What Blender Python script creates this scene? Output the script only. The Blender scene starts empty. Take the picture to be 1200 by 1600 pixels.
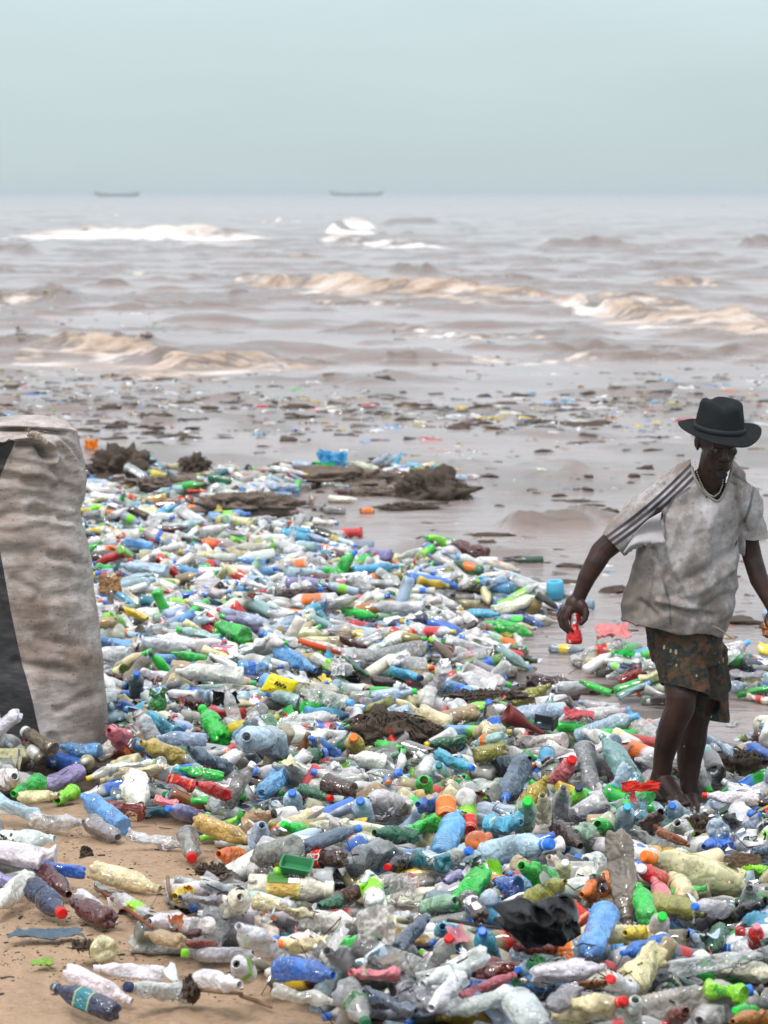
import bpy, bmesh, math, random
import numpy as np
from mathutils import Vector, Matrix, Quaternion

rnd = random.Random(7)
RS = np.random.RandomState(11)
SC = bpy.context.scene
COL = SC.collection

# ------------------------------------------------------------------ camera
H = 2.55                      # eye height above the sea
F_PX = 4584.0                 # focal length in pixels of the 1600 px tall picture
PITCH = math.atan((800 - 301) / F_PX)
cam_d = bpy.data.cameras.new('camera')
cam = bpy.data.objects.new('camera', cam_d)
COL.objects.link(cam)
cam.location = (0, 0, H)
cam.rotation_euler = (math.pi / 2 - PITCH, 0, 0)
cam_d.sensor_fit = 'VERTICAL'
cam_d.sensor_height = 36
cam_d.sensor_width = 27
cam_d.lens = F_PX / 1600 * 36
cam_d.clip_start = 0.5
cam_d.clip_end = 20000
cam_d.dof.use_dof = True
cam_d.dof.focus_distance = 10.7
cam_d.dof.aperture_fstop = 6.3
SC.camera = cam

# ------------------------------------------------------------------ sky, sun, exposure
SUN_EL, SUN_ROT = math.radians(58), math.radians(215)
world = bpy.data.worlds.new('World')
SC.world = world
world.use_nodes = True
wn, wl = world.node_tree.nodes, world.node_tree.links
wn.clear()
w_out = wn.new('ShaderNodeOutputWorld')
w_sky = wn.new('ShaderNodeTexSky')
w_sky.sky_type = 'NISHITA'
w_sky.sun_disc = False
w_sky.sun_elevation = SUN_EL
w_sky.sun_rotation = SUN_ROT
w_sky.air_density = 1.0
w_sky.dust_density = 4.0
w_bg1 = wn.new('ShaderNodeBackground')
w_bg1.inputs['Strength'].default_value = 0.05
wl.new(w_sky.outputs[0], w_bg1.inputs['Color'])
# the even overcast veil: pale teal at the horizon, whiter and brighter overhead
w_tc = wn.new('ShaderNodeTexCoord')
w_sep = wn.new('ShaderNodeSeparateXYZ')
wl.new(w_tc.outputs['Generated'], w_sep.inputs[0])
w_cr = wn.new('ShaderNodeValToRGB')
w_cr.color_ramp.interpolation = 'EASE'
e = w_cr.color_ramp.elements
e[0].position = 0.0; e[0].color = (0.515, 0.615, 0.63, 1)
e[1].position = 1.0; e[1].color = (1.42, 1.44, 1.48, 1)
k = e.new(0.035); k.color = (0.525, 0.64, 0.665, 1)
k = e.new(0.08); k.color = (0.56, 0.69, 0.725, 1)
k = e.new(0.30); k.color = (0.80, 0.87, 0.90, 1)
wl.new(w_sep.outputs['Z'], w_cr.inputs[0])
w_bg2 = wn.new('ShaderNodeBackground')
w_bg2.inputs['Strength'].default_value = 1.0
w_map = wn.new('ShaderNodeMapping'); w_map.inputs['Scale'].default_value = (3.0, 3.0, 14.0)
wl.new(w_tc.outputs['Generated'], w_map.inputs[0])
w_nz = wn.new('ShaderNodeTexNoise'); w_nz.inputs['Scale'].default_value = 2.2; w_nz.inputs['Detail'].default_value = 5
wl.new(w_map.outputs[0], w_nz.inputs['Vector'])
w_mr = wn.new('ShaderNodeMapRange'); w_mr.inputs['From Min'].default_value = 0.3; w_mr.inputs['From Max'].default_value = 0.7; w_mr.inputs['To Min'].default_value = 0.96; w_mr.inputs['To Max'].default_value = 1.04
wl.new(w_nz.outputs[0], w_mr.inputs[0])
w_vm = wn.new('ShaderNodeVectorMath'); w_vm.operation = 'SCALE'
wl.new(w_cr.outputs[0], w_vm.inputs[0]); wl.new(w_mr.outputs[0], w_vm.inputs['Scale'])
wl.new(w_vm.outputs[0], w_bg2.inputs['Color'])
w_add = wn.new('ShaderNodeAddShader')
wl.new(w_bg1.outputs[0], w_add.inputs[0]); wl.new(w_bg2.outputs[0], w_add.inputs[1])
wl.new(w_add.outputs[0], w_out.inputs['Surface'])

sun_d = bpy.data.lights.new('sun', 'SUN')
sun_d.energy = 1.5
sun_d.angle = math.radians(10)
sun_d.color = (1.0, 0.96, 0.9)
sun = bpy.data.objects.new('sun', sun_d)
COL.objects.link(sun)
sdir = Vector((math.sin(SUN_ROT) * math.cos(SUN_EL), math.cos(SUN_ROT) * math.cos(SUN_EL), math.sin(SUN_EL)))
sun.rotation_euler = sdir.to_track_quat('Z', 'Y').to_euler()
sun.location = sdir * 30

SC.view_settings.view_transform = 'Standard'
SC.view_settings.look = 'None'
SC.view_settings.exposure = 0.0
SC.view_settings.gamma = 1.0
SC.view_settings.use_curve_mapping = False
SC.render.engine = 'CYCLES'
cy = SC.cycles
cy.use_denoising = True
cy.max_bounces = 6
cy.diffuse_bounces = 3
cy.glossy_bounces = 2
cy.transmission_bounces = 2
cy.transparent_max_bounces = 10
cy.volume_bounces = 0
cy.caustics_reflective = False
cy.caustics_refractive = False

# ------------------------------------------------------------------ helpers: projection
CP, SP = math.cos(PITCH), math.sin(PITCH)
def ray(u, v):
    a, b = (u - 600) / F_PX, (800 - v) / F_PX
    return np.array([a, CP + b * SP, -SP + b * CP])
def at_y(u, v, y):
    r = ray(u, v)
    t = y / r[1]
    return np.array([r[0] * t, y, H + r[2] * t])
def proj(p):
    p = np.asarray(p, float)
    x, y, z = p[..., 0], p[..., 1], p[..., 2] - H
    dep = y * CP - z * SP
    up = y * SP + z * CP
    return 600 + F_PX * x / dep, 800 - F_PX * up / dep, dep
def flat_y(v, z=0.0):
    r = ray(600, v)
    return r[1] * (H - z) / -r[2]

# ------------------------------------------------------------------ helpers: vector noise
def _hash(ix, iy, iz, seed):
    n = (ix * 374761393 + iy * 668265263 + iz * 2147483647 + seed * 974634777) & 0xffffffff
    n = ((n ^ (n >> 13)) * 1274126177) & 0xffffffff
    n = ((n ^ (n >> 16)) * 2246822519) & 0xffffffff
    return ((n ^ (n >> 15)) & 0xffff) / 65535.0 * 2 - 1
def vnoise(x, y, z=None, seed=0):
    x = np.asarray(x, float); y = np.asarray(y, float)
    z = np.zeros_like(x) if z is None else np.asarray(z, float)
    ix, iy, iz = np.floor(x).astype(np.int64), np.floor(y).astype(np.int64), np.floor(z).astype(np.int64)
    fx, fy, fz = x - ix, y - iy, z - iz
    fx = fx * fx * (3 - 2 * fx); fy = fy * fy * (3 - 2 * fy); fz = fz * fz * (3 - 2 * fz)
    def c(a, b, d): return _hash(ix + a, iy + b, iz + d, seed)
    x00 = c(0,0,0) * (1 - fx) + c(1,0,0) * fx
    x10 = c(0,1,0) * (1 - fx) + c(1,1,0) * fx
    r0 = x00 * (1 - fy) + x10 * fy
    if not np.any(fz): return r0
    x01 = c(0,0,1) * (1 - fx) + c(1,0,1) * fx
    x11 = c(0,1,1) * (1 - fx) + c(1,1,1) * fx
    return r0 * (1 - fz) + (x01 * (1 - fy) + x11 * fy) * fz
def fbm(x, y, z=None, octv=4, seed=0, gain=0.5):
    s, a, t, f = 0, 1.0, 0, 1.0
    for i in range(octv):
        s = s + a * vnoise(np.asarray(x) * f + i * 17.3, np.asarray(y) * f + i * 5.1, None if z is None else np.asarray(z) * f, seed + i)
        t += a; a *= gain; f *= 2.03
    return s / t
def sstep(a, b, x):
    t = np.clip((np.asarray(x, float) - a) / (b - a), 0, 1)
    return t * t * (3 - 2 * t)

# ------------------------------------------------------------------ helpers: objects
def link(o, parent=None):
    COL.objects.link(o)
    if parent is not None: o.parent = parent
    return o
def mesh_np(name, V, Fc, smooth=True):
    """V (n,3); Fc (m,4) or (m,3) array or list of tuples"""
    me = bpy.data.meshes.new(name)
    if isinstance(Fc, np.ndarray):
        n, k = Fc.shape
        me.vertices.add(len(V)); me.vertices.foreach_set('co', np.asarray(V, np.float32).ravel())
        me.loops.add(n * k); me.loops.foreach_set('vertex_index', Fc.astype(np.int32).ravel())
        me.polygons.add(n)
        me.polygons.foreach_set('loop_start', np.arange(0, n * k, k, dtype=np.int32))
        me.update(calc_edges=True)
    else:
        me.from_pydata([tuple(map(float, v)) for v in V], [], [tuple(int(i) for i in f) for f in Fc])
    if smooth: me.shade_smooth()
    return me
def add_attr(me, name, arr):
    arr = np.asarray(arr, np.float32)
    if arr.ndim == 1:
        a = me.attributes.new(name, 'FLOAT', 'POINT'); a.data.foreach_set('value', arr)
    else:
        if arr.shape[1] == 3: arr = np.hstack([arr, np.ones((len(arr), 1), np.float32)])
        a = me.attributes.new(name, 'FLOAT_COLOR', 'POINT'); a.data.foreach_set('color', arr.ravel())
def obj(name, me, mat=None, parent=None, **props):
    o = bpy.data.objects.new(name, me)
    if mat is not None and len(me.materials) == 0: me.materials.append(mat)
    link(o, parent)
    for kk, vv in props.items(): o[kk] = vv
    return o
def empty(name, loc=(0, 0, 0), **props):
    o = bpy.data.objects.new(name, None)
    o.empty_display_size = 0.1
    o.location = loc
    link(o)
    for kk, vv in props.items(): o[kk] = vv
    return o
def grid_faces(nr, nc, wrap=False):
    r = np.arange(nr - 1)[:, None]; c = np.arange(nc if wrap else nc - 1)[None, :]
    a = r * nc + c; b = r * nc + (c + 1) % nc
    return np.stack([a, b, b + nc, a + nc], -1).reshape(-1, 4)
def grid_faces_f(nr, nc):
    return grid_faces(nr, nc)[:, ::-1]

# ------------------------------------------------------------------ helpers: materials
class NT:
    def __init__(s, name):
        s.m = bpy.data.materials.new(name); s.m.use_nodes = True
        s.t = s.m.node_tree; s.t.nodes.clear()
        s.out = s.n('ShaderNodeOutputMaterial')
    def n(s, typ, ins=None, **kw):
        nd = s.t.nodes.new(typ)
        for a, b in kw.items(): setattr(nd, a, b)
        for a, b in (ins or {}).items(): s.set(nd.inputs[a], b)
        return nd
    def set(s, inp, v):
        if isinstance(v, bpy.types.NodeSocket): s.t.links.new(v, inp)
        elif isinstance(v, bpy.types.Node): s.t.links.new(v.outputs[0], inp)
        else:
            if isinstance(v, (tuple, list)) and len(v) == 3 and inp.type == 'RGBA': v = (*v, 1)
            inp.default_value = v
    def noise(s, vec, scale, detail=4, rough=0.55):
        return s.n('ShaderNodeTexNoise', {'Vector': vec, 'Scale': scale, 'Detail': detail, 'Roughness': rough}).outputs[0]
    def ramp(s, fac, stops, interp='LINEAR'):
        nd = s.n('ShaderNodeValToRGB'); nd.color_ramp.interpolation = interp
        els = nd.color_ramp.elements
        while len(els) < len(stops): els.new(0.5)
        for el, (p, c) in zip(els, stops):
            el.position = p
            el.color = (c, c, c, 1) if not isinstance(c, (tuple, list)) else (*c[:3], 1)
        s.set(nd.inputs[0], fac)
        return nd.outputs[0]
    def mix(s, fac, a, b, mode='MIX'):
        nd = s.n('ShaderNodeMix', data_type='RGBA', blend_type=mode)
        s.set(nd.inputs[0], fac); s.set(nd.inputs[6], a); s.set(nd.inputs[7], b)
        return nd.outputs[2]
    def math(s, op, a, b=None, c=None, clamp=False):
        nd = s.n('ShaderNodeMath', operation=op); nd.use_clamp = clamp
        s.set(nd.inputs[0], a)
        if b is not None: s.set(nd.inputs[1], b)
        if c is not None: s.set(nd.inputs[2], c)
        return nd.outputs[0]
    def coord(s, which='Object', scale=None, loc=None):
        o = s.n('ShaderNodeTexCoord').outputs[which]
        if scale is None and loc is None: return o
        mp = s.n('ShaderNodeMapping', {'Vector': o})
        if scale is not None: mp.inputs['Scale'].default_value = scale
        if loc is not None: s.set(mp.inputs['Location'], loc)
        return mp.outputs[0]
    def attr(s, name, out='Fac'):
        return s.n('ShaderNodeAttribute', attribute_name=name).outputs[out]
    def bump(s, h, strength=0.3, dist=0.01, normal=None):
        nd = s.n('ShaderNodeBump', {'Height': h, 'Strength': strength, 'Distance': dist})
        if normal is not None: s.set(nd.inputs['Normal'], normal)
        return nd.outputs[0]
    def pbr(s, **kw):
        nd = s.n('ShaderNodeBsdfPrincipled')
        for a, b in kw.items(): s.set(nd.inputs[a.replace('_', ' ')], b)
        s.set(s.out.inputs[0], nd.outputs[0])
        return nd
def simple_mat(name, c, rough=0.6, var=0.25, scale=30, bump=0.2, dist=0.004, spec=0.4):
    m = NT(name); co = m.coord()
    nz = m.noise(co, scale, 6)
    c2 = tuple(x * (1 - var) for x in c)
    m.pbr(Base_Color=m.mix(nz, c2, c), Roughness=rough, Specular_IOR_Level=spec, Normal=m.bump(nz, bump, dist))
    return m.m
# ================================================================== SETTING
# shoreline: where the sand dips under the water
_sx = np.array([-9, -2.55, -0.93, 0.2, 1.0, 1.92, 8])
_sy = np.array([27, 24.9, 21.0, 17.4, 15.2, 14.3, 13.2])
def ground_z(x, y):
    ys = np.interp(x, _sx, _sy)
    d = ys - y
    z = np.where(d > 0, 0.013 * d, 0.02 * d)
    z = z + 0.05 * np.maximum(0, 12.0 - y) * sstep(0, 1.5, 12.0 - y)
    z = z + 0.025 * fbm(x * 0.8, y * 0.5, seed=3, octv=3) + 0.012 * fbm(x * 3.1, y * 2.2, seed=5, octv=3)
    # trampled dry sand in front
    dry = sstep(0.05, 0.16, z)
    z = z + dry * (0.005 * fbm(x * 26, y * 18, seed=9, octv=3) + 0.020 * fbm(x * 7, y * 4.5, seed=8, octv=4) - 0.022 * sstep(0.42, 0.75, vnoise(x * 5.3, y * 3.6, seed=19)))
    return np.maximum(z, -1.5)

def build_ground():
    vs = np.concatenate([np.arange(2300, 1720, -20.), np.arange(1720, 1150, -2.6), np.arange(1150, 740, -3.2), [735, 720, 700, 670, 640, 600, 560]])
    us = np.concatenate([np.linspace(-1600, -120, 30), np.arange(-100, 1300, 4.2), np.linspace(1310, 2800, 30)])
    Y = np.array([flat_y(v, 0.1) for v in vs])
    YY = np.repeat(Y[:, None], len(us), 1)
    XX = (us[None, :] - 600) / F_PX * YY
    ZZ = ground_z(XX, YY)
    V = np.stack([XX, YY, ZZ], -1).reshape(-1, 3)
    me = mesh_np('sand', V, grid_faces(len(vs), len(us)))
    m = NT('beach_sand')
    co = m.coord()
    z = m.n('ShaderNodeSeparateXYZ', {0: co}).outputs['Z']
    big = m.noise(m.coord(scale=(1, .7, 1)), 1.6, 5)
    fine = m.noise(co, 38, 8, 0.7)
    grit = m.noise(co, 420, 3, 0.7)
    dryc = m.mix(m.ramp(fine, [(0.3, 0), (0.7, 1)]), (0.30, 0.20, 0.13), (0.54, 0.385, 0.26))
    dryc = m.mix(m.ramp(m.noise(co, 9, 5), [(0.42, 0), (0.62, 1)]), dryc, (0.45, 0.315, 0.21))
    dark = m.ramp(m.noise(m.coord(scale=(1, 0.6, 1)), 26, 6, 0.75), [(0.63, 0), (0.70, 1)])
    dryc = m.mix(m.math('MULTIPLY', dark, 0.75), dryc, (0.10, 0.07, 0.05))
    speck = m.ramp(m.noise(co, 95, 2, 0.5), [(0.70, 0), (0.73, 1)])
    dryc = m.mix(speck, dryc, (0.03, 0.025, 0.02))
    dryc = m.mix(m.math('MULTIPLY', m.attr('gap_shade'), m.ramp(m.noise(co, 12, 5, .7), [(.3, .75), (.6, 1)])), dryc, (0.045, 0.033, 0.024))  # near-black stands in for the shade in gaps between bottles
    wetc = m.mix(big, (0.10, 0.083, 0.073), (0.20, 0.168, 0.15))
    wet = m.math('ADD', z, m.math('MULTIPLY', m.math('SUBTRACT', big, 0.5), 0.10))
    wetf = m.ramp(wet, [(0.045, 1), (0.115, 0)])
    colr = m.mix(wetf, dryc, wetc)
    rough = m.ramp(wetf, [(0, 0.9), (1, 0.28)])
    h = m.math('ADD', m.math('MULTIPLY', fine, 1.0), m.math('MULTIPLY', grit, 0.25))
    m.pbr(Base_Color=colr, Roughness=rough, Normal=m.bump(h, 0.7, 0.016), Specular_IOR_Level=m.ramp(wetf, [(0, .15), (1, .5)]))
    obj('sand', me, m.m, kind='structure')

# crest lines of the breaking and rolling waves: [(u, v)...], height m, foam, tint (0 white 1 tan)
CRESTS = [
    ([(340, 440), (400, 438), (470, 452), (560, 458), (700, 464), (830, 466), (890, 462)], 0.46, 1.15, 0.75, 1.3),
    ([(840, 468), (900, 478), (960, 492), (1040, 500), (1110, 505), (1180, 500), (1215, 500)], 0.38, 1.4, 0.5, 1.8),
    ([(900, 470), (1000, 476), (1110, 480)], 0.22, 0.9, 0.5, 1.6),
    ([(30, 548), (110, 552), (190, 556), (300, 570), (380, 566), (450, 560), (486, 566)], 0.30, 1.1, 0.6, 0.9),
    ([(160, 535), (210, 538), (255, 545)], 0.26, 0.5, 0.8, 0.5),
    ([(-40, 540), (40, 538), (90, 540)], 0.22, 0.3, 1.0, 0.7),
    ([(30, 366), (110, 366), (160, 366), (260, 369), (340, 370), (440, 372)], 0.85, 1.7, 0.0, 4.0),
    ([(505, 360), (550, 358), (596, 359)], 1.30, 1.6, 0.0, 4.2),
    ([(590, 356), (640, 354), (700, 354)], 0.65, 0.0, 0.5, 4.0),
    ([(490, 376), (570, 381), (650, 384), (710, 384)], 0.40, 0.9, 0.2, 2.8),
    ([(838, 386), (880, 386), (940, 388), (1000, 389)], 0.60, 0.0, 0.5, 2.2),
    ([(1150, 386), (1210, 384), (1260, 386)], 0.60, 0.3, 0.3, 2.2),
    ([(980, 418), (1060, 421), (1150, 419)], 0.38, 0.0, 0.5, 1.4),
    ([(596, 424), (650, 428), (704, 432)], 0.38, 0.25, 0.6, 1.3),
    ([(-60, 470), (0, 474), (70, 474), (140, 478)], 0.40, 0.6, 0.6, 1.0),
    ([(-60, 402), (10, 398), (70, 402)], 0.45, 0.2, 0.6, 2.0),
    ([(594, 566), (626, 566), (664, 566)], 0.20, 0.25, 0.9, 0.4),
    ([(690, 528), (704, 528), (718, 528)], 0.10, 0.0, 0.9, 0.3),
    ([(820, 526), (860, 526), (900, 525)], 0.12, 0.1, 0.9, 0.5),
    ([(1040, 551), (1110, 553), (1180, 549)], 0.13, 0.1, 0.8, 0.5),
    ([(920, 548), (960, 549), (1000, 548)], 0.12, 0.1, 0.8, 0.5),
    ([(770, 822), (810, 828), (850, 828), (905, 826), (960, 824)], 0.17, 0.0, 1.0, 0.35),
    ([(870, 800), (905, 808), (950, 818), (1010, 826)], 0.13, 0.0, 1.0, 0.3),
    ([(700, 872), (760, 870), (820, 872), (880, 868)], 0.07, 0.0, 1.0, 0.25),
    ([(210, 664), (250, 662), (290, 664)], 0.13, 0.0, 1.0, 0.3),
    ([(1000, 760), (1080, 768), (1160, 762)], 0.07, 0.0, 1.0, 0.4),
    ([(560, 722), (640, 730), (760, 726)], 0.06, 0.0, 1.0, 0.4),
]
_R = random.Random(404)
for _i in range(110):
    v_ = 322 + (575 - 322) * _R.random() ** 1.1; u_ = _R.uniform(-120, 1320); ln = _R.uniform(50, 230) * (.6 + (v_ - 320) / 400)
    yy_ = flat_y(v_); px_ = _R.uniform(2.5, 7.5) * (.5 + (v_ - 300) / 260)
    h_ = px_ * yy_ / F_PX
    dv_ = _R.uniform(-5, 5) * (v_ - 300) / 200
    CRESTS.append(([(u_, v_), (u_ + ln * .5, v_ + dv_), (u_ + ln, v_ + dv_ * .3)], h_, _R.choice([0, 0, 0, .35, .7, .9]), _R.uniform(.3, 1.0) if v_ > 400 else _R.uniform(0, .5), max(.3, h_ * _R.uniform(2.0, 3.2))))
for _i in range(60):
    v_ = _R.uniform(690, 980); u_ = _R.uniform(450, 1320) if v_ > 760 else _R.uniform(300, 1320); ln = _R.uniform(60, 260)
    yy_ = flat_y(v_); h_ = _R.uniform(3, 9) * yy_ / F_PX
    CRESTS.append(([(u_, v_), (u_ + ln * .5, v_ + _R.uniform(-6, 6)), (u_ + ln, v_)], h_, 0.0, 1.0, h_ * _R.uniform(1.5, 2.6)))
def sea_surface(X, Y):
    z = 0.045 * fbm(X * 0.30, Y * 0.55, seed=21, octv=4) * sstep(20, 32, Y)
    z = z + 0.20 * fbm(X * 0.07, Y * 0.16, seed=31, octv=4) * sstep(32, 70, Y)
    z = z + 0.50 * fbm(X * 0.028, Y * 0.055, seed=41, octv=3) * sstep(70, 180, Y) * (1 - sstep(600, 1500, Y))
    z = z + 0.014 * fbm(X * 2.0, Y * 2.6, seed=51, octv=3) * sstep(13, 17, Y)
    z = z + 0.030 * fbm(X * 1.1, Y * 1.3, seed=57, octv=3) * sstep(19, 26, Y) * (1 - sstep(80, 130, Y))
    # short choppy hummocks
    n = fbm(X * 0.55, Y * 0.75, seed=61, octv=3)
    z = z + 0.07 * np.maximum(0, n - 0.12) * 4 * sstep(24, 40, Y) * (1 - sstep(140, 250, Y))
    foam = np.zeros_like(z); tint = np.full_like(z, 0.6); silt = 0.75 * sstep(.02, .30, n) * sstep(18, 30, Y) * (1 - sstep(200, 400, Y))
    silt = np.maximum(silt, (.25 + .6 * sstep(-.05, .35, fbm(X * .8, Y * .35, seed=63, octv=4))) * (1 - sstep(32, 48, Y)))
    for pts, hgt, fo, ti, wid in CRESTS:
        cx = np.array([(u - 600) / F_PX * flat_y(v) for u, v in pts])
        cyy = np.array([flat_y(v) for u, v in pts])
        x0, x1 = cx[0], cx[-1]
        span = x1 - x0
        msk = (X > x0 - .02 * span) & (X < x1 + .02 * span) & (Y > cyy.min() - 7 * wid) & (Y < cyy.max() + 7 * wid)
        if not msk.any(): continue
        x, y = X[msk], Y[msk]
        yc = np.interp(x, cx, cyy)
        jag = fbm(x / wid * 0.6, y * 0 + 3.3, seed=71, octv=3)
        yc = yc + wid * 0.7 * jag
        end = sstep(0, 0.22, (x - x0) / span) * sstep(0, 0.28, (x1 - x) / span)
        lump = np.clip(1 + 0.5 * fbm(x / wid * 0.6, x * 0 + hgt * 7, seed=81, octv=3), 0.3, 2)
        t = (y - yc) / wid
        prof = np.where(t < 0, np.exp(-(t / 0.55) ** 2), np.exp(-(t / 1.6) ** 2))
        rough = 1 + 0.55 * fbm(x / wid * 2.2, y / wid * 2.6, seed=91, octv=4) * (1 if fo > 0.2 else 0.6)
        z[msk] += hgt * 0.72 * end * lump * prof * rough
        silt[msk] = np.maximum(silt[msk], np.clip(end * np.exp(-(t / 1.0) ** 2) * (1.0 + .6 * rough - .5), 0, 1) * min(1, hgt / (Y.flat[0] * 0 + 0.08)))
        if fo > 0:
            fz = np.where(t < 0, np.exp(-(t / 5.0) ** 2), np.exp(-(t / 0.9) ** 2))
            ff = 1.15 * fo * end ** 0.4 * fz * (0.62 + 1.0 * fbm(x / wid * 1.3, y / wid * 2.2, seed=95, octv=4))
            up = np.maximum(ff, 0) > foam[msk]
            tt = np.clip(ti + 0.7 * fbm(x / wid * 0.8, y / wid * 1.2, seed=99, octv=3) + 0.35 * np.where(t > -0.35, 1, 0), 0, 1)
            tint[msk] = np.where(up, tt, tint[msk])
            foam[msk] = np.maximum(foam[msk], ff)
    # thin foam streaks
    st = fbm(X * 0.15, Y * 0.5, seed=111, octv=4)
    foam = np.maximum(foam, 0.30 * sstep(0.22, 0.5, st) * sstep(34, 60, Y))
    return z, np.clip(foam, 0, 1.3), tint, silt
def build_sea():
    vs = np.concatenate([np.arange(1180, 700, -3.0), np.arange(700, 572, -1.3), np.arange(572, 330, -0.42), np.arange(330, 303, -0.6), [302.6, 302.2, 301.9, 301.6]])
    us = np.concatenate([np.linspace(-1800, -180, 50), np.arange(-150, 1350, 3.6), np.linspace(1380, 3000, 50)])
    Y = np.array([flat_y(v) for v in vs])
    YY = np.repeat(Y[:, None], len(us), 1)
    XX = (us[None, :] - 600) / F_PX * YY
    Z, foam, tint, silt = sea_surface(XX, YY)
    V = np.stack([XX, YY, Z], -1).reshape(-1, 3)
    me = mesh_np('sea', V, grid_faces(len(vs), len(us)))
    add_attr(me, 'foam', foam.ravel()); add_attr(me, 'tint', tint.ravel()); add_attr(me, 'silt', np.clip(silt, 0, 1).ravel())
    m = NT('muddy_sea')
    co = m.coord()
    f = m.attr('foam'); ti = m.attr('tint')
    fn = m.noise(m.coord(scale=(1.2, 2.2, 3)), 1.4, 6, 0.7)
    fn2 = m.noise(m.coord(scale=(1, 1, 1)), 0.22, 5, 0.6)
    fn3 = m.noise(m.coord(scale=(1, 2.6, 1)), 5.5, 5, 0.7)
    ff = m.math('ADD', m.math('MULTIPLY', f, 1.25), m.math('MULTIPLY', m.math('SUBTRACT', m.math('ADD', m.math('MULTIPLY', fn, .6), m.math('MULTIPLY', fn3, .4)), 0.52), 3.4))
    fac = m.ramp(ff, [(0.42, 0), (0.80, 1)])
    mud = m.mix(m.ramp(fn2, [(0.3, 0), (0.7, 1)]), (0.27, 0.225, 0.215), (0.42, 0.365, 0.36))
    mud = m.mix(m.math('MULTIPLY', m.attr('silt'), .85), mud, (0.13, 0.085, 0.06))
    fc = m.mix(ti, (0.90, 0.87, 0.86), (0.57, 0.44, 0.345))
    fb = m.ramp(m.noise(m.coord(scale=(1, 2.2, 1)), 1.1, 6, .75), [(.38, 0), (.60, 1)])
    fc = m.mix(m.math('MULTIPLY', fb, m.math('MULTIPLY', ti, .8)), fc, (0.26, 0.18, 0.13))
    colr = m.mix(fac, mud, fc)
    b1 = m.noise(m.coord(scale=(1, 1.9, 1)), 3.0, 5, 0.6)
    b2 = m.noise(m.coord(scale=(1, 1.6, 1)), 0.5, 5, 0.6)
    h = m.math('ADD', m.math('MULTIPLY', b1, 0.25), m.math('MULTIPLY', b2, 1.0))
    m.pbr(Base_Color=colr, Roughness=m.ramp(fac, [(0, 0.20), (1, 0.75)]), IOR=1.33, Normal=m.bump(m.math('ADD', h, m.math('MULTIPLY', fn, m.math('MULTIPLY', fac, .8))), 0.6, 0.20))
    obj('sea', me, m.m, kind='structure')

def build_haze():
    x, y0, y1, z0, z1 = 900, -6, 5200, -2.6, 6.5
    V = [(-x, y0, z0), (x, y0, z0), (x, y1, z0), (-x, y1, z0), (-x, y0, z1), (x, y0, z1), (x, y1, z1), (-x, y1, z1)]
    Fc = [(0, 3, 2, 1), (4, 5, 6, 7), (0, 1, 5, 4), (1, 2, 6, 5), (2, 3, 7, 6), (3, 0, 4, 7)]
    me = mesh_np('haze', V, Fc, False)
    m = NT('haze_air')
    v = m.n('ShaderNodeVolumePrincipled', {'Color': (0.74, 0.84, 0.88), 'Density': 0.00050, 'Anisotropy': 0.0})
    m.set(m.out.inputs['Volume'], v.outputs[0])
    obj('haze', me, m.m, kind='stuff')

def build_boats():
    wood = simple_mat('boat_wood', (0.10, 0.085, 0.075), 0.7)
    dark = simple_mat('boat_trim', (0.05, 0.05, 0.055), 0.7)
    for (uc, vb, wpx, lab, gear) in [(557, 306.5, 86, 'long dark fishing canoe on the horizon, above the tall white breaker', 1),
                                     (183, 307.5, 72, 'fainter low fishing canoe on the horizon above the long white breaker', 0)]:
        y = flat_y(vb); c = at_y(uc, vb, y); s = F_PX / y
        L = wpx / s; hh = 5.5 / s; bw = L * 0.06
        root = empty('fishing_canoe', (c[0], y, 0.0), label=lab, category='boat', group='fishing canoes on the horizon')
        n = 31; V = []
        for i in range(n):
            t = i / (n - 1) * 2 - 1
            sheer = hh * (0.75 + 0.75 * abs(t) ** 3)
            wd = bw * (1 - abs(t) ** 2.6) + 0.02
            zb = -0.5 + (sheer + 0.3) * abs(t) ** 9
            for k in range(9):
                a = math.pi * k / 8
                yy = -math.cos(a) * wd; zz = zb + (sheer - zb) * (1 - math.sin(a) ** 0.8)
                V.append((t * L / 2, yy, zz))
        obj('hull', mesh_np('hull', V, grid_faces(n, 9)), wood, root)
        V = []
        for sgn in (-1, 1):
            pts = []
            for i in range(n):
                t = i / (n - 1) * 2 - 1
                pts.append((t * L / 2, sgn * (bw * (1 - abs(t) ** 2.6) + 0.05), hh * (0.75 + 0.75 * abs(t) ** 3)))
            obj('gunwale', tube_mesh('gunwale', pts, 0.16), dark, root)
        for t in (-0.6, -0.3, 0.0, 0.3, 0.6):
            obj('thwart', box_mesh('thwart', (t * L / 2, 0, hh * 0.62), (0.5, bw * 1.9, 0.15)), dark, root)
        if gear:
            obj('net_heap', blob_mesh('net_heap', (L * 0.12, 0, hh * 0.75), (L * 0.09, bw * .6, hh * 0.35), 3), dark, root)

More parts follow.
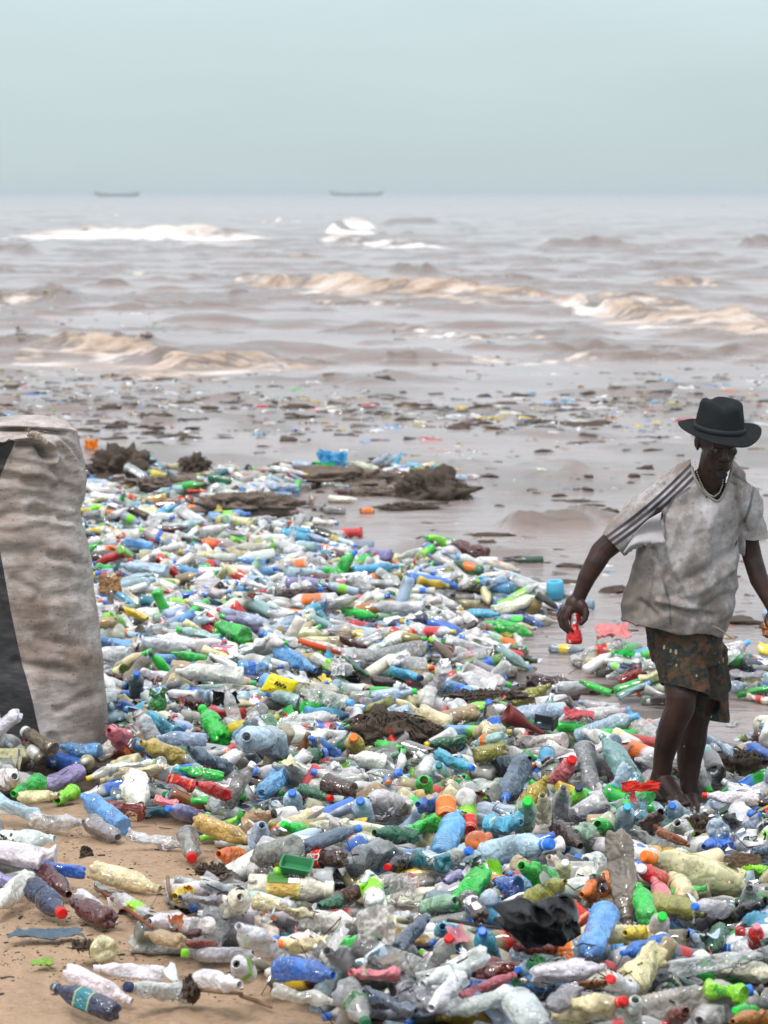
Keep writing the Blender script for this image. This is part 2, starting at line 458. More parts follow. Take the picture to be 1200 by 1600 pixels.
def tube_mesh(name, pts, r, seg=6, close_ends=True):
    pts = [Vector(p) for p in pts]; V = []; n = len(pts)
    rr = r if isinstance(r, (list, tuple, np.ndarray)) else [r] * n
    up = Vector((0, 0, 1))
    prev = None
    for i, p in enumerate(pts):
        t = (pts[min(i + 1, n - 1)] - pts[max(i - 1, 0)]).normalized()
        if prev is None:
            a = t.cross(up)
            if a.length < 0.1: a = t.cross(Vector((0, 1, 0)))
            a.normalize()
        else:
            a = (prev - t * prev.dot(t)).normalized()
        prev = a
        b = t.cross(a)
        for k in range(seg):
            th = 2 * math.pi * k / seg
            V.append(p + (a * math.cos(th) + b * math.sin(th)) * rr[i])
    Fc = [tuple(f) for f in grid_faces(n, seg, True)]
    if close_ends:
        Fc.append(tuple(range(seg))[::-1]); Fc.append(tuple((n - 1) * seg + k for k in range(seg)))
    return mesh_np(name, V, Fc)
def box_mesh(name, c, s, smooth=False):
    V = [(c[0] + a * s[0] / 2, c[1] + b * s[1] / 2, c[2] + d * s[2] / 2) for a in (-1, 1) for b in (-1, 1) for d in (-1, 1)]
    Fc = [(0, 1, 3, 2), (4, 6, 7, 5), (0, 4, 5, 1), (2, 3, 7, 6), (0, 2, 6, 4), (1, 5, 7, 3)]
    return mesh_np(name, V, Fc, smooth)
def sphere_np(nu=16, nv=10):
    V = []; 
    for i in range(nv + 1):
        ph = math.pi * i / nv
        for j in range(nu):
            th = 2 * math.pi * j / nu
            V.append((math.sin(ph) * math.cos(th), math.sin(ph) * math.sin(th), math.cos(ph)))
    return np.array(V), grid_faces(nv + 1, nu, True)[:, ::-1]
def blob_mesh(name, c, r, seed=0, amp=0.25, nu=20, nv=12, freq=1.6):
    V, Fc = sphere_np(nu, nv)
    n = fbm(V[:, 0] * freq + seed * 3.7, V[:, 1] * freq + 9, V[:, 2] * freq + seed, octv=4, seed=seed)
    V = V * (1 + amp * n)[:, None] * np.array(r) + np.array(c)
    return mesh_np(name, V, Fc)

build_ground()
build_sea()
build_boats()
build_haze()
# ================================================================== SACK
def build_sack():
    base = np.array([0, 12.55, 0.0])
    y0 = 12.55
    s = 1 / (F_PX / (y0 * CP + 2 * SP))           # metres per pixel at the sack
    ed = np.array([(650, 76), (655, 98), (662, 114), (675, 122), (700, 127), (722, 132), (750, 137), (775, 135), (795, 129), (820, 129),
                   (850, 138), (880, 143), (920, 147), (960, 152), (1000, 157), (1050, 163), (1100, 166), (1140, 168), (1160, 165), (1176, 156), (1190, 140), (1201, 116), (1208, 84), (1213, 40)], float)
    vs = np.concatenate([np.linspace(650, 690, 40), np.linspace(691.5, 1160, 290), np.linspace(1162, 1212, 26)])
    R = np.interp(vs, ed[:, 0], ed[:, 1])
    cx = np.interp(vs, [650, 700, 900, 1212], [48, -6, -12, -22])
    half = R - cx
    half = np.where(vs < 665, np.maximum(half, 24), half)
    nc = 400
    th = np.linspace(0, 2 * np.pi, nc, endpoint=False)
    TH, VV = np.meshgrid(th, vs)
    cr = np.abs(np.cos(TH)) ** 0.86 * np.sign(np.cos(TH)); sr = np.abs(np.sin(TH)) ** 0.9 * np.sign(np.sin(TH))
    hw = half[:, None] * s
    dep = np.minimum(hw, 0.31) * 0.92 + 0.0 * hw
    z = np.array([at_y(0, v, y0)[2] for v in vs])[:, None] + 0 * TH
    x = (cx[:, None] - 600) * s + hw * cr
    y = y0 + dep * sr
    # lumps from the bottles inside, slumped folds across, wrinkles
    nx, ny = np.cos(TH), np.sin(TH)
    ax, ay, az = x * 1.0, y * 1.0, z
    lump = fbm(ax * 6.0, ay * 6.0, az * 6.5, octv=2, seed=5)
    fold = fbm(ax * 7 + 2.5 * az, ay * 5, az * 12, octv=2, seed=6)
    crease = 1 - np.abs(fbm(ax * 9 + az * 3, ay * 9, az * 17, octv=3, seed=7)) * 2
    mid = sstep(650, 720, VV) * (1 - sstep(1150, 1212, VV))
    up = 1 - sstep(690, 860, VV)
    amp = 0.034 * lump + 0.016 * fold + 0.003 * crease
    low = sstep(900, 1100, VV)
    amp = amp * (1 - 0.25 * low)
    amp = amp + up * 0.022 * fbm(TH * 3.0, VV * 0.03 + TH * 2, seed=12, octv=3)
    frontness = 0.35 + 0.65 * np.clip(-sr * 1.3, 0, 1)
    d = amp * frontness * (0.3 + 0.7 * mid)
    # the deep folds seen in the upper half, as grooves across the cloth (u0, v0, slope, width px, depth m)
    U, Vp, _ = proj(np.stack([x, y, z], -1))
    front = np.clip(-sr * 1.5, 0, 1)
    for (ua, va, ub, vb, w, dp) in [(0, 745, 70, 752, 7, .022), (40, 752, 125, 770, 6, .016), (0, 808, 60, 800, 7, .018), (50, 796, 132, 818, 6, .026), (95, 812, 140, 800, 4, .02),
                                    (0, 862, 90, 868, 9, .020), (80, 868, 142, 886, 6, .018), (20, 905, 60, 925, 6, .012), (60, 935, 130, 925, 7, .012), (25, 1035, 110, 1050, 7, .014),
                                    (60, 1000, 150, 1012, 6, .010), (90, 1110, 160, 1080, 6, .010), (80, 1150, 110, 1190, 5, .012), (10, 720, 90, 735, 6, .012), (88, 700, 128, 740, 4, .012), (98, 690, 130, 728, 3, .009)]:
        L2 = (ub - ua) ** 2 + (vb - va) ** 2
        t = np.clip(((U - ua) * (ub - ua) + (Vp - va) * (vb - va)) / L2, 0, 1)
        dx, dy = U - (ua + t * (ub - ua)), Vp - (va + t * (vb - va)) + 3 * fbm(U * 0.05, Vp * 0.05, seed=33)
        dd = np.hypot(dx, dy)
        sgn = np.where(dy > 0, 1, -1)
        g = -.75 * dp * np.exp(-(dd / w) ** 2) + 0.40 * dp * np.exp(-((dd - w * 2.0) / (w * 1.1)) ** 2)
        d = d + g * front
    def line(pts, w, dp):
        best = np.full(U.shape, 1e9)
        for (ua, va), (ub, vb) in zip(pts[:-1], pts[1:]):
            L2 = (ub - ua) ** 2 + (vb - va) ** 2
            t = np.clip(((U - ua) * (ub - ua) + (Vp - va) * (vb - va)) / L2, 0, 1)
            best = np.minimum(best, np.hypot(U - (ua + t * (ub - ua)), Vp - (va + t * (vb - va))))
        return dp * np.exp(-(best / w) ** 2)
    fr0 = np.clip(-sr * 3, 0, 1)
    d = d + fr0 * line([(-80, 664), (30, 664), (75, 667), (108, 672)], 4.5, .030) - fr0 * line([(-80, 673), (20, 673), (60, 673), (100, 676)], 4, .050)
    d = d + fr0 * line([(-60, 694), (0, 690), (25, 684), (50, 681), (70, 690), (84, 702), (86, 712), (80, 722)], 4.5, .038) - fr0 * line([(30, 694), (55, 694), (70, 702), (78, 710)], 5.5, .055)
    d = d - fr0 * line([(96, 684), (112, 700), (126, 730)], 3, .016) + fr0 * line([(90, 686), (106, 704), (118, 734)], 3.5, .014) - fr0 * line([(84, 730), (96, 752), (110, 760)], 4, .018)
    # the folded mouth: sunken hollow under a hanging roll
    hol = np.exp(-(((U - 72) / 16) ** 2 + ((Vp - 708) / 10) ** 2)) * 0.045 + np.exp(-(((U - 20) / 30) ** 2 + ((Vp - 672) / 6) ** 2)) * 0.05
    d = d - hol * front
    x = x + d * nx; y = y + d * ny
    # stripe coordinate in px right of the dark band's right edge
    re = np.interp(Vp, [650, 690, 705, 722, 740, 780, 830, 870, 950, 1000, 1050, 1100, 1150, 1175, 1212], [24, 24, 18, 10, 2, -9, -7, 2, 16, 27, 38, 50, 63, 70, 74])
    band = (U - re)
    band = np.where(sr < 0.15, band, 500)
    band = np.where(Vp < 687 + 3 * np.sin(U * .3), 500, band)
    V = np.stack([x, y, z], -1).reshape(-1, 3)
    Fc = grid_faces(len(vs), nc, True)
    me = mesh_np('sack_body', V, Fc)
    bm = bmesh.new(); bm.from_mesh(me)
    allv = list(bm.verts)
    for row in (0, len(vs) - 1):
        ring = [allv[row * nc + k] for k in range(nc)]
        c = sum((v.co for v in ring), Vector()) / nc
        if row == 0: c.z += 0.004
        cv = bm.verts.new(c)
        for k in range(nc):
            try: bm.faces.new((ring[k], ring[(k + 1) % nc], cv))
            except ValueError: pass
    bmesh.ops.recalc_face_normals(bm, faces=bm.faces)
    bm.to_mesh(me); bm.free(); me.shade_smooth()
    bandf = np.append(band.ravel(), [500, 500])
    add_attr(me, 'band', bandf)
    zz = np.append(z.ravel(), [0, 0])
    m = NT('woven_sack')
    co = m.coord()
    a = m.attr('band')
    inb = m.math('MULTIPLY', m.math('GREATER_THAN', a, -54), m.math('LESS_THAN', a, 0))
    w1 = m.n('ShaderNodeTexWave', {'Vector': co, 'Scale': 95.0, 'Distortion': 0.6}, bands_direction='Z').outputs[0]
    w2 = m.n('ShaderNodeTexWave', {'Vector': co, 'Scale': 95.0, 'Distortion': 0.6}, bands_direction='X').outputs[0]
    weave = m.math('MULTIPLY', w1, w2)
    big = m.noise(co, 3.0, 6, 0.62)
    streak = m.noise(m.coord(scale=(5, 5, 24)), 3.2, 6, 0.65)
    white = m.mix(m.ramp(big, [(0.3, 0), (0.65, 1)]), (0.22, 0.16, 0.13), (0.62, 0.565, 0.54))
    white = m.mix(m.math('MULTIPLY', m.ramp(streak, [(0.42, 0), (0.70, 1)]), 0.65), white, (0.23, 0.17, 0.13))
    zc = m.n('ShaderNodeSeparateXYZ', {0: co}).outputs['Z']
    brown = m.math('MULTIPLY', m.ramp(m.noise(co, 6.5, 7, 0.7), [(0.43, 0), (0.66, 1)]), m.ramp(zc, [(0.25, 0), (0.52, 1), (0.8, 1), (1.0, 0.4)]))
    white = m.mix(m.math('MULTIPLY', brown, 0.85), white, (0.17, 0.105, 0.065))
    white = m.mix(m.math('MULTIPLY', weave, 0.22), white, (0.20, 0.17, 0.15))
    speck = m.ramp(m.noise(co, 85, 3, 0.6), [(0.655, 0), (0.69, 1)])
    blk = m.mix(weave, (0.018, 0.018, 0.02), (0.085, 0.085, 0.09))
    blk = m.mix(m.math('MULTIPLY', m.ramp(streak, [(0.5, 0), (0.8, 1)]), 0.5), blk, (0.16, 0.14, 0.125))
    c = m.mix(inb, white, blk)
    c = m.mix(speck, c, (0.035, 0.03, 0.025))
    hh = m.math('ADD', m.math('MULTIPLY', weave, 0.12), m.noise(m.coord(scale=(1, 1, 2.4)), 26, 6, 0.65))
    m.pbr(Base_Color=c, Roughness=0.62, Specular_IOR_Level=0.35, Normal=m.bump(hh, 0.38, 0.010))
    root = empty('woven_sack', ((-10 - 600) * s, y0, float(z.min())), label='tall bulging woven sack, dirty white with a dark stripe, tied shut on the sand', category='sack')
    inv = Matrix.Translation(-root.location)
    o = obj('sack_body', me, m.m, root); o.matrix_parent_inverse = inv
    # twisted, folded-over mouth
    m2 = NT('sack_mouth_cloth')
    co = m2.coord()
    n1 = m2.noise(co, 30, 6, 0.7)
    m2.pbr(Base_Color=m2.mix(n1, (0.30, 0.22, 0.16), (0.60, 0.53, 0.47)), Roughness=0.7, Normal=m2.bump(m2.noise(m2.coord(scale=(1, 1, 3)), 60, 5), 0.6, 0.006))
    yf = y0 - 0.29
    def path(pp, r, name, seg=14):
        pts = []; rr = []
        for i in range(len(pp) - 1):
            for t in np.linspace(0, 1, 9)[:-1]:
                a, b = pp[i], pp[i + 1]
                u, v, dd = a[0] + (b[0] - a[0]) * t, a[1] + (b[1] - a[1]) * t, a[2] + (b[2] - a[2]) * t
                pts.append(at_y(u, v, yf + dd)); rr.append((a[3] + (b[3] - a[3]) * t) * s * (1 + 0.10 * math.sin(len(pts) * 1.3) + 0.1 * math.sin(len(pts) * .53)))
        me = tube_mesh(name, pts, rr, seg)
        co = np.array([v.co for v in me.vertices])
        n = fbm(co[:, 0] * 40, co[:, 1] * 40, co[:, 2] * 70, octv=3, seed=14)
        for v, k in zip(me.vertices, n): v.co.z += 0.004 * k; v.co.y += 0.006 * k
        o = obj(name, me, m2.m, root); o.matrix_parent_inverse = inv
        return o
    path([(44, 680, -.02, 3.5), (52, 678, -.03, 5.5), (60, 682, -.035, 5.5), (68, 688, -.03, 4), (74, 694, -.02, 2.5)], 0, 'twisted_tie')
    # frayed threads at the tie
    bm = bmesh.new()
    for i in range(26):
        u0, v0 = 42 + rnd.random() * 26, 676 + rnd.random() * 8
        a = rnd.uniform(-2.8, -0.2); l = rnd.uniform(5, 13)
        p0 = at_y(u0, v0, yf - .04); p1 = at_y(u0 + math.cos(a) * l * .6, v0 + math.sin(a) * l * .6, yf - .06); p2 = at_y(u0 + math.cos(a + .5) * l, v0 + math.sin(a + .5) * l * .8, yf - .06)
        t = tube_mesh('frayed_threads', [p0, p1, p2], 0.0009, 3); bm.from_mesh(t)
    me = bpy.data.meshes.new('frayed_threads'); bm.to_mesh(me); bm.free()
    o = obj('frayed_threads', me, m2.m, root, kind='stuff'); o.matrix_parent_inverse = inv

# ================================================================== PERSON
DG = None
def remesh_np(bm, voxel, smooth_it=6, smooth_f=0.5):
    me = bpy.data.meshes.new('tmp'); bm.to_mesh(me); bm.free()
    o = bpy.data.objects.new('tmp', me); COL.objects.link(o)
    r = o.modifiers.new('r', 'REMESH'); r.mode = 'VOXEL'; r.voxel_size = voxel; r.adaptivity = 0
    if smooth_it:
        sm = o.modifiers.new('s', 'SMOOTH'); sm.iterations = smooth_it; sm.factor = smooth_f
    dg = bpy.context.evaluated_depsgraph_get()
    res = bpy.data.meshes.new_from_object(o.evaluated_get(dg))
    bpy.data.objects.remove(o); bpy.data.meshes.remove(me)
    return res
def bm_capsule(bm, p1, r1, p2, r2, seg=14, sq=1.0):
    p1, p2 = Vector(p1), Vector(p2)
    d = p2 - p1; L = d.length
    q = d.to_track_quat('Z', 'Y') if L > 1e-6 else Quaternion()
    rings = []
    for i in range(5):
        a = -math.pi / 2 + i * math.pi / 8 * 0.999
        rings.append((math.sin(a) * r1, math.cos(a) * r1))
    rings.append((0.0, r1)); 
    rings.append((L, r2))
    for i in range(1, 5):
        a = i * math.pi / 8
        rings.append((L + math.sin(a) * r2, max(math.cos(a) * r2, 1e-4)))
    prev = None; first = None
    for z, r in rings:
        ring = [bm.verts.new(p1 + q @ Vector((math.cos(t) * r, math.sin(t) * r * sq, z))) for t in [2 * math.pi * k / seg for k in range(seg)]]
        if prev:
            for k in range(seg): bm.faces.new((prev[k], prev[(k + 1) % seg], ring[(k + 1) % seg], ring[k]))
        else: first = ring
        prev = ring
    bm.faces.new(first[::-1]); bm.faces.new(prev)
def bm_ell(bm, c, r, rot=None):
    V, Fc = sphere_np(18, 12)
    M = rot if rot is not None else Matrix.Identity(3)
    vs = [bm.verts.new(Vector(c) + M @ Vector((v[0] * r[0], v[1] * r[1], v[2] * r[2]))) for v in V]
    for f in Fc:
        try: bm.faces.new([vs[i] for i in f])
        except ValueError: pass
def bm_chain(bm, pts):
    for (a, ra), (b, rb) in zip(pts[:-1], pts[1:]): bm_capsule(bm, a, ra, b, rb)
def bm_loft(bm, rings):
    """rings: list of (centre, half-width vector, half-depth vector); closed solid"""
    prev = None; n = 28
    for i, (c, hx, hy) in enumerate(rings):
        ring = []
        for k in range(n):
            t = 2 * math.pi * k / n
            ring.append(bm.verts.new(Vector(c) + Vector(hx) * math.cos(t) + Vector(hy) * math.sin(t)))
        if prev:
            for k in range(n): bm.faces.new((prev[k], prev[(k + 1) % n], ring[(k + 1) % n], ring[k]))
        else: bm.faces.new(ring[::-1])
        prev = ring
    bm.faces.new(prev)
def me_arrays(me):
    co = np.empty(len(me.vertices) * 3, np.float32); me.vertices.foreach_get('co', co)
    no = np.empty(len(me.vertices) * 3, np.float32); me.vertices.foreach_get('normal', no)
    return co.reshape(-1, 3).astype(float), no.reshape(-1, 3).astype(float)

def build_person():
    r = ray(1088, 1272); 
    t = 1.0
    for _ in range(60):
        t = (H - float(ground_z(np.array(r[0] * t), np.array(r[1] * t)))) / -r[2]
    D = r[1] * t + 0.03
    m_px = (D * CP + 1.6 * SP) / F_PX
    def P(u, v, d=0.0): return Vector(at_y(u, v, D + d))
    foot = P(1085, 1262, 0)
    root = empty('person', foot, label='man in a black hat, dirty white shirt and camouflage shorts wading through the bottles', category='person')
    inv = Matrix.Translation(-root.location)
    def part(name, me, mat, **kw):
        o = obj(name, me, mat, root, **kw); o.matrix_parent_inverse = inv; return o
    skin = NT('dark_skin')
    co = skin.coord()
    n1 = skin.noise(co, 9, 5); n2 = skin.noise(co, 160, 4)
    base = skin.mix(skin.ramp(n1, [(0.35, 0), (0.7, 1)]), (0.020, 0.0078, 0.0058), (0.060, 0.024, 0.016))
    fl = skin.attr('fleck')
    fn = skin.n('ShaderNodeTexVoronoi', {'Vector': skin.coord(scale=(1, 1, 0.42)), 'Scale': 62.0}).outputs['Distance']
    sp = skin.math('MULTIPLY', skin.math('LESS_THAN', fn, 0.20), skin.math('GREATER_THAN', skin.noise(co, 26, 2), 0.60))
    base = skin.mix(skin.math('MULTIPLY', sp, fl), base, (0.55, 0.42, 0.36))
    skin.pbr(Base_Color=base, Roughness=0.42, Specular_IOR_Level=0.30, Normal=skin.bump(n2, 0.25, 0.003), Subsurface_Weight=0.05, Subsurface_Radius=(.01, .004, .002))
    # ---- body, one continuous surface
    bm = bmesh.new()
    HC = P(1121, 693, -0.27)
    chest = P(1098, 830, -0.10); belly = P(1085, 905, -0.05); pelvis = P(1072, 990, 0.0)
    bm_ell(bm, chest, (0.145, 0.085, 0.18)); bm_ell(bm, belly, (0.13, 0.08, 0.16)); bm_ell(bm, pelvis, (0.155, 0.115, 0.13))
    bm_chain(bm, [(P(1104, 778, -.13), .062), (P(1112, 742, -.19), .058), (P(1117, 712, -.23), .056)])
    bm_chain(bm, [(P(1100, 768, -.11), .06), (P(1052, 768, -.11), .055)])
    bm_chain(bm, [(P(1110, 770, -.11), .06), (P(1155, 780, -.09), .05)])
    bm_chain(bm, [(P(1085, 757, -.13), .04), (P(1104, 740, -.15), .04)])
    bm_capsule(bm, P(1104, 776, -.215), .012, P(1085, 770, -.20), .01)
    bm_capsule(bm, P(1118, 776, -.215), .012, P(1138, 766, -.19), .01)
    # right arm (at the viewer's left)
    bm_chain(bm, [(P(1056, 764, -.11), .058), (P(1020, 800, -.12), .056), (P(962, 842, -.13), .050), (P(940, 862, -.13), .046), (P(930, 880, -.145), .042), (P(917, 902, -.15), .036), (P(909, 922, -.15), .030), (P(904, 934, -.15), .029)])
    # palm
    M = Matrix.Rotation(math.radians(-14), 3, 'Y')
    bm_ell(bm, P(898, 946, -.15), (.040, .036, .044), M)
    bm_ell(bm, P(890, 952, -.15), (.032, .040, .024), M)
    bm_ell(bm, P(910, 950, -.17), (.024, .026, .034), M)
    for k, (du, dv, dd, ln) in enumerate([(6, 2, -.040, 1.0), (1, 2, -.016, 1.12), (-3, 1, .008, 1.05), (-5, -2, .030, .85)]):
        b = (884 + du, 953 + dv)
        bm_chain(bm, [(P(b[0], b[1], -.15 + dd), .0115), (P(b[0] - 6, b[1] + 11 * ln, -.152 + dd), .0105), (P(b[0] - 4, b[1] + 23 * ln, -.158 + dd), .0095), (P(b[0] + 4, b[1] + 30 * ln, -.165 + dd), .0085)])
    bm_chain(bm, [(P(912, 946, -.175), .014), (P(916, 957, -.19), .0135), (P(914, 967, -.20), .012), (P(908, 974, -.205), .0105)])
    # left arm (at the viewer's right)
    bm_chain(bm, [(P(1160, 780, -.08), .052), (P(1168, 815, -.07), .046), (P(1171, 850, -.06), .041), (P(1176, 872, -.06), .040), (P(1186, 905, -.09), .038), (P(1199, 932, -.12), .031), (P(1206, 947, -.13), .027)])
    bm_ell(bm, P(1210, 962, -.13), (.030, .038, .042))
    for k, (du, dd, ln) in enumerate([(-2, -.045, 1.0), (0, -.020, 1.1), (2, .004, 1.05), (4, .026, .9)]):
        bm_chain(bm, [(P(1213 + du, 970, -.13 + dd), .0115), (P(1220 + du, 980, -.132 + dd), .0105), (P(1218 + du, 991 * 1.0, -.14 + dd), .0095), (P(1210 + du, 997, -.15 + dd), .0085)])
    bm_chain(bm, [(P(1201, 962, -.16), .013), (P(1198, 970, -.18), .012), (P(1200, 977, -.195), .0105)])
    # legs
    bm_chain(bm, [(P(1055, 1005, -.02), .098), (P(1064, 1050, -.08), .076), (P(1064, 1088, -.13), .062), (P(1063, 1105, -.13), .060), (P(1050, 1135, -.11), .056), (P(1042, 1160, -.09), .050), (P(1036, 1188, -.07), .041), (P(1034, 1208, -.06), .039)])
    bm_chain(bm, [(P(1033, 1210, -.06), .040), (P(1028, 1222, -.03), .036)])
    bm_chain(bm, [(P(1034, 1218, -.06), .040), (P(1046, 1234, -.11), .040), (P(1058, 1250, -.17), .036)])
    for k in range(5):
        bm_chain(bm, [(P(1047 + k * 5, 1250 - k * 0.6, -.175), .016 if k < 4 else .019), (P(1052 + k * 5.5, 1259 - k * .8, -.215), .0125 if k < 4 else .016)])
    bm_chain(bm, [(P(1094, 1010, .03), .098), (P(1098, 1060, .05), .080), (P(1090, 1108, .06), .062), (P(1084, 1130, .075), .059), (P(1080, 1160, .085), .061), (P(1077, 1190, .085), .050), (P(1077, 1222, .07), .038), (P(1078, 1238, .06), .036)])
    bm_chain(bm, [(P(1077, 1242, .07), .035), (P(1081, 1255, .02), .034), (P(1086, 1267, -.04), .030)])
    bm_ell(bm, P(1076, 1249, .09), (.032, .04, .03))
    for k in range(5):
        bm_chain(bm, [(P(1078 + k * 4.6, 1266 + k * .7, -.045), .014 if k > 0 else .017), (P(1080 + k * 5, 1273 + k * .8, -.085), .0115 if k > 0 else .0145)])
    # ---- head, in its own frame
    Rh = Matrix.Rotation(math.radians(11), 3, 'Z') @ Matrix.Rotation(math.radians(19), 3, 'X') @ Matrix.Rotation(math.radians(-4), 3, 'Y')
    def Hd(x, y, z): return HC + Rh @ Vector((x, y, z))
    def hell(c, rr): bm_ell(bm, Hd(*c), rr, Rh)
    hell((0, .012, .035), (.077, .097, .098)); hell((0, -.030, -.015), (.066, .062, .078)); hell((0, -.036, -.066), (.050, .052, .050))
    hell((0, -.078, -.098), (.022, .018, .017)); hell((.042, -.058, -.012), (.022, .022, .019)); hell((-.042, -.058, -.012), (.022, .022, .019))
    bm_capsule(bm, Hd(-.036, -.083, .034), .012, Hd(-.008, -.093, .032), .011); bm_capsule(bm, Hd(.036, -.083, .034), .012, Hd(.008, -.093, .032), .011)
    bm_capsule(bm, Hd(0, -.090, .022), .009, Hd(0, -.110, -.016), .0135)
    hell((.015, -.099, -.020), (.011, .012, .009)); hell((-.015, -.099, -.020), (.011, .012, .009))
    hell((0, -.086, -.045), (.028, .018, .020))
    bm_capsule(bm, Hd(-.021, -.090, -.049), .0058, Hd(.021, -.090, -.049), .0058); bm_capsule(bm, Hd(0, -.100, -.047), .0065, Hd(0, -.099, -.0475), .0065)
    bm_capsule(bm, Hd(-.017, -.089, -.063), .0070, Hd(.017, -.089, -.063), .0070); bm_capsule(bm, Hd(-.006, -.097, -.062), .0070, Hd(.006, -.097, -.062), .0070)
    for sx in (-1, 1):
        hell((sx * .077, .012, .002), (.008, .018, .031)); hell((sx * .083, .019, .006), (.006, .013, .024))
        hell((sx * .031, -.078, .012), (.017, .013, .012))
    me = remesh_np(bm, 0.0034, 5, 0.5)
    co_, no_ = me_arrays(me)
    u_, v_, _ = proj(co_)
    mus = 0.0022 * fbm(co_[:, 0] * 14, co_[:, 1] * 14, co_[:, 2] * 9, octv=3, seed=4) * (v_ > 745)
    co_ = co_ + no_ * mus[:, None]
    me.vertices.foreach_set('co', co_.astype(np.float32).ravel())
    me.shade_smooth()
    fleck = ((v_ > 1120) & (v_ < 1235) & (u_ > 1056) & (co_[:, 1] > D + 0.0)).astype(float) + 0.0
    add_attr(me, 'fleck', fleck)
    part('body', me, skin.m)
    # eyes, hair, beard
    eyem = simple_mat('eye_white', (0.10, 0.07, 0.06), 0.35, 0.1)
    irm = simple_mat('eye_iris', (0.012, 0.008, 0.006), 0.15, 0.1)
    for sx in (-1, 1):
        V, Fc = sphere_np(14, 9)
        c = np.array(Hd(sx * .031, -.0835, .0115))
        e = part('eye', mesh_np('eye', V * 0.0105 + c, Fc), eyem)
        c = np.array(Hd(sx * .031 + .002, -.0925, .008))
        i_ = obj('iris', mesh_np('iris', V * 0.0048 + c, Fc), irm, e)
        i_.matrix_parent_inverse = Matrix.Identity(4)
    hairm = NT('short_black_hair'); hn = hairm.noise(hairm.coord(), 420, 4, 0.8)
    hairm.pbr(Base_Color=hairm.mix(hn, (0.006, 0.005, 0.005), (0.03, 0.026, 0.024)), Roughness=0.9, Normal=hairm.bump(hn, 1.0, 0.006))
    bm = bmesh.new()
    bm_ell(bm, Hd(0, .017, .038), (.0795, .096, .096), Rh)
    bmesh.ops.bisect_plane(bm, geom=bm.verts[:] + bm.edges[:] + bm.faces[:], plane_co=Hd(0, -.02, .045), plane_no=Rh @ Vector((0, -1, -.55)), clear_outer=True)
    me = bpy.data.meshes.new('hair'); bm.to_mesh(me); bm.free(); me.shade_smooth()
    part('hair', me, hairm.m)
    bm = bmesh.new()
    bm_ell(bm, Hd(0, -.081, -.099), (.022, .016, .017), Rh)
    bm_capsule(bm, Hd(-.022, -.092, -.037), .0042, Hd(-.004, -.102, -.035), .0045); bm_capsule(bm, Hd(.022, -.092, -.037), .0042, Hd(.004, -.102, -.035), .0045)
    me = remesh_np(bm, 0.0022, 3)
    c_, n_ = me_arrays(me); c_ = c_ + n_ * (0.0012 * vnoise(c_[:, 0] * 500, c_[:, 1] * 500, c_[:, 2] * 500, seed=3))[:, None]
    me.vertices.foreach_set('co', c_.astype(np.float32).ravel()); me.shade_smooth()
    part('beard', me, hairm.m)
    # ---- hat
    felt = NT('charcoal_felt'); fn = felt.noise(felt.coord(), 260, 5, 0.7)
    felt.pbr(Base_Color=felt.mix(felt.noise(felt.coord(), 22, 4), (0.007, 0.009, 0.010), (0.020, 0.023, 0.025)), Roughness=0.9, Specular_IOR_Level=0.12, Normal=felt.bump(fn, 0.6, 0.003))
    Rt = Matrix.Rotation(math.radians(12), 3, 'Z') @ Matrix.Rotation(math.radians(9), 3, 'X') @ Matrix.Rotation(math.radians(3), 3, 'Y')
    HT = P(1124, 672, -0.265)
    nC = 72; rows = []
    th = np.linspace(0, 2 * np.pi, nC, endpoint=False)
    prof = [(0.0, .099, .112), (.012, .0975, .111), (.03, .095, .109), (.06, .091, .105), (.09, .087, .101), (.112, .084, .098), (.124, .079, .093), (.131, .070, .084), (.133, .056, .070), (.130, .038, .050), (.126, .018, .026), (.125, .002, .003)]
    for z, a, b in prof:
        z = z * .90
        x = a * np.cos(th); y = b * np.sin(th)
        zz = np.full(nC, z)
        top = sstep(.07, .13, z)
        zz = zz - top * (.015 * np.exp(-((x + .022) / .022) ** 2) * (0.6 + 0.4 * np.sin(th * 0 + 1)) + .010 * np.clip(-y / .1, 0, 1))
        pin = sstep(.03, .11, z) * np.exp(-((y + .055) / .03) ** 2) * .016
        x = x - np.sign(x) * pin * np.abs(np.cos(th))
        x = x + .003 * fbm(th * 2, zz * 20, seed=77); 
        rows.append(np.stack([x, y, zz], -1))
    Vc = np.concatenate(rows); Vc = Vc @ np.array(Rt).T + np.array(HT)
    part('hat_crown', mesh_np('hat_crown', Vc, grid_faces(len(prof), nC, True)), felt.m)
    rows = []
    nb = 12
    for side in (0, 1):
        for i in range(nb):
            t = i / (nb - 1); t2 = t if side == 0 else 1 - t
            a = .096 + (.164 - .096) * t2; b = .109 + (.166 - .109) * t2
            x = a * np.cos(th); y = b * np.sin(th)
            side_up = np.abs(np.cos(th)) ** 3
            z = t2 ** 2 * (.020 * side_up * np.where(np.cos(th) > 0, 1.25, .95) - .020 * np.clip(-np.sin(th), 0, 1) ** 1.5 + .010 * np.clip(np.sin(th), 0, 1)) + .003 * np.sin(th * 3 + 1) * t2
            z = z - t2 * .006 + t2 ** 3 * .006 * fbm(th * 1.6, th * 0, seed=78)
            z = z - (0.0035 if side else 0)
            rows.append(np.stack([x, y, z], -1))
    Vb = np.concatenate(rows); Vb = Vb @ np.array(Rt).T + np.array(HT)
    part('hat_brim', mesh_np('hat_brim', Vb, grid_faces(2 * nb, nC, True)), felt.m)
    rows = [np.stack([(.0995 + e1) * np.cos(th), (.1125 + e1) * np.sin(th), np.full(nC, z)], -1) for z, e1 in ((.003, .0005), (.004, .002), (.022, .0005), (.0225, -.002))]
    Vh = np.concatenate(rows) @ np.array(Rt).T + np.array(HT)
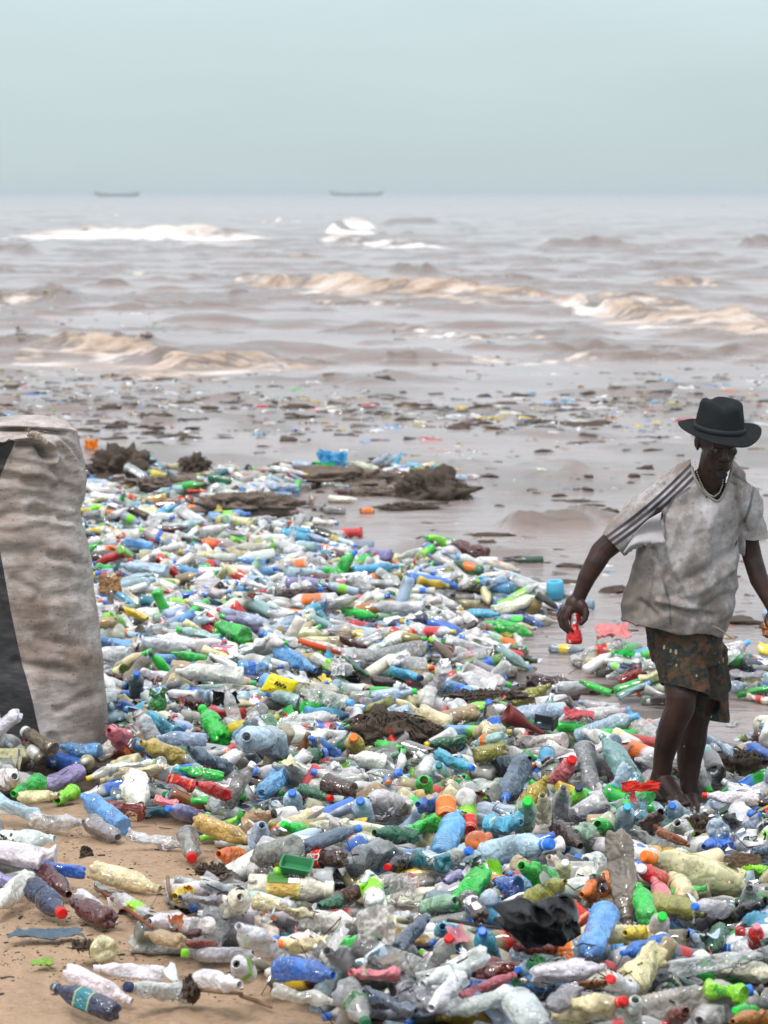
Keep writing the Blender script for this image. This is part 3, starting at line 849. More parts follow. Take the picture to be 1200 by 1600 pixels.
    band = simple_mat('hat_band', (0.012, 0.013, 0.014), 0.7)
    part('hat_band', mesh_np('hat_band', Vh, grid_faces(4, nC, True)), band)
    # ---- shirt
    def ring(v, ul, ur, d, dep):
        a, b = P(ul, v, d), P(ur, v, d)
        return ((a + b) / 2, (b - a) / 2, Vector((0, dep, 0)))
    bm = bmesh.new()
    bm_loft(bm, [ring(712, 1088, 1140, -.15, .060), ring(722, 1074, 1150, -.14, .085), ring(738, 1052, 1164, -.125, .105), ring(758, 1036, 1174, -.11, .125), ring(785, 1026, 1176, -.10, .140), ring(820, 1010, 1156, -.09, .148), ring(850, 999, 1153, -.08, .150),
                 ring(880, 991, 1153, -.06, .150), ring(915, 982, 1155, -.04, .152), ring(945, 976, 1147, -.02, .158), ring(970, 972, 1138, .0, .160), ring(1000, 972, 1128, .01, .158), ring(1020, 974, 1125, .01, .156)])
    bm_chain(bm, [(P(1074, 742, -.13), .058), (P(1052, 762, -.12), .078), (P(1010, 798, -.125), .072), (P(972, 836, -.13), .063), (P(940, 866, -.13), .066)])
    bm_chain(bm, [(P(1140, 745, -.12), .050), (P(1153, 768, -.085), .066), (P(1167, 800, -.075), .066), (P(1174, 835, -.068), .060), (P(1177, 852, -.068), .060)])
    me = remesh_np(bm, 0.0042, 8, 0.5)
    c_, n_ = me_arrays(me)
    u_, v_, _ = proj(c_)
    torso = sstep(.0, 1, (u_ - 985) / 40)
    # long drag folds from shoulder to hem, softer lumps, billow at the bottom
    w = (u_ - 1040) * 0.35 + (v_ - 800) * 0.94         # across the diagonal folds
    a = (u_ - 1040) * 0.94 - (v_ - 800) * 0.35
    f1 = fbm(w * 0.045, a * 0.014, c_[:, 1] * 3, octv=2, seed=15)
    w2 = (u_ - 1080) * 0.93 + (v_ - 860) * 0.30
    f2 = fbm(w2 * 0.055, (v_ - 860) * 0.012, c_[:, 1] * 3, octv=2, seed=16)
    rd = 1 - 2.2 * np.abs(fbm(w2 * 0.030, v_ * 0.012, c_[:, 1] * 2, octv=2, seed=17))
    disp = (0.013 * f1 + 0.014 * f2 + 0.010 * rd * sstep(800, 900, v_)) 
    # named folds (px): ridge lines (+) and valleys (-)
    for (ua, va, ub, vb, ww, dp) in [(1030, 800, 1050, 930, 6, -.018), (1040, 860, 1075, 925, 7, .014), (1020, 860, 1040, 900, 5, -.014), (1075, 905, 1150, 860, 8, -.012), (1080, 930, 1145, 890, 7, .012),
                                     (1085, 958, 1140, 930, 7, -.013), (1040, 950, 1110, 962, 6, -.016), (1030, 938, 1090, 952, 6, .013), (1000, 940, 1025, 960, 5, -.012), (1005, 870, 990, 960, 6, .010), (1018, 880, 1010, 965, 5, -.012),
                                     (1042, 800, 1038, 850, 5, .012), (1150, 780, 1165, 830, 4, -.012), (1148, 740, 1155, 820, 4, -.010), (1010, 780, 1035, 760, 5, -.008), (985, 820, 1010, 800, 5, -.008), (1110, 800, 1100, 900, 9, .008)]:
        L2 = (ub - ua) ** 2 + (vb - va) ** 2
        t = np.clip(((u_ - ua) * (ub - ua) + (v_ - va) * (vb - va)) / L2, 0, 1)
        dd = np.hypot(u_ - (ua + t * (ub - ua)), v_ - (va + t * (vb - va)))
        disp = disp + dp * np.exp(-(dd / ww) ** 2) * np.clip(-n_[:, 1] * 1.6, 0, 1)
    c_ = c_ + n_ * disp[:, None]
    me.vertices.foreach_set('co', c_.astype(np.float32).ravel())
    bm = bmesh.new(); bm.from_mesh(me)
    def cut(sel, co, no, lim):
        vs = [v for v in bm.verts if sel(v.co)]
        s_ = set(vs)
        es = [e_ for e_ in bm.edges if e_.verts[0] in s_ and e_.verts[1] in s_]
        fs = [f for f in bm.faces if all(v in s_ for v in f.verts)]
        bmesh.ops.bisect_plane(bm, geom=vs + es + fs, plane_co=co, plane_no=no, clear_outer=True)
    ax = (P(956, 848, -.13) - P(1010, 798, -.125)).normalized()
    cut(lambda c: (c.x - P(972,0,0).x) * 1.0 + (P(0,885,0).z - c.z) * 0.9 < 0.012 and c.z > P(0, 905, 0).z, P(957, 849, -.13), ax, 0)
    cut(lambda c: P(0, 900, 0).z < c.z < P(1170, 815, 0).z and c.x > P(1159.5, 838, 0).x, P(1176, 839, -.065), Vector((0.05, 0.1, -1)), 0)
    cut(lambda c: c.z < P(1000, 930, 0).z, P(1055, 979, 0), (Vector((-0.13, 0, -1))).normalized(), 0)
    poly = [(1076, 690), (1079, 722), (1085, 744), (1096, 764), (1110, 777), (1122, 783), (1132, 770), (1139, 750), (1144, 730), (1147, 690)]
    def inpoly(x, y):
        c = False; j = len(poly) - 1
        for i in range(len(poly)):
            xi, yi = poly[i]; xj, yj = poly[j]
            if (yi > y) != (yj > y) and x < (xj - xi) * (y - yi) / (yj - yi) + xi: c = not c
            j = i
        return c
    dele = []
    for v in bm.verts:
        uu, vv, _ = proj(np.array(v.co))
        if vv < 790 and inpoly(uu, vv): dele.append(v)
    bmesh.ops.delete(bm, geom=dele, context='VERTS')
    # wavy hem
    for v in bm.verts:
        if v.is_boundary and v.co.z < P(1000, 930, 0).z:
            v.co.z += 0.010 * math.sin(v.co.x * 26 + v.co.y * 20)
    me2 = bpy.data.meshes.new('shirt'); bm.to_mesh(me2); bm.free(); me2.shade_smooth()
    c_, n_ = me_arrays(me2); u_, v_, _ = proj(c_)
    # coordinate across the right sleeve, 0 on the line from the collar to the cuff's middle
    A = np.array([1078, 722.]); B = np.array([945, 843.])
    dr = (B - A) / np.linalg.norm(B - A); nr = np.array([-dr[1], dr[0]])
    if nr[1] < 0: nr = -nr
    q = (u_ - A[0]) * nr[0] + (v_ - A[1]) * nr[1]
    al = (u_ - A[0]) * dr[0] + (v_ - A[1]) * dr[1]
    q = q - 5.0 * np.sin(np.clip(al / 180, 0, 1) * np.pi) + 0.03 * al - 2
    ok = (al > 0) & (al < 200) & (c_[:, 1] < D + 0.02)
    add_attr(me2, 'sleeve', np.where(ok, q, 300))
    # thin grey piping lines down the chest and side
    pip = np.full(len(u_), 100.0)
    for (ua, va, ub, vb) in [(1078, 762, 1052, 780), (1052, 780, 1040, 802), (1040, 802, 1038, 815), (1036, 905, 1046, 940), (1046, 940, 1048, 975), (1135, 735, 1172, 756), (1128, 745, 1150, 757), (1178, 760, 1172, 790), (1172, 790, 1164, 815)]:
        L2 = (ub - ua) ** 2 + (vb - va) ** 2
        t = np.clip(((u_ - ua) * (ub - ua) + (v_ - va) * (vb - va)) / L2, 0, 1)
        pip = np.minimum(pip, np.hypot(u_ - (ua + t * (ub - ua)), v_ - (va + t * (vb - va))))
    add_attr(me2, 'piping', np.where(c_[:, 1] < D + 0.02, pip, 100))
    add_attr(me2, 'soil', sstep(860, 960, v_) * 0.6 + 0.7 * (1 - sstep(985, 1045, u_)) + .35 * (1 - sstep(760, 790, v_)))
    sh = NT('dirty_white_jersey'); co = sh.coord()
    a = sh.attr('sleeve')
    def band(lo, hi): return sh.math('MULTIPLY', sh.math('GREATER_THAN', a, lo), sh.math('LESS_THAN', a, hi))
    st = sh.math('ADD', sh.math('ADD', band(-.5, 4.2), band(8, 12.8)), band(16.5, 21.5))
    pp = sh.math('LESS_THAN', sh.attr('piping'), 2.1)
    d1 = sh.noise(co, 7, 7, 0.66); d2 = sh.noise(co, 34, 6, 0.7)
    soil = sh.attr('soil')
    base = sh.mix(sh.ramp(d1, [(0.38, 0), (0.62, 1)]), (0.53, 0.505, 0.52), (0.33, 0.305, 0.295))
    dirt = sh.math('MULTIPLY', sh.ramp(sh.math('ADD', sh.noise(co, 11, 6, 0.7), sh.math('MULTIPLY', soil, 0.16)), [(0.44, 0), (0.66, 1)]), 0.8)
    base = sh.mix(dirt, base, (0.19, 0.148, 0.12))
    base = sh.mix(sh.math('MULTIPLY', sh.ramp(d2, [(0.58, 0), (0.68, 1)]), 0.55), base, (0.13, 0.11, 0.09))
    base = sh.mix(st, base, (0.060, 0.055, 0.070))
    base = sh.mix(sh.math('MULTIPLY', pp, 0.8), base, (0.13, 0.13, 0.13))
    kn = sh.noise(co, 300, 3)
    wr = sh.noise(sh.coord(scale=(1, 1, .6)), 22, 5, 0.6)
    sh.pbr(Base_Color=base, Roughness=0.85, Specular_IOR_Level=0.2, Normal=sh.bump(sh.math('ADD', wr, sh.math('MULTIPLY', kn, 0.15)), 0.35, 0.008))
    o = part('shirt', me2, sh.m)
    so = o.modifiers.new('thickness', 'SOLIDIFY'); so.thickness = 0.003; so.offset = -1
    # collar and hem trims follow the openings
    trim = simple_mat('collar_rib', (0.36, 0.31, 0.28), 0.85, .3, 60)
    from mathutils.bvhtree import BVHTree
    bm = bmesh.new(); bm.from_mesh(me2); bvh = BVHTree.FromBMesh(bm); 
    pts = []
    pl = [(1077, 712)] + poly[1:-1] + [(1146, 715)]
    for (x0, y0), (x1, y1) in zip(pl[:-1], pl[1:]):
        for t in np.linspace(0, 1, 5)[:-1]:
            p = P(x0 + (x1 - x0) * t, y0 + (y1 - y0) * t, -.25)
            hit = bvh.find_nearest(p)[0]
            pts.append(hit if hit is not None else p)
    for _ in range(2): pts = [pts[0]] + [(pts[i - 1] + pts[i] * 2 + pts[i + 1]) / 4 for i in range(1, len(pts) - 1)] + [pts[-1]]
    bm.free()
    part('collar', tube_mesh('collar', pts, 0.0062, 8), trim)
    # torn flap of the shirt under the arm
    flapm = simple_mat('torn_cloth', (0.50, 0.47, 0.49), 0.85, .3, 30)
    g = [((1034, 800), (1030, 820), (1040, 848)), ((1012, 812), (1010, 833), (1022, 850)), ((996, 828), (992, 846), (1004, 853)), ((984, 848), (980, 857), (990, 858)), ((975, 862), (974, 868), (978, 868))]
    n1_, n2_ = 26, 14; V = []
    for i in range(n1_):
        t = i / (n1_ - 1) * (len(g) - 1); k = min(int(t), len(g) - 2); f = t - k
        row = [np.array(g[k][j]) * (1 - f) + np.array(g[k + 1][j]) * f for j in range(3)]
        for j in range(n2_):
            s_ = j / (n2_ - 1)
            p = row[0] * (1 - s_) ** 2 + 2 * row[1] * s_ * (1 - s_) + row[2] * s_ ** 2
            jag = 2.5 * vnoise(np.array(i * 0.9), np.array(3.1), seed=3) * (s_ > .9)
            V.append(P(p[0], p[1] + float(jag), -.235 + .05 * i / n1_ - .014 * math.sin(s_ * 7 + i * .25)))
    o = part('torn_flap', mesh_np('torn_flap', V, grid_faces(n1_, n2_)), flapm)
    so = o.modifiers.new('thickness', 'SOLIDIFY'); so.thickness = 0.002
    # ---- shorts
    bm = bmesh.new()
    bm_loft(bm, [ring(950, 1010, 1122, .0, .12), ring(985, 1010, 1120, .0, .135), ring(1010, 1012, 1124, .0, .14), ring(1035, 1018, 1128, .01, .13)])
    def leg(c0, r0, c1, r1, c2, r2): bm_chain(bm, [(c0, r0), (c1, r1), (c2, r2)])
    leg(P(1054, 1000, -.02), .108, P(1066, 1050, -.08), .096, P(1073, 1092, -.12), .094)
    leg(P(1088, 1005, .03), .100, P(1101, 1060, .05), .090, P(1108, 1118, .06), .076)
    bm_chain(bm, [(P(1118, 1020, .04), .05), (P(1130, 1072, .06), .028)])
    bm_chain(bm, [(P(1108, 1118, .06), .076), (P(1110, 1150, .06), .078)])
    me = remesh_np(bm, 0.0042, 7, 0.5)
    c_, n_ = me_arrays(me); u_, v_, _ = proj(c_)
    f1 = fbm(u_ * 0.05, v_ * 0.028, c_[:, 1] * 6, octv=4, seed=25); f2 = 1 - 2 * np.abs(fbm(u_ * 0.03 + v_ * .03, v_ * 0.03, c_[:, 1] * 4, octv=3, seed=26))
    c_ = c_ + n_ * (0.012 * f1 + 0.006 * f2)[:, None]
    me.vertices.foreach_set('co', c_.astype(np.float32).ravel())
    bm = bmesh.new(); bm.from_mesh(me)
    rightleg = lambda c: c.y < D + .00 - .02 and c.z < P(0, 1055, 0).z
    a1 = Vector((.10, 0, -1)).normalized()
    cut(lambda c: rightleg(c), P(1072, 1078, -.12), Vector((-.27, -.25, -1)).normalized(), 0)
    cut(lambda c: c.z < P(0, 1100, 0).z, P(1108, 1121, .06), Vector((-.22, 0, -1)).normalized(), 0)
    me2 = bpy.data.meshes.new('shorts'); bm.to_mesh(me2); bm.free(); me2.shade_smooth()
    ca = NT('camouflage_cloth'); co = ca.coord()
    v1 = ca.noise(ca.coord(scale=(1, 1, .8)), 20, 3, 0.5); v2 = ca.noise(ca.coord(loc=(3, 1, 2)), 24, 3, 0.5); v3 = ca.noise(ca.coord(loc=(7, 5, 2)), 30, 3, 0.5)
    c = ca.mix(ca.ramp(v1, [(.50, 0), (.53, 1)]), (0.048, 0.032, 0.022), (0.092, 0.044, 0.024))
    c = ca.mix(ca.ramp(v2, [(.52, 0), (.55, 1)]), c, (0.022, 0.026, 0.024))
    c = ca.mix(ca.ramp(v3, [(.57, 0), (.60, 1)]), c, (0.050, 0.048, 0.028))
    vor = ca.n('ShaderNodeTexVoronoi', {'Vector': ca.coord(scale=(1, 1, .45)), 'Scale': 30.0}).outputs['Distance']
    sp = ca.math('MULTIPLY', ca.math('LESS_THAN', vor, 0.17), ca.math('GREATER_THAN', ca.noise(co, 13, 2), 0.52))
    c = ca.mix(ca.math('MULTIPLY', sp, .75), c, (0.42, 0.30, 0.19))
    ca.pbr(Base_Color=c, Roughness=0.85, Specular_IOR_Level=0.2, Normal=ca.bump(ca.noise(co, 40, 5, .65), 0.6, 0.008))
    o = part('shorts', me2, ca.m)
    so = o.modifiers.new('thickness', 'SOLIDIFY'); so.thickness = 0.003; so.offset = -1
    # drawstring hanging at the waist and bead necklace
    cordm = simple_mat('cord', (0.42, 0.33, 0.24), 0.8)
    part('drawstring', tube_mesh('drawstring', [P(1112, 978, -.14), P(1124, 982, -.16), P(1134, 990, -.16), P(1143, 998, -.15)], 0.002, 5), cordm)
    bead = simple_mat('pale_bead', (0.62, 0.60, 0.55), 0.3)
    bm = bmesh.new(); V, Fc = sphere_np(6, 4)
    npts = [(1086, 722, -.262), (1089, 738, -.275), (1094, 752, -.262), (1100, 764, -.256), (1107, 772, -.252), (1116, 776, -.25), (1124, 770, -.252), (1129, 758, -.26), (1131, 742, -.27), (1130, 730, -.27)]
    for (a0, b0, c0), (a1_, b1, c1) in zip(npts[:-1], npts[1:]):
        for t in (0, .25, .5, .75):
            p = P(a0 + (a1_ - a0) * t, b0 + (b1 - b0) * t, c0 + (c1 - c0) * t)
            vv = [bm.verts.new(p + Vector(x) * 0.0027) for x in V]
            for f in Fc:
                try: bm.faces.new([vv[i] for i in f])
                except ValueError: pass
    me = bpy.data.meshes.new('bead_necklace'); bm.to_mesh(me); bm.free(); me.shade_smooth()
    part('bead_necklace', me, bead)
    return D, P

build_sack()
PD, PP = build_person()
# ================================================================== BOTTLE SHAPES
# profile: (z fraction of length, radius)
def prof_neck(z0, r0, mouth=.33):
    z = z0; h = 1 - z0
    return [(z0, r0), (z0 + h * .22, mouth * 1.02), (z0 + h * .32, mouth), (z0 + h * .36, mouth * 1.28), (z0 + h * .46, mouth * 1.28), (z0 + h * .50, mouth), (z0 + h * .96, mouth), (1.0, mouth * .96), (.995, mouth * .84), (z0 + h * .45, mouth * .82), (z0 + h * .1, mouth * .8)]
def ribs(z0, z1, n, r=1.0, depth=.085):
    out = []
    for i in range(n):
        a = z0 + (z1 - z0) * i / n; w = (z1 - z0) / n
        out += [(a + w * .12, r), (a + w * .45, r), (a + w * .62, r - depth), (a + w * .8, r - depth)]
    return out + [(z1, r)]
KINDS = {}
KINDS['ribbed'] = dict(asp=3.1, petal=0, mouth=.34, label=(.36, .58), prof=[(.02, 0), (.015, .45), (.0, .78), (.006, .9), (.03, 1.0)] + ribs(.05, .36, 5) + [(.37, .985), (.57, .985)] + ribs(.58, .66, 1) + [(.72, .93), (.78, .78), (.83, .58)] + prof_neck(.87, .40, .34))
KINDS['tall_ribbed'] = dict(asp=3.6, petal=0, mouth=.29, label=(.40, .56), prof=[(.02, 0), (.015, .45), (.0, .78), (.006, .9), (.025, 1.0)] + ribs(.04, .38, 7, 1, .05) + [(.39, .96), (.40, .94), (.57, .94), (.58, 1)] + ribs(.58, .70, 2, 1, .05) + [(.76, .92), (.82, .70), (.87, .45)] + prof_neck(.90, .33, .28))
KINDS['soda'] = dict(asp=3.3, petal=1, mouth=.36, label=(.44, .62), prof=[(.05, 0), (.03, .3), (.0, .62), (.015, .80), (.05, .94), (.10, 1), (.20, .99), (.28, .93), (.36, .88), (.42, .90), (.45, .97), (.50, .99), (.62, .98), (.68, .90), (.75, .74), (.81, .58)] + prof_neck(.87, .42, .36))
KINDS['big_soda'] = dict(asp=3.15, petal=1, mouth=.27, label=(.30, .56), prof=[(.05, 0), (.03, .3), (.0, .62), (.015, .80), (.05, .94), (.10, 1), (.20, 1), (.28, .985), (.30, .975), (.56, .975), (.58, 1), (.64, .98), (.72, .86), (.79, .66), (.85, .45)] + prof_neck(.90, .31, .26))
KINDS['slim'] = dict(asp=3.9, petal=1, mouth=.40, label=(.35, .60), prof=[(.04, 0), (.03, .3), (.0, .68), (.012, .85), (.05, .98), (.12, 1), (.34, 1), (.35, .97), (.60, .97), (.61, 1), (.70, .90), (.78, .68)] + prof_neck(.86, .46, .40))
KINDS['juice'] = dict(asp=2.5, petal=0, mouth=.55, label=(.22, .62), prof=[(.03, 0), (.02, .5), (.0, .85), (.008, .95), (.03, 1), (.10, .97), (.14, 1), (.2, 1), (.22, .96), (.62, .96), (.64, 1), (.70, .99), (.77, .86), (.82, .68)] + prof_neck(.86, .58, .52))
KINDS['squat'] = dict(asp=2.0, petal=0, mouth=.36, label=(.25, .55), prof=[(.04, 0), (.03, .5), (.0, .82), (.01, .95), (.05, 1), (.16, .99), (.22, .93), (.26, .99), (.5, 1), (.6, .97), (.70, .82), (.78, .58)] + prof_neck(.84, .42, .36))
KINDS['flask'] = dict(asp=2.6, petal=0, mouth=.30, flat=.55, label=(.2, .5), prof=[(.02, 0), (.015, .5), (.0, .88), (.01, .97), (.05, 1), (.3, 1), (.55, .96), (.68, .86), (.77, .62), (.83, .40)] + prof_neck(.87, .33, .28))
KINDS['jug'] = dict(asp=1.75, petal=0, mouth=.24, square=1, flat=.72, label=(.2, .5), prof=[(.02, 0), (.015, .6), (.0, .9), (.01, .98), (.05, 1), (.3, 1), (.56, 1), (.66, .90), (.78, .50)] + prof_neck(.84, .30, .24))
KINDS['can'] = dict(asp=1.85, petal=0, mouth=0, label=None, prof=[(.035, 0), (.035, .5), (.02, .68), (.0, .74), (.0, .80), (.03, .93), (.07, 1), (.5, 1), (.90, 1), (.955, .90), (.985, .82), (1.0, .84), (1.0, .78), (.965, .76), (.965, .35), (.965, 0)])
KINDS['cup'] = dict(asp=1.6, petal=0, mouth=0, label=None, prof=[(.03, 0), (.02, .4), (.0, .66), (.02, .70), (.3, .80), (.6, .90), (.95, 1.0), (1.0, 1.06), (1.0, .99), (.95, .95), (.6, .85), (.3, .75), (.05, .64), (.045, .02)])
KINDS['cut'] = dict(asp=2.0, petal=1, mouth=0, label=(.5, .85), prof=[(.08, 0), (.05, .3), (.0, .62), (.02, .80), (.08, .94), (.16, 1), (.30, .98), (.34, .93), (.40, .98), (.6, 1), (.8, .98), (1.0, 1.0), (.995, .97), (.8, .95), (.5, .94), (.2, .92)])
KINDS['funnel'] = dict(asp=1.5, petal=0, mouth=.34, label=None, prof=[(.0, 1.0), (.15, 1.0), (.3, .98), (.45, .9), (.58, .72), (.68, .52)] + prof_neck(.75, .42, .34))

def lathe_pts(kind, nseg, lod):
    K = KINDS[kind]; pr = K['prof']
    if lod:                                    # coarse version of the outline
        if K['mouth'] and kind != 'funnel':
            keep = [p for p in pr if p[0] <= .9 and True]
            zz = [0, .0, .03, .12, .3, .45, .62, .74, .84, .90, 1.0]
            zs = np.array([p[0] for p in pr[4:]]); rs = np.array([p[1] for p in pr[4:]])
            n = int(np.argmax(zs)); zs, rs = zs[:n + 1], rs[:n + 1]
            pr = [(.03, 0.0), (.0, .72)] + [(z, float(np.interp(z, zs, rs))) for z in zz[2:]]
        else:
            pr = pr[::2] if len(pr) > 10 else pr
    A = K['asp'] * 2
    step = .075 if lod else .021
    pp = [pr[0]]
    for (za, ra), (zb, rb) in zip(pr[:-1], pr[1:]):
        m = max(1, int(abs(zb - za) / step + .5)) if (za + zb) / 2 < .86 and zb > za else 1
        pp += [(za + (zb - za) * q / m, ra + (rb - ra) * q / m) for q in range(1, m + 1)]
    pr = pp
    th = np.linspace(0, 2 * np.pi, nseg, endpoint=False)
    rows = []
    for z, r in pr:
        rr = np.full(nseg, r); z_ = np.full(nseg, z * A)
        if K['petal'] and z < .13 and r > .25:
            w = (1 - z / .13)
            c5 = .5 - .5 * np.cos(5 * th)
            rr = rr * (1 - .16 * w * c5); z_ = z_ + .28 * w * c5 * (r / .8)
        c, s = np.cos(th), np.sin(th)
        if K.get('square') and r > .35:
            q = (np.abs(c) ** 5 + np.abs(s) ** 5) ** (-1 / 5.)
            t = min(1, (r - .35) / .4); q = 1 + (q - 1) * t
            c, s = c * q * .9, s * q * .9
        fl = K.get('flat', 1.0); fl = 1 + (fl - 1) * min(1, max(0, (r - .3) / .4)) if r > 0 else fl
        rows.append(np.stack([rr * c, rr * s * fl, z_], -1))
    return np.concatenate(rows), len(pr), A
class Crush:
    """dents, a flattening and a bend, applied to the body, its cap and its wrap alike"""
    def __init__(s, seed, amt, A):
        R = random.Random(seed); s.A = A; s.amt = amt; s.seed = seed
        s.bend = R.uniform(-1, 1) * .22 * amt; s.bdir = R.uniform(0, 6.28); s.bz = R.uniform(.35, .65)
        s.flat = amt * R.uniform(.15, .85) * .75; s.fdir = R.uniform(0, 3.14); s.fz = R.uniform(.2, .7); s.fw = R.uniform(.18, .45)
        s.tw = R.uniform(-1, 1) * .7 * amt
        s.d = []
        for i in range(int(2 + amt * 9)):
            th = R.uniform(0, 6.28); z = R.uniform(.08, .74) * A
            s.d.append((math.cos(th), math.sin(th), z, R.uniform(.5, 1.3), R.uniform(.15, .62) * (.3 + amt), R.uniform(-.5, .5)))
    def __call__(s, V):
        V = V.copy(); z = V[:, 2]; A = s.A; zn = z / A
        soft = sstep(0.0, .10, zn) * (1 - sstep(.74, .84, zn))
        soft = np.clip(soft + 0.25 * s.amt * (1 - sstep(.8, .86, zn)), 0, 1)
        # planar dents
        for cx, cy_, z0, rad, dep, sl in s.d:
            n = cx * V[:, 0] + cy_ * V[:, 1] + sl * (z - z0) * .25
            dz = (z - z0) / (rad * 1.5)
            lim = 1 - dep * np.exp(-dz * dz)
            over = np.clip(n - lim, 0, None) * soft * .92
            V[:, 0] -= cx * over; V[:, 1] -= cy_ * over
        # flattening across one direction
        c, q = math.cos(s.fdir), math.sin(s.fdir)
        a = V[:, 0] * c + V[:, 1] * q; b = -V[:, 0] * q + V[:, 1] * c
        w = np.exp(-((zn - s.fz) / s.fw) ** 2) * soft
        a2 = a * (1 - s.flat * w); b2 = b * (1 + s.flat * .38 * w)
        # crinkles
        if s.amt > .25:
            cr = fbm(a2 * 1.3 + s.seed, b2 * 1.3, z * 1.1, octv=3, seed=s.seed % 97)
            k = 1 + s.amt * .14 * cr * soft
            a2 = a2 * k; b2 = b2 * k
            rg = 1 - np.abs(fbm(a2 * 2.1 + 9, b2 * 2.1 + s.seed, z * 1.5, octv=2, seed=s.seed % 89)) * 3
            k = 1 + s.amt * .06 * rg * soft
            a2 = a2 * k; b2 = b2 * k
        V[:, 0] = a2 * c - b2 * q; V[:, 1] = a2 * q + b2 * c
        # twist
        t = s.tw * zn * .5; ct, st = np.cos(t), np.sin(t)
        x, y = V[:, 0] * ct - V[:, 1] * st, V[:, 0] * st + V[:, 1] * ct
        # bend with a kink
        k = s.bend * A * .30; zz = (zn - s.bz)
        off = k * (np.sqrt(zz * zz + .01) * 2 - .6)
        slope = k * 2 * zz / np.sqrt(zz * zz + .01) / A
        V[:, 0] = x + math.cos(s.bdir) * off; V[:, 1] = y + math.sin(s.bdir) * off
        V[:, 2] = z - slope * (x * math.cos(s.bdir) + y * math.sin(s.bdir))
        return V
def cap_pts(K, nseg, A):
    m = K['mouth'] * 1.22; z0, z1 = A * (.905 if K['mouth'] < .5 else .91), A * 1.012
    rows = []; th = np.linspace(0, 2 * np.pi, nseg, endpoint=False)
    for z, r in [(z0, m * .8), (z0, m * 1.0), (z0 + (z1 - z0) * .16, m * 1.02), (z0 + (z1 - z0) * .18, m * .98), (z1 - (z1 - z0) * .12, m * .97), (z1, m * .9), (z1 - .01, m * .6), (z1 - .01, 0.001)]:
        rr = r * (1 + .02 * np.cos(th * nseg / 2)) if .5 < r / m < .99 else np.full(nseg, r)
        rows.append(np.stack([rr * np.cos(th), rr * np.sin(th), np.full(nseg, z)], -1))
    return np.concatenate(rows), len(rows)
MESHES = {}
def variant(kind, i):
    key = (kind, i)
    if key in MESHES: return MESHES[key]
    K = KINDS[kind]; seed = hash((len(kind) * 31 + ord(kind[0]) * 7 + ord(kind[-1]), i * 13)) % 9973
    amt = [0.06, .35, .6, .85, 1.0, .18][i % 6]
    nseg = 30
    V, nr, A = lathe_pts(kind, nseg, False)
    cr = Crush(seed, amt, A)
    out = {'A': A, 'amt': amt}
    Vb = cr(V); Vb[:, 2] -= A / 2
    me = mesh_np('body_' + kind, Vb, grid_faces(nr, nseg, True)); out['body'] = me
    out['cap'] = None
    if K['mouth']:
        V, n2 = cap_pts(K, 24, A)
        V = cr(V); V[:, 2] -= A / 2
        out['cap'] = mesh_np('cap_' + kind, V, grid_faces(n2, 24, True))
    out['wrap'] = None
    if K['label'] or kind == 'can':
        z0, z1 = K['label'] or (.1, .88)
        th = np.linspace(0, 2 * np.pi, nseg + 1)
        rs = [p for p in K['prof'] if p[1] > .3]
        zs = np.array([p[0] for p in rs]); rr = np.array([p[1] for p in rs]); n_ = int(np.argmax(zs)) + 1
        rows = []; uv = []
        base = float(np.interp((z0 + z1) / 2, zs[:n_], rr[:n_]))
        for t in np.linspace(0, 1, 9):
            z = z0 + (z1 - z0) * t
            r_ = max(base, float(np.interp(z, zs[:n_], rr[:n_]))) * 1.015 + .012
            fl = K.get('flat', 1)
            c_, s_ = np.cos(th), np.sin(th)
            if K.get('square'):
                q = (np.abs(c_) ** 5 + np.abs(s_) ** 5) ** (-1 / 5.) * .9; c_, s_ = c_ * q, s_ * q
            rows.append(np.stack([r_ * c_, r_ * s_ * fl, np.full(nseg + 1, z * A)], -1))
            uv.append(np.stack([th / 6.2832, np.full(nseg + 1, t)], -1))
        V = cr(np.concatenate(rows)); V[:, 2] -= A / 2
        me = mesh_np('wrap_' + kind, V, grid_faces(9, nseg + 1))
        U = np.concatenate(uv); add_attr(me, 'wu', U[:, 0]); add_attr(me, 'wv', U[:, 1])
        out['wrap'] = me
    MESHES[key] = out
    return out

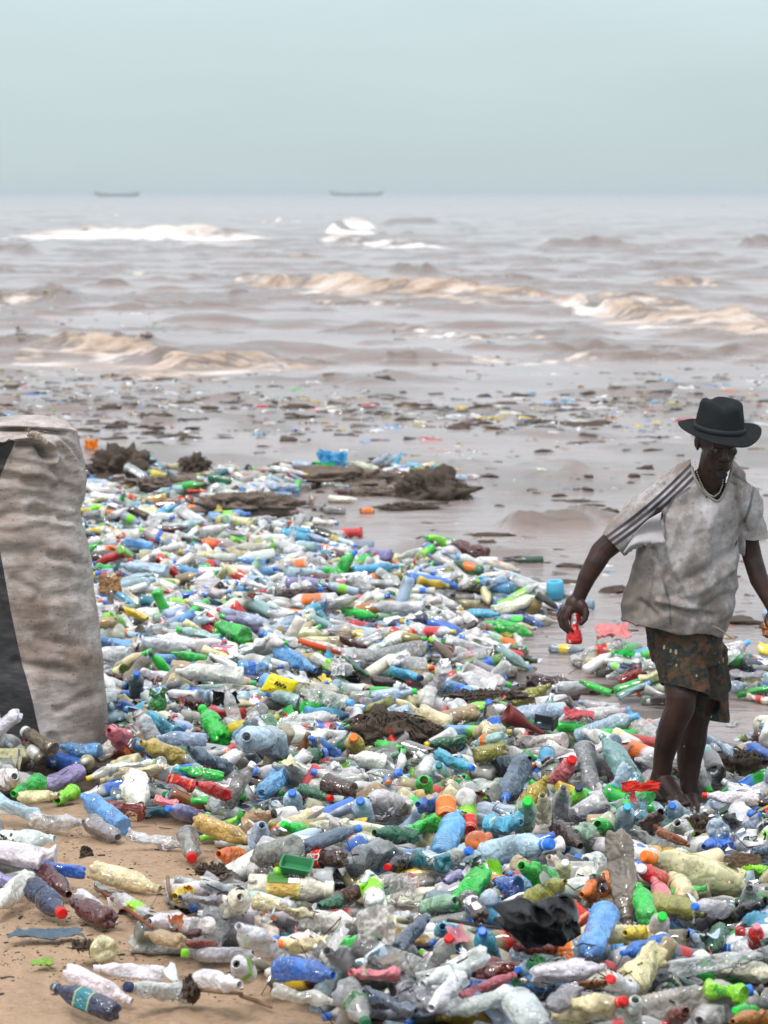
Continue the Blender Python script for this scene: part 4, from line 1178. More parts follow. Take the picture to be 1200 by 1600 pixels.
# ---- materials: the plastic takes its own colour from the object (or, in the drift, from the mesh)
def plastic(name, src):
    m = NT(name); co = m.coord()
    if src == 'object':
        oi = m.n('ShaderNodeObjectInfo'); colr, alpha, rn = oi.outputs['Color'], oi.outputs['Alpha'], oi.outputs['Random']
        co2 = m.n('ShaderNodeVectorMath', {0: co, 1: m.math('MULTIPLY', rn, 50)}, operation='ADD').outputs[0]
        sc = 1.0
    else:
        at = m.n('ShaderNodeAttribute', attribute_name='tone'); colr, alpha = at.outputs['Color'], at.outputs['Alpha']
        co2 = co; sc = 30.0
    grime = m.ramp(m.noise(co2, 0.75 * sc, 5, 0.65), [(0.50, 0), (0.76, 1)])
    spk = m.ramp(m.noise(co2, 4.2 * sc, 3, 0.6), [(0.655, 0), (0.68, 1)])
    spk2 = m.ramp(m.noise(co2, 11.0 * sc, 2, 0.5), [(0.68, 0), (0.70, 1)])
    spot = m.math('MAXIMUM', spk, spk2)
    c = m.mix(m.math('MULTIPLY', grime, 0.28), colr, (0.26, 0.205, 0.15))
    c = m.mix(m.math('MULTIPLY', spot, 0.85), c, (0.035, 0.028, 0.022))
    wr = m.noise(co2, 0.9 * sc, 3, 0.45)
    vo = m.n('ShaderNodeTexVoronoi', {'Vector': co2, 'Scale': 1.0 * sc}, feature='DISTANCE_TO_EDGE').outputs[0]
    cre = m.math('MINIMUM', m.math('MULTIPLY', vo, 6.0), 1.0)
    hgt = m.math('ADD', wr, m.math('MULTIPLY', cre, 0.10))
    nrm = m.bump(hgt, 0.26, 0.22 if src == 'object' else 0.008)
    solid = m.n('ShaderNodeBsdfDiffuse', {'Color': c, 'Normal': nrm})
    tl = m.n('ShaderNodeBsdfTranslucent', {'Color': c, 'Normal': nrm})
    thick = m.n('ShaderNodeMixShader', {0: 0.16, 1: solid, 2: tl})
    tint = m.mix(0.6, colr, (1, 1, 1))
    tr = m.n('ShaderNodeBsdfTransparent', {'Color': tint})
    fr = m.n('ShaderNodeLayerWeight', {'Blend': 0.5, 'Normal': nrm}).outputs['Facing']
    haz = m.ramp(m.noise(co2, 0.45 * sc, 3, 0.5), [(.36, .55), (.60, 1.45)])
    a = m.math('ADD', m.math('MULTIPLY', alpha, haz), m.math('MULTIPLY', m.math('POWER', fr, 2.0), 0.55))
    a = m.math('ADD', a, m.math('MULTIPLY', m.math('ADD', m.math('MULTIPLY', grime, .5), spot), 0.5), clamp=True)
    sh0 = m.n('ShaderNodeMixShader', {0: a, 1: tr, 2: thick})
    gl = m.n('ShaderNodeBsdfGlossy', {'Color': (1, 1, 1, 1), 'Roughness': m.math('ADD', 0.055, m.math('MULTIPLY', grime, 0.28)), 'Normal': nrm})
    fz = m.n('ShaderNodeFresnel', {'IOR': 1.75, 'Normal': nrm}).outputs[0]
    sh = m.n('ShaderNodeMixShader', {0: fz, 1: sh0, 2: gl})
    m.set(m.out.inputs[0], sh.outputs[0])
    return m.m
M_PL = plastic('thin_plastic', 'object')
M_PLV = plastic('thin_plastic_drift', 'attr')
def cap_material():
    m = NT('cap_plastic'); co = m.coord(); colr = m.n('ShaderNodeObjectInfo').outputs['Color']
    g = m.ramp(m.noise(co, 5, 5, .7), [(0.56, 0), (0.70, 1)])
    m.pbr(Base_Color=m.mix(m.math('MULTIPLY', g, .5), colr, (.1, .08, .06)), Roughness=0.35, Specular_IOR_Level=.4)
    return m.m
M_CAP = cap_material()
def wrap_material():
    m = NT('printed_wrap'); colr = m.n('ShaderNodeObjectInfo').outputs['Color']
    rn = m.n('ShaderNodeObjectInfo').outputs['Random']
    u, v = m.attr('wu'), m.attr('wv'); co = m.coord()
    vec = m.n('ShaderNodeCombineXYZ', {'X': m.math('MULTIPLY', u, 5.0), 'Y': m.math('ADD', v, m.math('MULTIPLY', rn, 31)), 'Z': m.math('MULTIPLY', rn, 17)}).outputs[0]
    bl = m.n('ShaderNodeTexVoronoi', {'Vector': vec, 'Scale': 3.2}).outputs['Distance']
    tone = m.mix(m.math('MULTIPLY', m.math('LESS_THAN', bl, 0.20), .75), colr, (0.82, 0.80, 0.72))
    edge = m.math('ADD', m.math('LESS_THAN', v, 0.10), m.math('GREATER_THAN', v, 0.90))
    tone = m.mix(m.math('MULTIPLY', edge, .7), tone, m.mix(0.6, colr, (0.9, 0.85, 0.3)))
    g = m.ramp(m.noise(co, 2.2, 6, .7), [(0.50, 0), (0.72, 1)])
    tone = m.mix(m.math('MULTIPLY', g, .6), tone, (.20, .16, .12))
    m.pbr(Base_Color=tone, Roughness=0.4, Specular_IOR_Level=.45, Normal=m.bump(m.noise(co, 2.5, 4, .6), .4, .2))
    return m.m
M_WRAP = wrap_material()

CL = {  # own colour and how much of it is not see-through
 'clear': (.97, .98, .98, .30), 'milky': (.97, .97, .95, .64), 'white': (.84, .84, .84, .97), 'paleblue': (.58, .77, .98, .50), 'skyblue': (.15, .48, .94, .55), 'blue': (.03, .19, .76, .66),
 'cyan': (.07, .46, .70, .80), 'teal': (.02, .22, .27, .82), 'green': (.008, .62, .05, .66), 'darkgreen': (.008, .13, .055, .84), 'paleGreen': (.40, .68, .45, .55), 'lime': (.26, .78, .02, .88),
 'cream': (.92, .82, .46, .62), 'yellow': (.85, .62, .03, .92), 'gold': (.68, .44, .10, .82), 'olive': (.36, .34, .06, .78), 'amber': (.50, .16, .012, .82), 'orange': (.92, .20, .012, .90),
 'red': (.68, .012, .012, .92), 'pink': (.85, .22, .28, .80), 'brown': (.050, .018, .012, .92), 'maroon': (.085, .008, .010, .93), 'redbrown': (.22, .022, .010, .88), 'smoke': (.36, .36, .36, .50), 'slate': (.10, .15, .21, .84),
 'black': (.010, .010, .012, .98), 'navy': (.012, .025, .085, .92), 'purple': (.36, .31, .62, .70), 'tan': (.48, .33, .17, .88), 'rust': (.28, .09, .03, .95), 'mud': (.20, .155, .11, .95), 'ivory': (.94, .90, .74, .64), 'aqua': (.45, .75, .74, .55)}
CNAME = {'paleblue': 'pale blue', 'skyblue': 'sky blue', 'darkgreen': 'dark green', 'paleGreen': 'pale green', 'redbrown': 'red-brown', 'smoke': 'smoky grey', 'slate': 'slate blue', 'mud': 'mud-coated', 'gold': 'amber-yellow', 'cream': 'cream', 'milky': 'cloudy white'}

# ================================================================== THE HEAP
GX0, GX1, GY0, GY1, GS = -4.6, 4.6, 6.8, 29.0, 0.02
gx = np.arange(GX0, GX1, GS) + GS / 2; gy = np.arange(GY0, GY1, GS) + GS / 2
HG = np.maximum(ground_z(*np.meshgrid(gx, gy)), 0.0)
HM = HG.copy()
def cell(x, y):
    return np.clip(((np.asarray(x) - GX0) / GS).astype(int), 0, len(gx) - 1), np.clip(((np.asarray(y) - GY0) / GS).astype(int), 0, len(gy) - 1)
def hm_at(x, y, a=None):
    i, j = cell(x, y); return (HM if a is None else a)[j, i]

# how thickly litter lies, read as a map over the view: rows from v=680 down, columns of 50 px from u=-100
ROWS = [  # v
 (680,  "0000000000000000000000000000"),
 (712,  "0000221100122211000000000000"),
 (735,  "0000333321222233110000000000"),
 (765,  "0005655443343220000000000000"),
 (795,  "0008888765443210100000000000"),
 (825,  "0009999999765211000000000000"),
 (860,  "0009999999986311100000000000"),
 (890, "0009999999999865432100000000"),
 (920, "0009999999999976432211111111"),
 (950, "0009999999999988543211111211"),
 (985, "0009999999999998732211112222"),
 (1020, "0009999999999987632222333222"),
 (1050, "0009999999999764455443443322"),
 (1085, "0009999999996532244433443333"),
 (1110, "0009999999863246773332222333"),
 (1140, "0009999999989899999742222344"),
 (1170, "0009999999999999999987645566"),
 (1200, "9999999999999999999999866788"),
 (1225, "9999999999999999999999966555"),
 (1250, "9998799999999999999999998777"),
 (1285, "1111146899999999999999999999"),
 (1310, "0000001379999999999999999999"),
 (1335, "0000000128999999999999999999"),
 (1360, "6654421138999999999999999999"),
 (1395, "8776554557999999999999999999"),
 (1430, "1113345678999999999999999999"),
 (1460, "0000013888999999999999999999"),
 (1495, "0000123899999999999999999999"),
 (1530, "0002455445899999999999999999"),
 (1565, "0001221110099999999999999999"),
 (1590, "0000000000037999999999999999"),
 (1640, "0000000000000799999999999999"),
 (1700, "0000000000000009999999999999")]
_mv = np.array([r[0] for r in ROWS], float)
_mm = np.array([[int(c) for c in r[1]] for r in ROWS], float) / 9
def density_np(u, v):
    fu = np.clip((np.asarray(u) + 75) / 50.0, 0, _mm.shape[1] - 1.001)
    fv = np.clip(np.interp(v, _mv, np.arange(len(_mv))), 0, len(_mv) - 1.001)
    i, j = fu.astype(int), fv.astype(int); a, b = fu - i, fv - j
    return (_mm[j, i] * (1 - a) + _mm[j, i + 1] * a) * (1 - b) + (_mm[j + 1, i] * (1 - a) + _mm[j + 1, i + 1] * a) * b
_gm = bpy.data.meshes['sand']; _co, _ = me_arrays(_gm)
_u, _v, _ = proj(_co)
add_attr(_gm, 'gap_shade', sstep(.62, .95, density_np(_u, _v)))  # painted shade mask: sand goes dark where litter lies thick
LAYER_SHADE = 1.0
def density(u, v):
    fu = np.clip((np.asarray(u) + 75) / 50.0, 0, _mm.shape[1] - 1.001)
    fv = np.interp(v, _mv, np.arange(len(_mv)))
    fv = np.clip(fv, 0, len(_mv) - 1.001)
    i, j = int(fu), int(fv); a, b = fu - i, fv - j
    return (_mm[j, i] * (1 - a) + _mm[j, i + 1] * a) * (1 - b) + (_mm[j + 1, i] * (1 - a) + _mm[j + 1, i + 1] * a) * b

class Item: pass
ITEMS = []
def stamp(P, ax, L, r, flat=1.0):
    """raise the height map by a lying capsule"""
    n = max(3, int(L / 0.025))
    for t in np.linspace(-.5, .5, n):
        c = P + ax * (L * t)
        i0, j0 = cell(c[0] - r, c[1] - r); i1, j1 = cell(c[0] + r, c[1] + r)
        X = gx[i0:i1 + 1][None, :] - c[0]; Yy = gy[j0:j1 + 1][:, None] - c[1]
        d2 = X * X + Yy * Yy
        top = c[2] + flat * np.sqrt(np.clip(r * r - d2, 0, None)) - r * .12
        sub = HM[j0:j1 + 1, i0:i1 + 1]
        np.maximum(sub, np.where(d2 < r * r, top, -9), out=sub)
def drop(x, y, yaw, L, r):
    """rest a bottle on what lies below it; returns centre and axis"""
    d = np.array([math.cos(yaw), math.sin(yaw)])
    n = np.array([-d[1], d[0]])
    hs = []
    for t in (-.42, -.2, .2, .42):
        px, py = x + d[0] * L * t, y + d[1] * L * t
        q = hm_at(np.array([px, px + n[0] * r * .5, px - n[0] * r * .5]), np.array([py, py + n[1] * r * .5, py - n[1] * r * .5]))
        hs.append(float(np.sort(q)[1]))
    a, b = max(hs[0], hs[1] * .9 + hs[0] * .1), max(hs[3], hs[2] * .9 + hs[3] * .1)
    a, b = (a * .75 + (a + b) * .125), (b * .75 + (a + b) * .125)
    dz = np.clip((b - a) / (.84 * L), -.62, .62)
    ax = np.array([d[0], d[1], dz]); ax /= np.linalg.norm(ax)
    return np.array([x, y, (a + b) / 2 + r * .93]), ax
def add_item(P, ax, L, r, kind, var, col, cap=None, wrap=None, label=None, hero=False, roll=None, cat=None, name=None):
    it = Item(); it.P, it.ax, it.L, it.r, it.kind, it.var, it.col, it.cap, it.wrap, it.label, it.hero = P, ax, L, r, kind, var, col, cap, wrap, label, hero
    it.roll = rnd.uniform(0, 6.28) if roll is None else roll
    it.cat, it.name = cat, name
    j = 1 if hero else rnd.uniform(.80, 1.15)
    c = CL[col]; it.rgba = tuple(min(1, x * j * (1 if hero else LAYER_SHADE) * rnd.uniform(.93, 1.07)) for x in c[:3]) + (min(1, c[3] * (1 if hero else rnd.uniform(.75, 1.15))),)
    ITEMS.append(it); return it
PAL = [('clear', 30), ('milky', 34), ('white', 9), ('paleblue', 17), ('skyblue', 5.5), ('blue', 2.5), ('cyan', 3), ('teal', 1.8), ('green', 5), ('darkgreen', 3), ('paleGreen', 3), ('lime', 2), ('cream', 12), ('ivory', 9), ('yellow', 1.2), ('gold', 2.5),
       ('olive', 1.5), ('amber', 1.2), ('orange', 1.2), ('red', 1.6), ('pink', .6), ('brown', 2), ('maroon', 2.2), ('redbrown', 1.2), ('smoke', 2.8), ('slate', 1.6), ('black', 1.6), ('navy', 1), ('aqua', 4), ('tan', 2), ('purple', .8), ('mud', 1.5)]
CAPS = [('blue', 10), ('skyblue', 3), ('white', 5), ('red', 3), ('green', 3), ('orange', 1.2), ('yellow', 1), ('black', 2), ('lime', 1.2)]
WRAPS = [('lime', 3), ('red', 4), ('blue', 4), ('yellow', 2), ('orange', 2), ('white', 3), ('pink', 1), ('green', 2)]
KPICK = [('ribbed', 24), ('tall_ribbed', 13), ('soda', 22), ('big_soda', 10), ('slim', 11), ('juice', 5), ('squat', 5), ('flask', 4), ('cut', 5), ('cup', 2), ('can', 2.5), ('funnel', 2)]
RAD = {'ribbed': .033, 'tall_ribbed': .043, 'soda': .034, 'big_soda': .046, 'slim': .030, 'juice': .036, 'squat': .037, 'flask': .04, 'jug': .075, 'can': .032, 'cup': .038, 'cut': .042, 'funnel': .042}
def pick(t):
    s = sum(w for _, w in t); q = rnd.random() * s
    for k, w in t:
        q -= w
        if q <= 0: return k
    return t[-1][0]
def rand_item(x, y, sink=0.0):
    kind = pick(KPICK); var = pick([(0, 4), (1, 6), (2, 5), (3, 3.5), (4, 2.5), (5, 6)])
    r = RAD[kind] * rnd.uniform(.80, 1.06)
    A = KINDS[kind]['asp'] * 2; L = A * r * rnd.uniform(.92, 1.05)
    far = y > 14.5
    yaw = rnd.gauss(-.1, .38 if far else .55) if rnd.random() < (.82 if far else .6) else rnd.uniform(-1.6, 1.6)
    if rnd.random() < .5: yaw += math.pi
    P, ax = drop(x, y, yaw, L, r)
    if rnd.random() < (.03 if far else .10) and kind not in ('cut',):          # some stick up
        q = rnd.uniform(.5, 1.25); ax = np.array([ax[0] * math.cos(q), ax[1] * math.cos(q), math.sin(q) * (1 if rnd.random() < .6 else -1)]); ax /= np.linalg.norm(ax)
        P = P + np.array([0, 0, (L / 2 - r) * abs(ax[2]) * .55])
    P[2] -= sink
    col = pick(PAL)
    if kind == 'can': col = pick([('red', 3), ('smoke', 3), ('orange', 1), ('lime', 1), ('white', 1)])
    if kind == 'cup': col = pick([('clear', 3), ('white', 3), ('red', 1), ('brown', 1)])
    cap = pick(CAPS) if KINDS[kind]['mouth'] and rnd.random() < .55 else None
    wrap = pick(WRAPS) if KINDS[kind]['label'] and rnd.random() < .16 else None
    return P, ax, L, r, kind, var, col, cap, wrap
# items seen in the photograph, built one by one
exec_heroes = None
